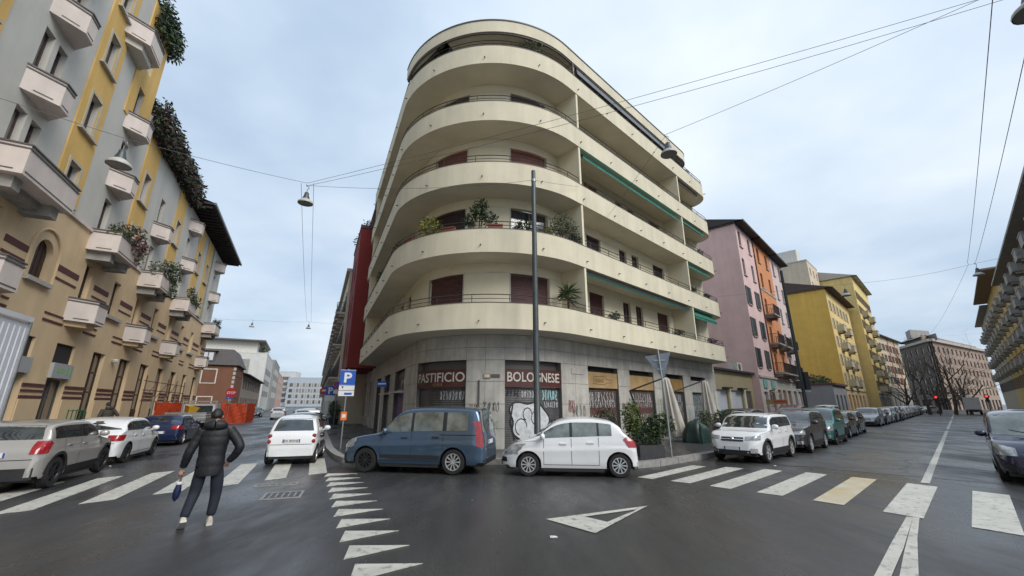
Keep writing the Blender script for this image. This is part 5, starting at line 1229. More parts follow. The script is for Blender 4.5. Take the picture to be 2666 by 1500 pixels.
sed = car('black_saloon', 'black hatchback parked along the kerb of the left street ahead of the microcar', at(*fLs(6.5, -2.95)), ANG_L, P_black, 4.2, 1.76, 1.48, 2.6, .8, .315, 1.25, .98, 1.9, .5, .2, 1.03, .86, .7, (.92, 1.0), .22, .26, None, 'spoke5', tail='corner', rails='black')
GRP = 'cars parked along the right street'
def D(src, p, rot, label, old, new, g=None, nm=None):
    o = dup(src, (p[0], p[1], .004), rot, label, g, {old: new}); 
    if nm: o.name = nm
    return o
D(gen, fR(23.2, -5.0), R(223.7), 'black hatchback at the back of the near kerbside row, before the gap', P_dgrey, P_black, GRP)
row = [(41.8, gen, P_dgrey, P_black, 'black hatchback right behind the silver people carrier'), (46.6, gen, P_dgrey, P_white, 'white hatchback second behind the silver people carrier'), (51.4, mpv, P_silver, P_teal, 'dull teal people carrier in the far kerbside row'),
       (56.2, suv, P_dgrey, P_black, 'black sport utility car in the far kerbside row'), (61.2, gen, P_dgrey, P_silver, None), (66.0, gen, P_dgrey, P_silver, None), (70.8, mpv, P_silver, P_silver, None), (75.8, gen, P_dgrey, P_silver, None), (80.6, gen, P_dgrey, P_dgrey, None), (85.4, mpv, P_silver, P_silver, None), (90.2, gen, P_dgrey, P_dgrey, None), (95.2, suv, P_dgrey, P_dgrey, None), (100.2, gen, P_dgrey, P_silver, None)]
ORD = ['first', 'second', 'third', 'fourth', 'fifth', 'sixth', 'seventh', 'eighth', 'ninth', 'tenth', 'eleventh', 'twelfth', 'thirteenth']
for i, (s, src, old, new, lab) in enumerate(row):
    D(src, fR(s, -4.75), R(223.7), lab or ('%s %s counted as %s behind the silver people carrier' % ('silver' if new is P_silver else 'grey', 'hatchback' if src is gen else ('people carrier' if src is mpv else 'sport utility car'), ORD[i])), old, new, GRP)
D(suv, fR(13.0, -1.6), R(223.7), 'dark sport utility car parked on the pavement behind the kerbside row', P_dgrey, P_black)
D(mpv, fR(30.5, -1.9), R(223.7), 'white people carrier parked on the pavement by the shops', P_silver, P_white)
D(van, fR(36.0, -1.7), R(223.7), 'white van parked on the pavement by the shops', P_blue, P_white)
D(van, fR(25.0, -1.5), R(223.7), 'dull red van parked on the pavement beneath the yellow board', P_blue, P_red)
D(yar, V2(88.5, 91.0), R(183), 'white car crossing the far junction at the end of the right street', P_white, P_white)
D(gen, fB(63.6, 7.6), ANG_L, 'white car driving away down the left street', P_dgrey, P_white)
D(gen, fB(76, 4.0), ANG_L + math.pi, 'dark car coming up the left street past the orange fence', P_dgrey, P_black)
D(mpv, fLs(12.2, -2.95), ANG_L, 'white people carrier at the kerb ahead of the black hatchback', P_silver, P_white)
for i, s in enumerate((18, 23, 28.5, 34)): D(gen, fLs(s, -2.95), ANG_L, '%s hatchback ahead of the white people carrier in the left street' % ORD[i], P_dgrey, P_silver if s % 2 else P_dgrey, 'far cars in the left street')
D(grn, fR(9.2, -12.3), R(223.7), 'dark van parked behind the indigo van on the opposite kerb', P_teal, P_black)
# box truck at the far junction
tr = thing('box_truck', 'small box truck with pale grey body near the far traffic light', 'truck', at(*fR(104, -12.4)), ANG_R)
q = MB(); q.box(-3.2, 1.2, -1.05, 1.05, .95, 3.1); q.build('cargo_box', M_wdoor, tr)
q = MB(); q.xprism([(1.25, .5), (3.0, .5), (3.0, 1.25), (2.5, 2.1), (1.25, 2.1)], -.95, .95); q.build('cab', P_white, tr); q = MB(); q.box(-3.2, 2.9, -.5, .5, .5, .9); q.build('chassis', M_blk, tr)
for x in (-2.2, 2.2):
    for y in (-.9, .9): q = MB(); q.lathe([(0, -.12), (.3, -.12), (.37, -.08), (.37, .08), (.3, .12), (0, .12)], 16, Matrix.Translation((x, y, .37)) @ Matrix.Rotation(R(90), 4, 'X')); q.build('wheel', M_tyre, tr)
for y in (-.85, .85): q = MB(); q.box(-3.24, -3.2, y - .12, y + .12, .7, .9); q.build('tail_light', M_tail, tr)
# works truck with drop sides behind the navy hatchback
p = fB(33.3, 4.0); wt = thing('works_truck', 'small tipper truck with grey drop sides parked by the orange fence', 'truck', at(p.x, p.y), ANG_B)
q = MB(); q.box(-2.6, 1.0, -.98, .98, .85, .98); q.build('flatbed', M_conc, wt); q = MB(); q.box(-2.6, 2.8, -.4, .4, .45, .84); q.build('chassis', M_blk, wt)
M_galv = mat('galvanised_steel', (.33, .34, .34), .5, .6, noise=(4, .2))
for y in (-.99, .95):
    for k in range(3): q = MB(); q.box(-2.6, 1.0, y, y + .04, 1.0 + k * .15, 1.13 + k * .15); q.build('drop_side_board', M_galv, wt)
for k in range(3): q = MB(); q.box(-2.64, -2.6, -.98, .98, 1.0 + k * .15, 1.13 + k * .15); q.build('tailboard', M_galv, wt)
q = MB(); q.xprism([(1.1, .55), (2.9, .55), (2.9, 1.2), (2.55, 1.95), (1.1, 1.95)], -.9, .9); cb_ = q.build('cab', P_white, wt); q = MB(); q.box(1.07, 1.095, -.7, .7, 1.3, 1.8); q.build('rear_window', M_cglass, cb_)
q = MB(); q.box(.9, 1.0, -.95, -.87, 1.0, 2.1).box(.9, 1.0, .87, .95, 1.0, 2.1).box(.9, 1.0, -.87, .87, 2.02, 2.1); q.build('head_rack', M_galv, wt)
for x in (-1.7, 2.1):
    for y in (-.85, .85): q = MB(); q.lathe([(0, -.11), (.26, -.11), (.33, -.07), (.33, .07), (.26, .11), (0, .11)], 16, Matrix.Translation((x, y, .33)) @ Matrix.Rotation(R(90), 4, 'X')); q.build('wheel', M_tyre, wt)
p2 = fB(33.9, 3.6); q = MB(); q.add([(x * k, y * k, z) for k, z in ((.72, 0), (1, .34), (.92, .34), (.66, .05)) for x, y in ((-.42, -.3), (.42, -.3), (.42, .3), (-.42, .3))], [(3, 2, 1, 0)] + [(4 * i + j, 4 * i + (j + 1) % 4, 4 * i + 4 + (j + 1) % 4, 4 * i + 4 + j) for i in range(3) for j in range(4)] + [(12, 13, 14, 15)])
q.box(-.3, .3, -.2, .2, -.42, -.004); mx_ = q.build('yellow_tub', mat('yellow_machine_paint', (.60, .36, .02), .5, noise=(3, .2)), recalc=True); mx_.location = (p2.x, p2.y, 1.42); mx_.rotation_euler = (R(8), R(-5), ANG_B + .5); tag(mx_, 'yellow plastic tub stacked on the works truck bed', 'tub')
# white lorry body at the left edge
p = fB(11.0, 1.55); ly = thing('white_site_container', 'white ribbed site container standing on the pavement beside the champagne crossover', 'container', (p.x, p.y, PZ), ANG_B)
q = MB(); q.box(-5.5, 5.45, -1.1, .9, .12, 3.95); q.build('body', M_wdoor, ly)
for k in range(44): q = MB(); q.box(-5.4 + k * .25, -5.29 + k * .25, -1.125, -1.1, .3, 3.8); q.build('side_rib', M_wdoor, ly)
for z in (.02, 3.87): q = MB(); q.box(-5.56, 5.51, -1.16, -1.1, z + .1, z + .24); q.build('edge_rail', M_wdoor, ly)
q = MB(); q.box(5.45, 5.51, -1.16, -1.02, .12, 4.0); q.build('corner_post', M_galv, ly)
for x in (-5, 0, 5): q = MB(); q.box(x - .15, x + .15, -1.0, .8, 0, .12); q.build('base_beam', M_blk, ly)
# ---------------------------------------------------------------- poles, wires, street lamps
M_pole = mat('grey_pole', (.085, .10, .105), .45, .5, noise=(3, .2)); M_wire = mat('cable', (.10, .11, .12), .6)
M_zinc = mat('zinc_post', (.33, .35, .36), .45, .6, noise=(5, .2))
pp = thing('tram_wire_pole', 'tall plain dark grey pole standing on the corner pavement before the shop fronts', 'pole', (.88, 15.0, PZ))
q = MB(); q.lathe([(.15, 0), (.15, .25), (.115, .3), (.11, 4), (.085, 11.0), (.0, 11.05)], 16); q.build('shaft', M_pole, pp, smooth=40)
q = MB(); q.lathe([(.10, 0), (.10, .10)], 14, Matrix.Translation((0, 0, 10.5)), cap=False); q.build('clamp', M_zinc, pp)
def wire(a, b, sag, label, r=.007, n=14, g=None):
    a = Vector(a); b = Vector(b); o = MB(); pts = []
    for i in range(n + 1): t = i / n; p = a.lerp(b, t); p.z -= sag * 4 * t * (1 - t); pts.append(p - a)
    o.tube(pts, r, 5); w = o.build('span_wire', M_wire); w.location = a; tag(w, label, 'wire', g); return w
M_lampw = mat('lamp_enamel', (.46, .45, .42), .4, noise=(6, .15)); M_lens = mat('lamp_lens', (.16, .16, .15), .25, spec=.6)
def street_lamp(p, label, sc=1.0):
    t = thing('street_lamp', label, 'lamp', p); t.scale = (sc,) * 3
    q = MB(); q.lathe([(.275, 0), (.28, .03), (.265, .07), (.20, .13), (.13, .19)], 20, cap=False); q.build('bell_shade', M_lampw, t, smooth=45)
    q = MB(); q.lathe([(.0, .012), (.26, .014), (.27, .03)], 20, cap=False); q.build('lens', M_lens, t, smooth=45)
    q = MB(); q.lathe([(.135, .185), (.12, .26), (.085, .36), (.075, .46), (.03, .50), (.0, .5)], 14); q.build('gear_housing', M_pole, t, smooth=45)
    q = MB(); q.tube([(0, 0, .49), (0, 0, .60), (.06, 0, .66), (.05, 0, .74), (-.05, 0, .76), (-.06, 0, .84)], .014, 5); q.build('hook', M_zinc, t)
    return t
Jn = Vector((-8.1, 14.5, 10.32))
street_lamp((-8.06, 14.49, 9.42), 'hanging bell lamp where the span wires meet over the left street')
street_lamp((-10.63, 9.76, 8.1), 'hanging bell lamp in front of the beige block balconies')
street_lamp((5.49, 12.54, 10.3), 'hanging bell lamp in front of the upper right balconies of the cream building')
street_lamp((8.25, 5.0, 7.85), 'hanging bell lamp overhead, nearest to the yellowed crossing stripe')
street_lamp((22.8, 27.05, 9.0), 'hanging bell lamp in front of the yellow buildings')
street_lamp((29.6, 24.8, 9.75), 'hanging bell lamp over the middle of the right street')
street_lamp((-23.3, 46.4, 10.2), 'small hanging bell lamp over the left street near the red building')
street_lamp((-29.8, 46.4, 10.4), 'small hanging bell lamp over the left street near the eaves of the beige block')
a1 = Vector((-10.63, 9.76, 8.94))
wire(Jn, a1, .05, 'wire between the two bell lamps over the left street'); wire(a1, (-13.3, 4.75, 8.2), .05, 'wire from the bell lamp to the beige block')
wire(Jn, (18.76, 6.37, 13.03), .30, 'upper wire of the pair crossing in front of the cream building'); wire(Jn + Vector((0, 0, -.12)), (18.7, 6.17, 12.77), .48, 'lower wire of the pair crossing in front of the cream building')
wire(Jn + Vector((0, 0, -.1)), (.88, 14.95, 10.72), .25, 'wire from the lamp junction to the tall corner pole')
wire((.88, 14.95, 10.72), (3.2, 17.55, 11.9), .02, 'short wire from the tall corner pole back to the cream building')
wire((5.49, 12.54, 11.13), (14.76, 7.06, 12.75), .10, 'wire rising from the bell lamp before the upper right balconies'); wire((5.49, 12.54, 11.13), tuple(path(13.5, 0)) + (11.4,), .05, 'wire tying the bell lamp to the cream building')
for dx, dz, nm in ((-.25, 0, 'left'), (.25, .0, 'right')):
    wire(Jn + Vector((dx, 0, dz)), Vector((-23.3 + dx, 46.4, 11.0)), .35, 'lengthwise wire above the left street, on the side of the ' + ('beige block' if dx < 0 else 'cream building'), .008)
wire((-23.3, 46.4, 11.0), (-29.8, 46.4, 11.2), .1, 'wire between the two small far lamps'); wire((-23.3, 46.4, 11.0), tuple(fLs(29, -.8)) + (10.6,), .1, 'wire from the far lamp to the red building'); wire((-29.8, 46.4, 11.2), tuple(fB(53, .0)) + (10.8,), .1, 'wire from the far lamp to the beige block')
G_ = Vector((29.6, 24.8, 10.55)); F_ = Vector((22.8, 27.05, 9.83))
wire(F_, G_, .22, 'wire between the two bell lamps over the right street'); wire(G_, tuple(fR(30, -19.4)) + (12.5,), .1, 'wire from the middle bell lamp to the grey house'); wire(F_, tuple(fR(20.6, 1.3)) + (10.4,), .05, 'wire from the bell lamp to the garage side')
wire(G_ + Vector((-.5, 0, 0)), (8.0, 5.0, 9.1), .15, 'lengthwise wire over the right street towards the overhead lamp', .008); wire(G_ + Vector((.1, .1, 0)), (9.1, 5.35, 8.9), .15, 'second lengthwise wire over the right street beside the overhead lamp', .008)
wire(G_ + Vector((-.4, 0, 0)), tuple(fR(75, -9)) + (11.5,), .6, 'lengthwise wire continuing towards the far junction'); wire((8.25, 5.0, 8.69), (12.6, 1.0, 9.6), .05, 'short wire holding the overhead lamp'); wire((8.25, 5.0, 8.69), (3.0, 9.0, 13.0), .05, 'thin stay of the overhead lamp') if False else None
wire(tuple(fR(96, 0)) + (14.5,), tuple(fR(104, -19.4)) + (14.9,), .2, 'wire across the right street beyond the yellow buildings')
# dark pole with signal boxes on the right street
p = fR(20.9, -3.35); dp = thing('dark_signal_pole', 'tall dark green pole with black boxes standing among the parked cars before the orange house', 'pole', (p.x, p.y, PZ))
q = MB(); q.lathe([(.16, 0), (.16, .5), (.12, .6), (.10, 11.4), (0, 11.5)], 14); q.build('shaft', mat('dark_green_pole', (.022, .032, .032), .5, .3), dp, smooth=40)
for x, z0, z1 in ((.16, 2.7, 3.9), (-.36, 2.75, 3.3)): q = MB(); q.box(x, x + .3, -.16, .16, z0, z1); q.build('signal_box', M_blk, dp)
q = MB(); q.box(-.4, .5, -.02, .02, 2.55, 2.65); q.build('white_bracket', M_letter, dp)
# ---------------------------------------------------------------- signs
M_sblue = mat('sign_blue', (.012, .085, .42), .4); M_swhite = mat('sign_white', (.68, .69, .70), .45); M_sred = mat('sign_red', (.42, .02, .025), .4); M_sback = mat('sign_back', (.19, .22, .26), .45, .3, noise=(4, .2)); M_orange = mat('orange_notice', (.72, .17, .02), .5)
def face(mb, x0, x1, z0, z1, y, t=.02): return mb.box(x0, x1, y, y + t, z0, z1)
def post(par, h, r=.03): q = MB(); q.tube([(0, 0, 0), (0, 0, h)], r, 8); q.build('post', M_zinc, par)
AV = math.atan2(18.1, -7.1) - R(90)      # facing back towards the crossing
s1 = thing('parking_sign', 'large blue parking sign with pale panels below on a post with an orange notice', 'sign', (-7.09, 18.1, PZ), AV)
post(s1, 3.2)
q = MB(); face(q, -.31, .31, 2.52, 3.14, -.06); b = q.build('sign_face', M_sblue, s1); q = MB(); text_on(q, 'P', -.14, .17, 2.62, 3.04, -.064, .03); q.build('letter', M_swhite, b)
q = MB(); q.box(-.31, .31, -.055, -.045, 2.505, 2.52).box(-.31, .31, -.055, -.045, 3.14, 3.155); q.build('sign_border', M_swhite, b)
for k, (z0, z1) in enumerate(((2.30, 2.49), (2.06, 2.28))):
    q = MB(); face(q, -.31, .31, z0, z1, -.055); b = q.build('sub_panel', M_swhite, s1); q = MB()
    if k == 0: q.add([(-.22, -.058, 2.46), (-.12, -.058, 2.46), (-.17, -.058, 2.36)], [(0, 2, 1)])
    else: q.box(-.08, .22, -.06, -.054, 2.11, 2.2)
    q.build('panel_print', M_sblue if k else M_blk, b)
q = MB(); face(q, -.12, .12, 1.08, 1.42, -.05); b = q.build('orange_notice', M_orange, s1); q = MB(); q.box(-.07, .07, -.054, -.049, 1.18, 1.32); q.build('notice_print', M_swhite, b)
def disc(mb, r, x, z, y, t=.02): return mb.lathe([(0, 0), (r, 0), (r, t), (0, t)], 24, Matrix.Translation((x, y, z)) @ Matrix.Rotation(R(90), 4, 'X'))
s2 = thing('no_parking_sign', 'round blue and red no-parking sign with a small blue panel by the red building', 'sign', (-15.1, 36.5, PZ), AV); post(s2, 3.6)
q = MB(); disc(q, .32, 0, 3.3, -.03); b = q.build('rim', M_sred, s2); q = MB(); disc(q, .25, 0, 3.3, -.045); b2_ = q.build('face', M_sblue, b); q = MB(); q.obox((0, -.068, 3.3), .08, .006, .46, 0, 0, R(45)); q.build('bar', M_sred, b); q = MB(); face(q, -.3, .3, 2.6, 2.9, -.05); q.build('sub_panel', M_swhite, s2)
s3 = thing('parking_sign', 'smaller blue parking sign farther along the cream building pavement', 'sign', (-16.4, 38.2, PZ), AV); post(s3, 3.4)
q = MB(); face(q, -.4, .4, 2.5, 3.3, -.05); b = q.build('sign_face', M_sblue, s3); q = MB(); text_on(q, 'P', -.18, .2, 2.62, 3.18, -.055, .03); q.build('letter', M_swhite, b); q = MB(); face(q, -.4, .4, 2.0, 2.46, -.05); q.build('sub_panel', M_swhite, s3)
s4 = thing('no_entry_sign', 'round red-rimmed prohibition sign behind the smaller parking sign', 'sign', (-18.25, 41.1, PZ), AV); post(s4, 3.4)
q = MB(); disc(q, .36, 0, 3.0, -.03); b = q.build('rim', M_sred, s4); q = MB(); q.box(-.22, .22, -.06, -.05, 2.93, 3.07); q.build('bar', M_swhite, b)
s5 = thing('stop_sign', 'red octagonal stop sign above the orange construction fence', 'sign', (-27.2, 41.0, 0), AV + R(6)); post(s5, 3.3)
q = MB(); q.lathe([(0, 0), (.48, 0), (.48, .02), (0, .02)], 8, Matrix.Translation((0, -.03, 2.95)) @ Matrix.Rotation(R(90), 4, 'X') @ Matrix.Rotation(R(22.5), 4, 'Z')); b = q.build('octagon', M_sred, s5); q = MB(); text_on(q, 'STOP', -.34, .34, 2.83, 3.07, -.055, .02); q.build('letters', M_swhite, b)
p = fB(60, 2.3); s6 = thing('parking_sign', 'tiny blue parking sign on the far pavement past the orange fence', 'sign', (p.x, p.y, PZ), AV); post(s6, 3.0); q = MB(); face(q, -.35, .35, 2.3, 3.0, -.05); b = q.build('sign_face', M_sblue, s6); q = MB(); text_on(q, 'P', -.15, .17, 2.42, 2.9, -.055, .03); q.build('letter', M_swhite, b)
s7 = thing('give_way_sign', 'back of a grey triangular give-way sign on a leaning post beside the planter', 'sign', (5.35, 14.75, PZ), R(-14)); q = MB(); q.tube([(0, 0, 0), (-.02, 0, 1.5), (-.12, 0, 3.62)], .03, 8); q.build('post', M_zinc, s7)
q = MB(); q.xprism([(-.58, 3.38), (.30, 3.52), (.02, 2.66), (-.06, 2.64)], .03, .055); b = q.build('triangle_back', M_sback, s7, recalc=True); q = MB(); q.box(-.3, .1, .0, .03, 3.2, 3.26).box(-.2, .0, .0, .03, 2.9, 2.95); q.build('fixing_bar', M_zinc, b)
p = path(-1.2, .2); s8 = thing('street_name_sign', 'small blue street sign on a slim post by the left shop window', 'sign', (p.x, p.y, PZ), R(-20)); post(s8, 2.75, .025); q = MB(); q.box(-.25, .30, -.04, -.015, 2.52, 2.78); b = q.build('blue_panel', M_sblue, s8); q = MB(); q.box(-.2, .25, -.046, -.04, 2.64, 2.70); q.build('panel_print', M_swhite, b)
yb2 = thing('yellow_red_board', 'yellow and red sign board above the cars parked by the shops', 'sign', (fR(26.0, -.3).x, fR(26.0, -.3).y, PZ), ANG_R - R(75)); q = MB(); q.box(-.75, .75, -.05, .05, 1.72, 2.08); b = q.build('board', M_must, yb2); q = MB(); q.box(-.2, .7, -.06, -.05, 1.86, 2.02); q.build('red_strip', M_sred, b)
for x in (-.65, .65): q = MB(); q.tube([(x, 0, 0), (x, 0, 1.72)], .03, 6); q.build('post', M_zinc, yb2)
for (d, a_, lab) in ((100, 44.95, 'traffic light showing red beside the crossing white car'), (92, 48.2, 'traffic light showing red above the parked van on the opposite kerb')):
    t = thing('traffic_light', lab, 'traffic light', (d * math.sin(R(a_)), d * math.cos(R(a_)), 0), R(-a_)); q = MB(); q.tube([(0, 0, 0), (0, 0, 2.4)], .06, 8); q.build('post', M_pole, t)
    q = MB(); q.box(-.17, .17, -.15, .12, 2.2, 3.2); b = q.build('signal_head', M_blk, t)
    for k, mm in enumerate((M_gg, M_must, mat('red_signal', (.9, .05, .04), .4, emit=((1, .06, .04), 1.0)))): q = MB(); disc(q, .12 if k < 2 else .15, 0, 2.36 + .32 * k, -.155); q.build('lens', mm if k == 2 else M_dark, b)
    q = MB(); q.lathe([(.30, 0), (.30, .02)], 20, Matrix.Translation((0, -.12, 2.98)) @ Matrix.Rotation(R(90), 4, 'X')); q.build('glow_disc', M_sred, b)  # plain red disc painted in for the glow round the lit lens
# ---------------------------------------------------------------- orange site fence and its posts
M_net = mat('orange_netting', (.62, .075, .02), .6, noise=(14, .45), bump=(60, .6)); 
def net(a, b, h, label):
    a, b = V2(*a), V2(*b); d = b - a; L_ = d.length; t = thing('orange_site_fence', label, 'fence', (a.x, a.y, 0), math.atan2(d.y, d.x)); rd = random.Random(int(L_ * 100)); n = int(L_ / .12)
    q = MB(); q.grid([[(L_ * i / n, .06 * math.sin(i * .9 + k) + rd.uniform(-.02, .02), .05 + (h - .05) * k / 6 - (.08 * math.sin(math.pi * ((i * .12) % 2.2) / 2.2) if k == 6 else 0)) for i in range(n + 1)] for k in range(7)]); q.build('netting', M_net, t)
    for i in range(int(L_ / 2.2) + 1): q = MB(); q.tube([(2.2 * i, .1, 0), (2.2 * i, .1, h + .25)], .03, 6); q.build('post', M_zinc, t)
net(fB(51, 2.9), fB(51.4, 5.1), 2.05, 'end panel of the orange site fence facing the crossing'); net(fB(51.4, 5.1), fB(58.5, 5.2), 2.0, 'long side panel of the orange site fence along the left street'); net(fB(30.2, 2.6), fB(37.2, 2.65), 2.05, 'orange site fence along the pavement by the beige block doors')
sf = thing('rusty_scaffold', 'rusty scaffold frame rising above the orange fence by the beige block', 'scaffold', (fB(30.6, 1.9).x, fB(30.6, 1.9).y, PZ), ANG_B); M_rust = mat('rusty_tube', (.14, .06, .035), .7, noise=(8, .4))
for x in (0, 2.2, 4.4, 6.6, 8.8):
    q = MB(); q.tube([(x, 0, 0), (x, 0, 3.3)], .03, 6); q.build('upright', M_rust, sf)
for z in (1.9, 2.5, 3.0): q = MB(); q.tube([(-.3, 0, z), (9.1, 0, z)], .025, 6); q.build('ledger', M_rust, sf)
for x in (0, 2.2, 4.4): q = MB(); q.tube([(x, .01, 2.0), (x + 2.2, .01, 3.0)], .02, 5); q.build('brace', M_rust, sf)
p = fB(26.0, .9); gg = thing('green_door_gate', 'green metal gate panel propped at the shop door', 'gate', (p.x, p.y, PZ), ANG_B); M_grn = mat('green_paint', (.02, .13, .055), .5)
for x in (-.8, -.4, 0, .4, .8): q = MB(); q.tube([(x, 0, 0), (x, 0, 1.5)], .02, 6); q.build('upright', M_grn, gg)
for z in (.15, 1.45): q = MB(); q.tube([(-.8, 0, z), (.8, 0, z)], .022, 6); q.build('rail', M_grn, gg)
# ---------------------------------------------------------------- café things on the corner pavement
M_canv = mat('parasol_canvas', (.62, .57, .50), .85, noise=(3, .15), streak=(4, .25))
def parasol(mast, elbow, tip, base, label):
    t = thing('closed_parasol', label, 'parasol', (base[0], base[1], PZ)); L_ = lambda p: Vector(p) - Vector((base[0], base[1], PZ))
    q = MB(); q.tube([L_((mast[0], mast[1], PZ)), L_(elbow)], .045, 8); q.build('mast', M_blk, t); q = MB(); q.tube([L_(elbow), L_(tip)], .04, 8); q.build('arm', M_blk, t)
    q = MB(); q.obox(L_((mast[0], mast[1], PZ + .05)), .9, .9, .1); q.build('base_plate', M_blk, t)
    q = MB(); top_ = L_(tip); n = 36; rings = []
    for k, (f, r_) in enumerate(((0, .06), (.03, .15), (.25, .22), (.5, .31), (.75, .40), (.93, .46), (1.0, .42))):
        c = top_.lerp(Vector((.05, -.05, .22)), f); rings.append([(c.x + (r_ * (1 + .22 * math.sin(9 * 6.283 * i / n + k * .15))) * math.cos(6.283 * i / n), c.y + r_ * (1 + .22 * math.sin(9 * 6.283 * i / n + k * .15)) * math.sin(6.283 * i / n), c.z + .05 * math.sin(4 * 6.283 * i / n) * f) for i in range(n + 1)])
    q.grid(rings); q.build('canopy', M_canv, t, smooth=60)
    q = MB(); q.lathe([(.07, 0), (.06, .1), (.02, .14)], 10, Matrix.Translation(top_ + Vector((0, 0, -.02)))); q.build('finial', M_blk, t)
parasol((6.9, 22.1), (5.95, 21.35, 2.55), (7.75, 21.2, 3.2), (8.05, 21.5), 'closed beige parasol on a black arm next to the green cover'); parasol((9.5, 24.1), (9.1, 24.0, 2.55), (11.3, 24.7, 3.25), (11.6, 25.2), 'closed beige parasol on a black arm nearer the garage')
q = MB(); rd = random.Random(3); rings = []; NC = 40
prof = [(0, 1.0), (.06, 1.03), (.3, .97), (.55, .93), (.74, .84), (.86, .62), (.90, .35), (.93, .01)]
for k, (z, r_) in enumerate(prof):
    row_ = []
    for i in range(NC):
        a_ = 6.2832 * i / NC; sx = .66 * math.copysign(abs(math.cos(a_)) ** .6, math.cos(a_)); sy = .5 * math.copysign(abs(math.sin(a_)) ** .6, math.sin(a_)); fold = 1 + (.055 * math.sin(9 * a_ + z * 2) + .04 * math.sin(17 * a_ + 1)) * (1 - z * .5) + rd.uniform(-.02, .02)
        row_.append((r_ * sx * fold, r_ * sy * fold, z * (1 + .14 * math.sin(2 * a_ + .7) + .06 * math.sin(5 * a_)) + rd.uniform(-.012, .012)))
    rings.append(row_ + row_[:1])
q.grid(rings); cv = q.build('covered_furniture', mat('green_tarpaulin', (.016, .040, .032), .4, noise=(4, .3), bump=(9, .9)), smooth=50); cv.location = (8.75, 20.6, PZ); cv.rotation_euler = (0, 0, ANG_R); tag(cv, 'pile of furniture under a dark green tarpaulin between the parasols', 'cover')
# bare plane trees at the end of the right street
M_bark = mat('plane_bark', (.13, .108, .092), .9, noise=(3, .4)); M_twig = mat('twigs', (.13, .108, .096), .9)
def bare_tree(seed, h):
    rd = random.Random(seed); T_ = MB(); Tw = MB()
    def br(p, d, L_, r_, lev):
        n = 3; pts = [p]; rs = [r_]
        for i in range(n): d = (d + Vector((rd.gauss(0, .16), rd.gauss(0, .16), rd.gauss(.06, .1)))).normalized(); pts.append(pts[-1] + d * L_ / n); rs.append(r_ * (1 - .45 * (i + 1) / n))
        (T_ if lev < 3 else Tw).tube(pts, rs, 6 if lev < 2 else 3, cap=False)
        if lev < 5:
            for k in range(rd.choice((3, 3, 4)) if lev else 6):
                i = rd.randint(1, n); a = d.orthogonal().normalized(); a.rotate(Matrix.Rotation(rd.uniform(0, 6.28), 3, d)); br(pts[i], (d * .75 + a * rd.uniform(.45, .95)).normalized(), L_ * rd.uniform(.62, .8), rs[i] * .62, lev + 1)
    br(Vector((0, 0, 0)), Vector((rd.uniform(-.1, .1), rd.uniform(-.1, .1), 1)), h * .30, h * .0145, 0)
    return T_, Tw
TL_ = [(118, 42.7, 'bare plane tree before the cream and red building'), (112, 44.3, 'bare plane tree right behind the crossing white car'), (128, 45.0, 'bare plane tree in front of the corner of the dark block'), (116, 46.0, 'bare plane tree with forked trunk before the pinkish front'), (124, 47.0, 'bare plane tree next to the box truck'), (140, 43.6, 'bare plane tree farther back against the dark block')]
protos = []
for i in range(2):
    a, b = bare_tree(11 + i * 5, 18.5 + i); t = thing('bare_tree', TL_[i][2], 'tree', (TL_[i][0] * math.sin(R(TL_[i][1])), TL_[i][0] * math.cos(R(TL_[i][1])), 0), i, 'bare trees at the end of the street'); a.build('trunk', M_bark, t); b.build('crown', M_twig, t); protos.append(t)
for i, (d, a_, lab) in enumerate(TL_[2:]): dup(protos[i % 2], (d * math.sin(R(a_)), d * math.cos(R(a_)), 0), i * 1.3 + .7, lab, 'bare trees at the end of the street', scale=(1 + .07 * i,) * 3)
# litter
M_paper = mat('white_paper', (.7, .7, .68), .8)
for x, y, s, lab in ((.62, 6.77, .07, 'crumpled white paper scrap in front of the painted triangle'), (-.8, 9.21, .04, 'tiny white paper scrap on the asphalt before the blue van'), (-12.6, 13.9, .05, 'white scrap lying by the front wheel of the champagne crossover'), (8.3, 14.0, .05, 'white scrap at the far end of a crossing stripe')):
    q = MB(); rd = random.Random(int(s * 1000)); q.add([(rd.uniform(-s, s), rd.uniform(-s, s) * .7, rd.uniform(.0, s * .6)) for _ in range(7)], [(0, 1, 2), (0, 2, 3), (3, 4, 5), (1, 4, 6), (2, 5, 6), (0, 4, 6)]); o = q.build('paper_scrap', M_paper); o.location = (x, y, .01); tag(o, lab, 'litter')
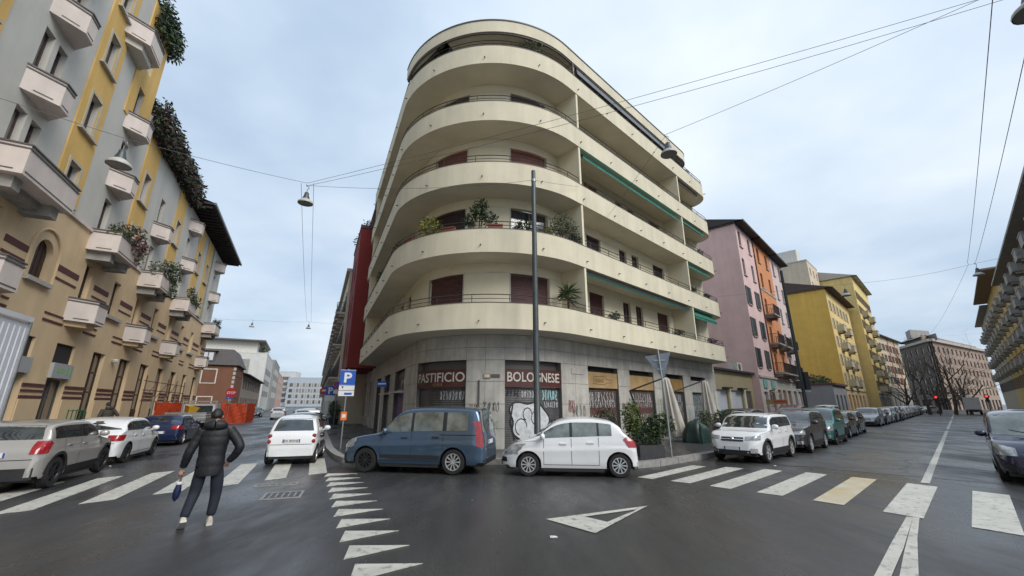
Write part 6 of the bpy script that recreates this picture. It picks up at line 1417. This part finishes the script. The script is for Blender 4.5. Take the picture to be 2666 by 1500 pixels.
# ---------------------------------------------------------------- plants
M_lf = [mat('leaf_green', (.045, .075, .022), .6), mat('leaf_dark', (.022, .042, .016), .6), mat('leaf_yellow', (.22, .22, .025), .6), mat('leaf_lime', (.12, .15, .02), .6), mat('leaf_grey', (.12, .14, .085), .7), mat('leaf_olive', (.085, .10, .05), .7), mat('leaf_red', (.12, .035, .04), .65), mat('leaf_brown', (.06, .038, .026), .75)]
M_stem = mat('plant_stem', (.06, .045, .03), .9); M_terra = mat('terracotta', (.22, .075, .05), .8, noise=(4, .2)); M_pot = mat('dark_planter', (.045, .045, .047), .7, noise=(5, .2))
def plant(name, label, loc, blobs, mats, n, size, stem=None, pot=None, seed=1, cat='plant', long=1.0, group=None, hollow=.3):
    rd = random.Random(seed); t = thing(name, label, cat, loc, 0, group); q = MB()
    for (c, rx, ry, rz) in blobs: foliage(q, c, rx, ry, rz, int(n * rx * ry * rz / sum(b[1] * b[2] * b[3] for b in blobs)) + 20, size, 0, rd, hollow, long)
    q.build('foliage', mats, t)
    if stem:
        q = MB()
        for i in range(stem[0]):
            c = rd.choice(blobs)[0]; q.tube([(rd.uniform(-.04, .04), rd.uniform(-.04, .04), stem[2] if len(stem) > 2 else 0), (c[0] * .4 + rd.uniform(-.05, .05), c[1] * .4, c[2] * .6), (c[0] + rd.uniform(-.1, .1), c[1], c[2] + .1)], [stem[1], stem[1] * .7, stem[1] * .3], 5)
        q.build('stem', M_stem, t)
    if pot:
        q = MB()
        if len(pot) == 3: q.lathe([(pot[0] * .75, 0), (pot[0], pot[1]), (pot[0] * .9, pot[1])], 14)
        else: q.box(-pot[0], pot[0], -pot[1], pot[1], 0, pot[2])
        q.build('pot', pot[-1], t)
    return t
def onb(s, off, k): p = path(s, off); return (p.x, p.y, BZ + ST * k + .22)
g, d, y, l, gr, ol, rd_, br_ = M_lf
plant('potted_shrub', 'yellow-green bush in a pot on the second balcony beside a half-lowered shutter', onb(3.0, .55, 1), [((0, 0, 1.45), .55, .5, .55), ((.2, .1, 1.05), .4, .4, .35)], [y, l], 620, .15, (4, .025), (.22, .4, M_terra), 1)
plant('potted_tree', 'small dark-leaved tree in a pot on the second balcony between the windows', onb(5.75, .5, 1), [((0, 0, 1.85), .42, .42, .36), ((.45, 0, 1.5), .34, .3, .25), ((-.42, .1, 1.45), .34, .3, .28), ((.1, 0, 2.2), .3, .3, .22)], [d, g], 520, .17, (6, .03), (.22, .4, M_terra), 2)
plant('potted_shrub', 'dark shrub in a pot before the open black window', onb(7.85, .5, 1), [((0, 0, 1.15), .42, .35, .4), ((-.3, 0, 1.0), .25, .25, .25)], [d, g], 350, .15, (4, .02), (.2, .4, M_terra), 3)
plant('potted_shrub', 'small pale yellow flowering plant right of the tall pole on the second balcony', onb(9.05, .45, 1), [((0, 0, 1.1), .28, .28, .25)], [y, gr], 160, .12, (3, .015), (.16, .45, M_terra), 4)
plant('potted_olive', 'airy grey-green olive tree in a pot near the balcony fin', onb(10.2, .5, 1), [((0, 0, 1.75), .6, .55, .55), ((.4, 0, 1.5), .4, .4, .4), ((-.35, 0, 1.4), .35, .35, .3)], [ol, gr], 900, .10, (8, .018), (.22, .45, M_terra), 5, long=1.4)
plant('potted_shrub', 'dense dark bush against the balcony fin', onb(10.95, .45, 1), [((0, 0, 1.15), .40, .38, .42), ((-.25, 0, .95), .3, .3, .3)], [d, g], 620, .12, (3, .02), (.22, .4, M_terra), 6)
plant('potted_shrub', 'straggly dark plant on the second balcony at the left turn', onb(-1.4, .5, 1), [((0, 0, 1.5), .35, .35, .5), ((.1, .3, 1.0), .4, .4, .3)], [d, ol], 300, .13, (5, .015), (.2, .4, M_terra), 7)
plant('potted_shrub', 'leafless reddish twiggy plant beside the left balcony turn', onb(.2, .5, 1), [((0, 0, 1.3), .5, .4, .45)], [br_, rd_], 140, .09, (14, .008), (.18, .4, M_terra), 8, hollow=.5)
plant('potted_shrub', 'green plant trailing over the far left of the second balcony', onb(-5.5, .35, 1), [((0, 0, 1.25), .45, .45, .4)], [g, d], 300, .14, (4, .015), (.2, .4, M_terra), 9)
plant('balcony_grass', 'tuft of tall grey grass on the top floor balcony', onb(8.4, .4, 4), [((0, 0, 1.35), .7, .4, .45)], [mat('dry_grass', (.26, .26, .17), .8), gr], 420, .10, (16, .006), (.3, .2, .4, M_terra), 10, long=2.0)
for s, k, lab in ((25.5, 2, 'spiky dark plant at the far right end of the third balcony'), (26.0, 1, 'spiky pot plant at the far right end of the second balcony'), (23.5, 1, 'leafy plant hanging at the second balcony end bay'), (25.9, 0, 'small reddish flowers at the right end of the first balcony'), (25.0, 4, 'sparse weeds on the right end of the top balcony'), (13.8, 0, 'low green box plant on the first balcony behind the fin'), (20.8, 0, 'small dark window-box plants before the last shutter on the first balcony')):
    plant('balcony_plant', lab, onb(s, .3, k), [((0, 0, 1.12), .35, .22, .2 if k != 2 else .35)], [rd_, d] if 'reddish' in lab else [d, g], 150, .13, (4, .01), (.3, .12, .85, M_terra), int(s * 3 + k))
yu = thing('yucca', 'spiky yucca in a pot on the first balcony beside the fin', 'plant', onb(10.55, .6, 0)); q = MB(); rr = random.Random(5)
for i in range(75):
    a = rr.uniform(0, 6.283); e = rr.uniform(-.7, 1.45); c = Vector((0, 0, 1.75 if i % 3 else 1.45)); v = Vector((math.cos(a) * math.cos(e), math.sin(a) * math.cos(e), math.sin(e))); w_ = v.cross(Vector((0, 0, 1))).normalized() * .028; L_ = rr.uniform(.5, .8)
    m1 = c + v * L_ * .5; tip = c + v * L_ - Vector((0, 0, .12)); q.add([c - w_ * .5, c + w_ * .5, m1 + w_, tip, m1 - w_], [(0, 1, 2, 3, 4)])
q.build('leaves', M_lf[0], yu); q = MB(); q.tube([(0, 0, .3), (.03, 0, 1.0), (0, 0, 1.75)], [.06, .05, .04], 8); q.build('trunk', M_stem, yu); q = MB(); q.lathe([(.18, 0), (.24, .4), (.2, .4)], 12); q.build('pot', M_terra, yu)
for i, s in enumerate((6.5, 4.35, 1.9)):
    q = MB(); q.box(-.32, .32, -.1, .1, 0, .2); o = q.build('rail_planter_box', M_terra); p = path(s, .18); o.location = (p.x, p.y, BZ + ST + 1.1); a = AL + s / R0 + R(90); o.rotation_euler = (0, 0, a); tag(o, ('terracotta rail box on the second balcony right of the little tree', 'terracotta rail box on the second balcony below the half-lowered shutter', 'terracotta rail box left of the yellow-green bush')[i], 'planter')
# ivy and planting on the beige block
def fb3(s, off, z): p = fB(s, off); return (p.x, p.y, z)
def strip(name, label, s0, s1, off0, off1, zf, n, size, mats, seed, cat='plant'):
    rd = random.Random(seed); t = thing(name, label, cat, fb3(s0, 0, zf(0)[0]), ANG_B); q = MB(); zb0 = zf(0)[0]
    for _ in range(n):
        u = rd.random(); x = (s1 - s0) * u; z0, z1 = zf(u); y = -rd.uniform(off0, off1); z = rd.uniform(z0, z1) - zb0
        d_ = Vector((rd.gauss(0, 1), rd.gauss(-.3, 1), rd.gauss(-.7, .6))).normalized(); o = d_.orthogonal().normalized(); o.rotate(Matrix.Rotation(rd.uniform(0, 6.28), 3, d_)); s = size * rd.uniform(.6, 1.4); P = Vector((x, y, z))
        q.add([P, P + d_ * s * .6 - o * s * .3, P + d_ * s * 1.3, P + d_ * s * .6 + o * s * .3], [(0, 1, 2, 3)], 0 if rd.random() < .55 else 1)
    q.build('foliage', mats, t); return t
strip('ivy_hedge', 'long brown and dark green ivy hedge hanging over the terrace of the beige block', 27.7, 38.6, -.5, .75, lambda u: (17.35 - .1 * math.sin(u * 9), 19.5 - .35 * u), 10500, .19, [mat('ivy_brown', (.07, .047, .04), .8), M_lf[1]], 5, 'hedge')
strip('roof_ivy', 'dark ivy spilling over the top corner of the yellow tower', 24.8, 28.3, -.6, .5, lambda u: (22.0 + .6 * u, 24.3), 3600, .17, [M_lf[1], M_lf[0]], 6, 'ivy')
strip('balcony_shrub', 'reddish flowering shrub spilling over the balcony above the first maroon bands', 26.2, 27.8, .3, 1.45, lambda u: (9.6 - .6 * u, 11.0 - .8 * u), 900, .16, [rd_, gr], 7)
strip('balcony_shrub', 'grey trailing plants on the near end of that balcony with the reddish shrub', 24.9, 26.0, .5, 1.2, lambda u: (9.9, 10.35), 250, .13, [ol, gr], 8)
strip('balcony_shrub', 'grey-white bush at the near end of the balcony with the dark creeper', 31.9, 32.7, .3, 1.2, lambda u: (9.7, 10.7), 300, .15, [mat('leaf_white', (.25, .25, .23), .7), gr], 9)
strip('balcony_creeper', 'dark green creeper hanging from the middle balcony of the beige block', 33.4, 34.8, .4, 1.4, lambda u: (8.9, 11.2), 900, .16, [d, g], 10)
strip('balcony_shrub', 'green plants lining the balcony after the creeper', 39.4, 41.9, .8, 1.25, lambda u: (9.7, 10.5 + .5 * math.sin(u * 12)), 500, .15, [d, ol], 11)
strip('balcony_shrub', 'small dark pot plant on the last balcony of the beige block', 52.2, 53.7, .5, 1.1, lambda u: (9.8, 10.6), 260, .16, [d, g], 12)
p = fLs(18.2, -.75); rt = thing('terrace_plants', 'bushes overhanging the top edge of the red building', 'plant', (p.x, p.y, 16.3), ANG_N); q = MB(); rd = random.Random(2)
for x in range(-3, 4): foliage(q, (x, rd.uniform(.1, .7), .1 + rd.uniform(-.1, .5)), .7, .45, .45, 90, .22, 0, rd)
q.build('foliage', [M_lf[1], M_lf[5]], rt)
# pavement planters
plant('planter_shrub', 'leafy green shrub in a dark rectangular planter at the kerb by the give-way post', (4.75, 15.15, PZ), [((.1, .1, .72), .5, .45, .36), ((.55, .2, 1.05), .48, .42, .42), ((.25, .2, .95), .45, .4, .35), ((-.3, 0, .6), .32, .35, .22)], [g, d], 1300, .13, (6, .02), (.42, .3, .38, M_pot), 21)
plant('planter_shrub', 'tall yellow-green shrub in a planter behind the white hatchback', (4.9, 17.6, PZ), [((0, 0, 1.2), .42, .4, .65), ((.1, 0, .8), .4, .4, .4)], [l, g], 900, .13, (6, .02), (.4, .3, .35, M_pot), 22)
plant('planter_shrub', 'dull olive shrub in a planter before the brown shutter', (4.0, 18.4, PZ), [((0, 0, 1.15), .5, .4, .5)], [ol, br_], 600, .12, (5, .02), (.4, .3, .35, M_pot), 23)
plant('planter_shrub', 'dark bush in a planter between the second parasol and the parked crossover', (11.7, 23.7, PZ), [((0, 0, 1.0), .6, .45, .45)], [d, ol], 600, .13, (5, .02), (.4, .3, .4, M_pot), 24)
plant('planter_shrub', 'bushy plant by the corner of the green shutter behind the parasols', (10.3, 22.9, PZ), [((0, 0, .95), .4, .35, .45)], [g, ol], 400, .12, (5, .02), (.3, .3, .4, M_pot), 25)
p = fR(66, 4.5); plant('roof_bushes', 'dark bushes growing over the roof of the low grey workshop', (p.x, p.y, 4.85), [((0, 0, .6), 2.2, 2.0, .9), ((2.4, 2.0, .5), 1.8, 1.6, .7)], [d, g], 900, .35, (5, .05), None, 26)
p = fB(146, -2.5); plant('roof_terrace_tree', 'green trees on the roof terrace of the white modern building', (p.x, p.y, 15.9), [((0, 0, 1.5), 2.2, 2.2, 1.2), ((-2.5, 1, 1.2), 1.6, 1.6, .9)], [ol, g], 500, .5, (5, .06), None, 27)
for i, s in enumerate((21.5, 24.5)): p = fLs(s, -.95); plant('pavement_bush', ('tall dark potted bush on the pavement by the red building, nearer the no-parking sign', 'tall dark potted bush on the pavement by the red building, nearer the crossing')[1 - i], (p.x, p.y, PZ), [((0, 0, 1.2), .45, .45, .9)], [d, g], 420, .18, (4, .03), (.4, .5, M_pot), 28 + i)
# ---------------------------------------------------------------- people
M_skin = mat('skin', (.42, .25, .18), .55); M_hair = mat('dark_hair', (.012, .010, .010), .6, noise=(30, .4)); M_jack = mat('black_puffer', (.010, .011, .015), .6, noise=(6, .3), bump=(10, .45)); M_jean = mat('dark_jeans', (.011, .015, .028), .8, noise=(9, .3), bump=(90, .2)); M_shoe = mat('pale_shoe', (.46, .42, .36), .7, noise=(9, .2)); M_sole = mat('shoe_sole', (.52, .50, .46), .7); M_eye = mat('eye', (.6, .6, .6), .3)
def skin(name, V, E_, mt, par, sub=2, root_=0):
    me = bpy.data.meshes.new(name); me.from_pydata([v[0] for v in V], E_, []); ob = bpy.data.objects.new(name, me); COL.objects.link(ob)
    ob.modifiers.new('s', 'SKIN'); sm = ob.modifiers.new('u', 'SUBSURF'); sm.levels = sub; sm.render_levels = sub
    for i, v in enumerate(V): me.skin_vertices[0].data[i].radius = v[1]; me.skin_vertices[0].data[i].use_root = (i == root_)
    dg = bpy.context.evaluated_depsgraph_get(); nm = bpy.data.meshes.new_from_object(ob.evaluated_get(dg)); bpy.data.objects.remove(ob); bpy.data.meshes.remove(me)
    nm.materials.clear(); nm.materials.append(mt); nm.polygons.foreach_set('use_smooth', [True] * len(nm.polygons)); nm.name = name
    o = bpy.data.objects.new(name, nm); COL.objects.link(o); o.parent = par; return o
def puff(name, C_, rad, mt, par, n=20, seams=7, amp=.05, sq=.72, axis=None):
    """quilted tube through centres C_ with radii rad [(rx, ry)]"""
    q = MB(); rows_ = []; K = len(C_)
    fx = [pchip([(i, c[j]) for i, c in enumerate(C_)]) for j in range(3)]; fr = [pchip([(i, r_[j]) for i, r_ in enumerate(rad)]) for j in range(2)]; NN = 42
    for i in range(NN + 1):
        t = (K - 1) * i / NN; c = Vector([f(t) for f in fx]); d_ = (Vector([f(min(K - 1, t + .05)) for f in fx]) - Vector([f(max(0, t - .05)) for f in fx])).normalized()
        b_ = 1 + amp * (abs(math.sin(math.pi * seams * i / NN)) ** .5 - .7); ux = Vector((1, 0, 0)) - d_ * d_.x; ux.normalize(); uy = d_.cross(ux)
        rows_.append([c + (ux * math.cos(6.2832 * k / n) * fr[0](t) + uy * math.sin(6.2832 * k / n) * fr[1](t)) * b_ for k in range(n + 1)])
    q.grid(rows_); q.add(rows_[0][:-1], [tuple(range(n))[::-1]]); q.add(rows_[-1][:-1], [tuple(range(n))])
    return q.build(name, mt, par, smooth=70, recalc=True)
mn = thing('person', 'person in a black puffer jacket walking away over the crossing with a folded umbrella', 'person', (-5.08, 7.45, 0), R(28))
# joints: local to the ground point between the feet, x right, y away from the camera
J = dict(pel=(0, 0, .93), chest=(0, .02, 1.32), neck=(-.02, .02, 1.55), head=(-.035, .05, 1.68), crown=(-.035, .05, 1.80), shL=(-.20, .02, 1.44), shR=(.20, .02, 1.45), elL=(-.31, -.02, 1.15), wrL=(-.37, .05, .88), elR=(.385, -.06, 1.19), wrR=(.25, .03, .985), hipL=(-.10, 0, .88), hipR=(.11, 0, .88), knL=(-.14, .03, .50), knR=(.15, .05, .48), anL=(-.20, -.17, .16), anR=(.13, .01, .10))
V = [(J['pel'], (.13, .10)), (J['chest'], (.15, .10)), (J['neck'], (.055, .055)), (J['head'], (.078, .092)), (J['crown'], (.06, .075)), (J['shL'], (.06, .06)), (J['elL'], (.042, .042)), (J['wrL'], (.028, .028)), (J['shR'], (.06, .06)), (J['elR'], (.042, .042)), (J['wrR'], (.028, .028)), (J['hipL'], (.085, .085)), (J['knL'], (.055, .055)), (J['anL'], (.038, .038)), (J['hipR'], (.085, .085)), (J['knR'], (.055, .055)), (J['anR'], (.038, .038)), ((-.035, .15, 1.665), (.018, .02))]
body = skin('body', V, [(0, 1), (1, 2), (2, 3), (3, 4), (1, 5), (5, 6), (6, 7), (1, 8), (8, 9), (9, 10), (0, 11), (11, 12), (12, 13), (0, 14), (14, 15), (15, 16), (3, 17)], M_skin, mn)
for sx in (-1, 1):
    q = MB(); q.lathe([(0, -.011), (.009, 0), (0, .011)], 8, Matrix.Translation((-.035 + sx * .032, .138, 1.70))); q.build('eye', M_eye, body)
    q = MB(); q.lathe([(0, -.03), (.016, -.01), (.02, .015), (0, .032)], 8, Matrix.Translation((-.035 + sx * .082, .045, 1.685))); q.build('ear', M_skin, body, smooth=60)
q = MB(); q.obox((-.035, .142, 1.618), .045, .01, .012); q.build('mouth', M_terra, body)
q = MB(); rr = random.Random(9); rows_ = []
for i in range(9):
    e = R(-28 + 118 * i / 8); rows_.append([(-.035 + .090 * math.cos(e) * math.cos(a) * (1 + rr.uniform(-.09, .09)), .035 + .104 * math.cos(e) * math.sin(a) * (1 + rr.uniform(-.09, .09)) - (.0 if math.sin(a) < .35 else .035 * math.cos(e)), 1.715 + .108 * math.sin(e) * (1 + rr.uniform(-.10, .10)) + (.05 if math.sin(a) > .4 and i < 3 else 0)) for a in [6.2832 * k / 20 for k in range(21)]])
q.grid(rows_); q.build('hair', M_hair, mn, smooth=70)
jk = puff('jacket', [(0, 0, .76), (0, 0, .93), (0, 0, 1.12), (0, .0, 1.30), (0, .0, 1.44), (-.01, .01, 1.53), (-.02, .02, 1.60)], [(.195, .155), (.20, .155), (.195, .145), (.215, .15), (.215, .135), (.115, .105), (.08, .085)], M_jack, mn, 24, 7, .035)
puff('sleeve', [(-.19, .01, 1.47), (-.25, .0, 1.32), J['elL'], (-.345, .02, 1.0), (-.37, .05, .90)], [(.085, .09), (.078, .08), (.07, .072), (.062, .064), (.05, .05)], M_jack, jk, 14, 7, .045)
puff('sleeve', [(.19, .01, 1.47), (.30, -.02, 1.34), J['elR'], (.34, -.02, 1.07), (.26, .03, .97)], [(.085, .09), (.08, .08), (.072, .075), (.065, .064), (.055, .055)], M_jack, jk, 14, 7, .045)
puff('hood', [(-.15, -.05, 1.54), (-.09, -.10, 1.555), (-.01, -.12, 1.56), (.08, -.10, 1.555), (.13, -.05, 1.54)], [(.05, .055), (.06, .075), (.06, .085), (.06, .075), (.05, .055)], M_jack, jk, 12, 2, .05)
tr_ = skin('trousers', [((0, 0, .91), (.125, .10)), (J['hipL'], (.112, .11)), ((-.125, .02, .68), (.105, .105)), (J['knL'], (.086, .09)), ((-.175, -.09, .32), (.076, .078)), (J['anL'], (.068, .07)), (J['hipR'], (.112, .11)), ((.135, .03, .68), (.105, .105)), (J['knR'], (.086, .09)), ((.145, .03, .29), (.076, .078)), ((.13, .01, .12), (.070, .072))], [(0, 1), (1, 2), (2, 3), (3, 4), (4, 5), (0, 6), (6, 7), (7, 8), (8, 9), (9, 10)], M_jean, mn)
def shoe(M):
    q = MB(); rows_ = []
    for x, w_, h in ((-.10, .03, .06), (-.085, .042, .095), (-.03, .046, .11), (.04, .050, .085), (.10, .052, .065), (.155, .045, .05), (.185, .025, .035)): rows_.append([M @ Vector((w_ * math.cos(a) * (1 if math.sin(a) > 0 else 1.05), x, max(.012, .022 + h * max(0, math.sin(a))) if math.sin(a) > -.2 else 0.0)) for a in [6.2832 * k / 14 for k in range(15)]])
    q.grid(rows_); n = 14; q.add(rows_[0][:-1], [tuple(range(n))]); q.add(rows_[-1][:-1], [tuple(range(n))[::-1]]); s = q.build('shoe', M_shoe, mn, smooth=50, recalc=True)
    q = MB(); q.prism([(-.04, -.105), (.04, -.105), (.055, .05), (.052, .13), (.02, .19), (-.02, .19), (-.052, .13), (-.05, .05)], -.012, .018); o = q.build('sole', M_sole, s, fn=lambda x, y, z: tuple(M @ Vector((x, y, z))))
shoe(Matrix.Translation((.13, .03, .014)) @ Matrix.Rotation(R(8), 4, 'Z'))
shoe(Matrix.Translation((-.205, -.15, .075)) @ Matrix.Rotation(R(14), 4, 'Z') @ Matrix.Rotation(R(-33), 4, 'X'))
# left hand closed round the umbrella handle, right hand into the pocket
hx, hy, hz = -.385, .065, .80
HV = [((hx + .01, hy - .01, hz + .08), (.027, .022)), ((hx, hy, hz + .03), (.036, .022)), ((hx, hy, hz), (.036, .022))]; HE = [(0, 1), (1, 2)]
for i, (dx, ln) in enumerate(((-.028, .85), (-.009, 1.0), (.010, .95), (.028, .75))):
    b = len(HV); HV += [((hx + dx, hy + .012, hz - .03 * ln), (.0095, .0095)), ((hx + dx, hy + .04, hz - .05 * ln), (.009, .009)), ((hx + dx, hy + .055, hz - .025 * ln), (.008, .008))]; HE += [(2, b), (b, b + 1), (b + 1, b + 2)]
b = len(HV); HV += [((hx + .045, hy + .015, hz + .02), (.011, .011)), ((hx + .04, hy + .05, hz - .005), (.010, .010))]; HE += [(1, b), (b, b + 1)]
skin('hand', HV, HE, M_skin, body, 1)
hx, hy, hz = .235, .055, .93
HV = [((hx + .02, hy - .02, hz + .06), (.03, .024)), ((hx, hy, hz), (.036, .022))]; HE = [(0, 1)]
for i, dx in enumerate((-.025, -.008, .010, .026)):
    b = len(HV); HV += [((hx + dx, hy + .01, hz - .05), (.0095, .0095)), ((hx + dx, hy + .02, hz - .085 + .006 * i), (.008, .008))]; HE += [(1, b), (b, b + 1)]
b = len(HV); HV += [((hx - .045, hy + .02, hz - .01), (.011, .011)), ((hx - .05, hy + .03, hz - .045), (.009, .009))]; HE += [(1, b), (b, b + 1)]
skin('hand', HV, HE, M_skin, body, 1)
um = thing('folded_umbrella', 'short folded navy umbrella hanging from the walking person\'s hand', 'umbrella', (-5.50, 7.37, .37))
q = MB(); q.lathe([(.0, 0), (.012, .01), (.045, .06), (.055, .16), (.035, .27), (.03, .29)], 12, Matrix.Rotation(R(6), 4, 'Y')); q.build('canopy', mat('navy_nylon', (.012, .018, .07), .5, bump=(12, .6)), um, smooth=60)
q = MB(); q.tube([(.03, 0, .27), (.045, 0, .38), (.05, .0, .47)], .016, 8); q.build('handle', mat('patterned_handle', (.22, .15, .12), .5, noise=(30, .6)), um); q = MB(); q.lathe([(.045, 0), (.05, .02), (.045, .04)], 12, Matrix.Translation((.026, 0, .26))); q.build('strap', M_swhite, um)
p = fB(27.2, 1.6); dup(mn, (p.x, p.y, PZ), R(70), 'person in an olive jacket on the pavement behind the white sporty hatchback', None, {M_jack: mat('olive_jacket', (.05, .045, .035), .8), M_jean: M_blk})
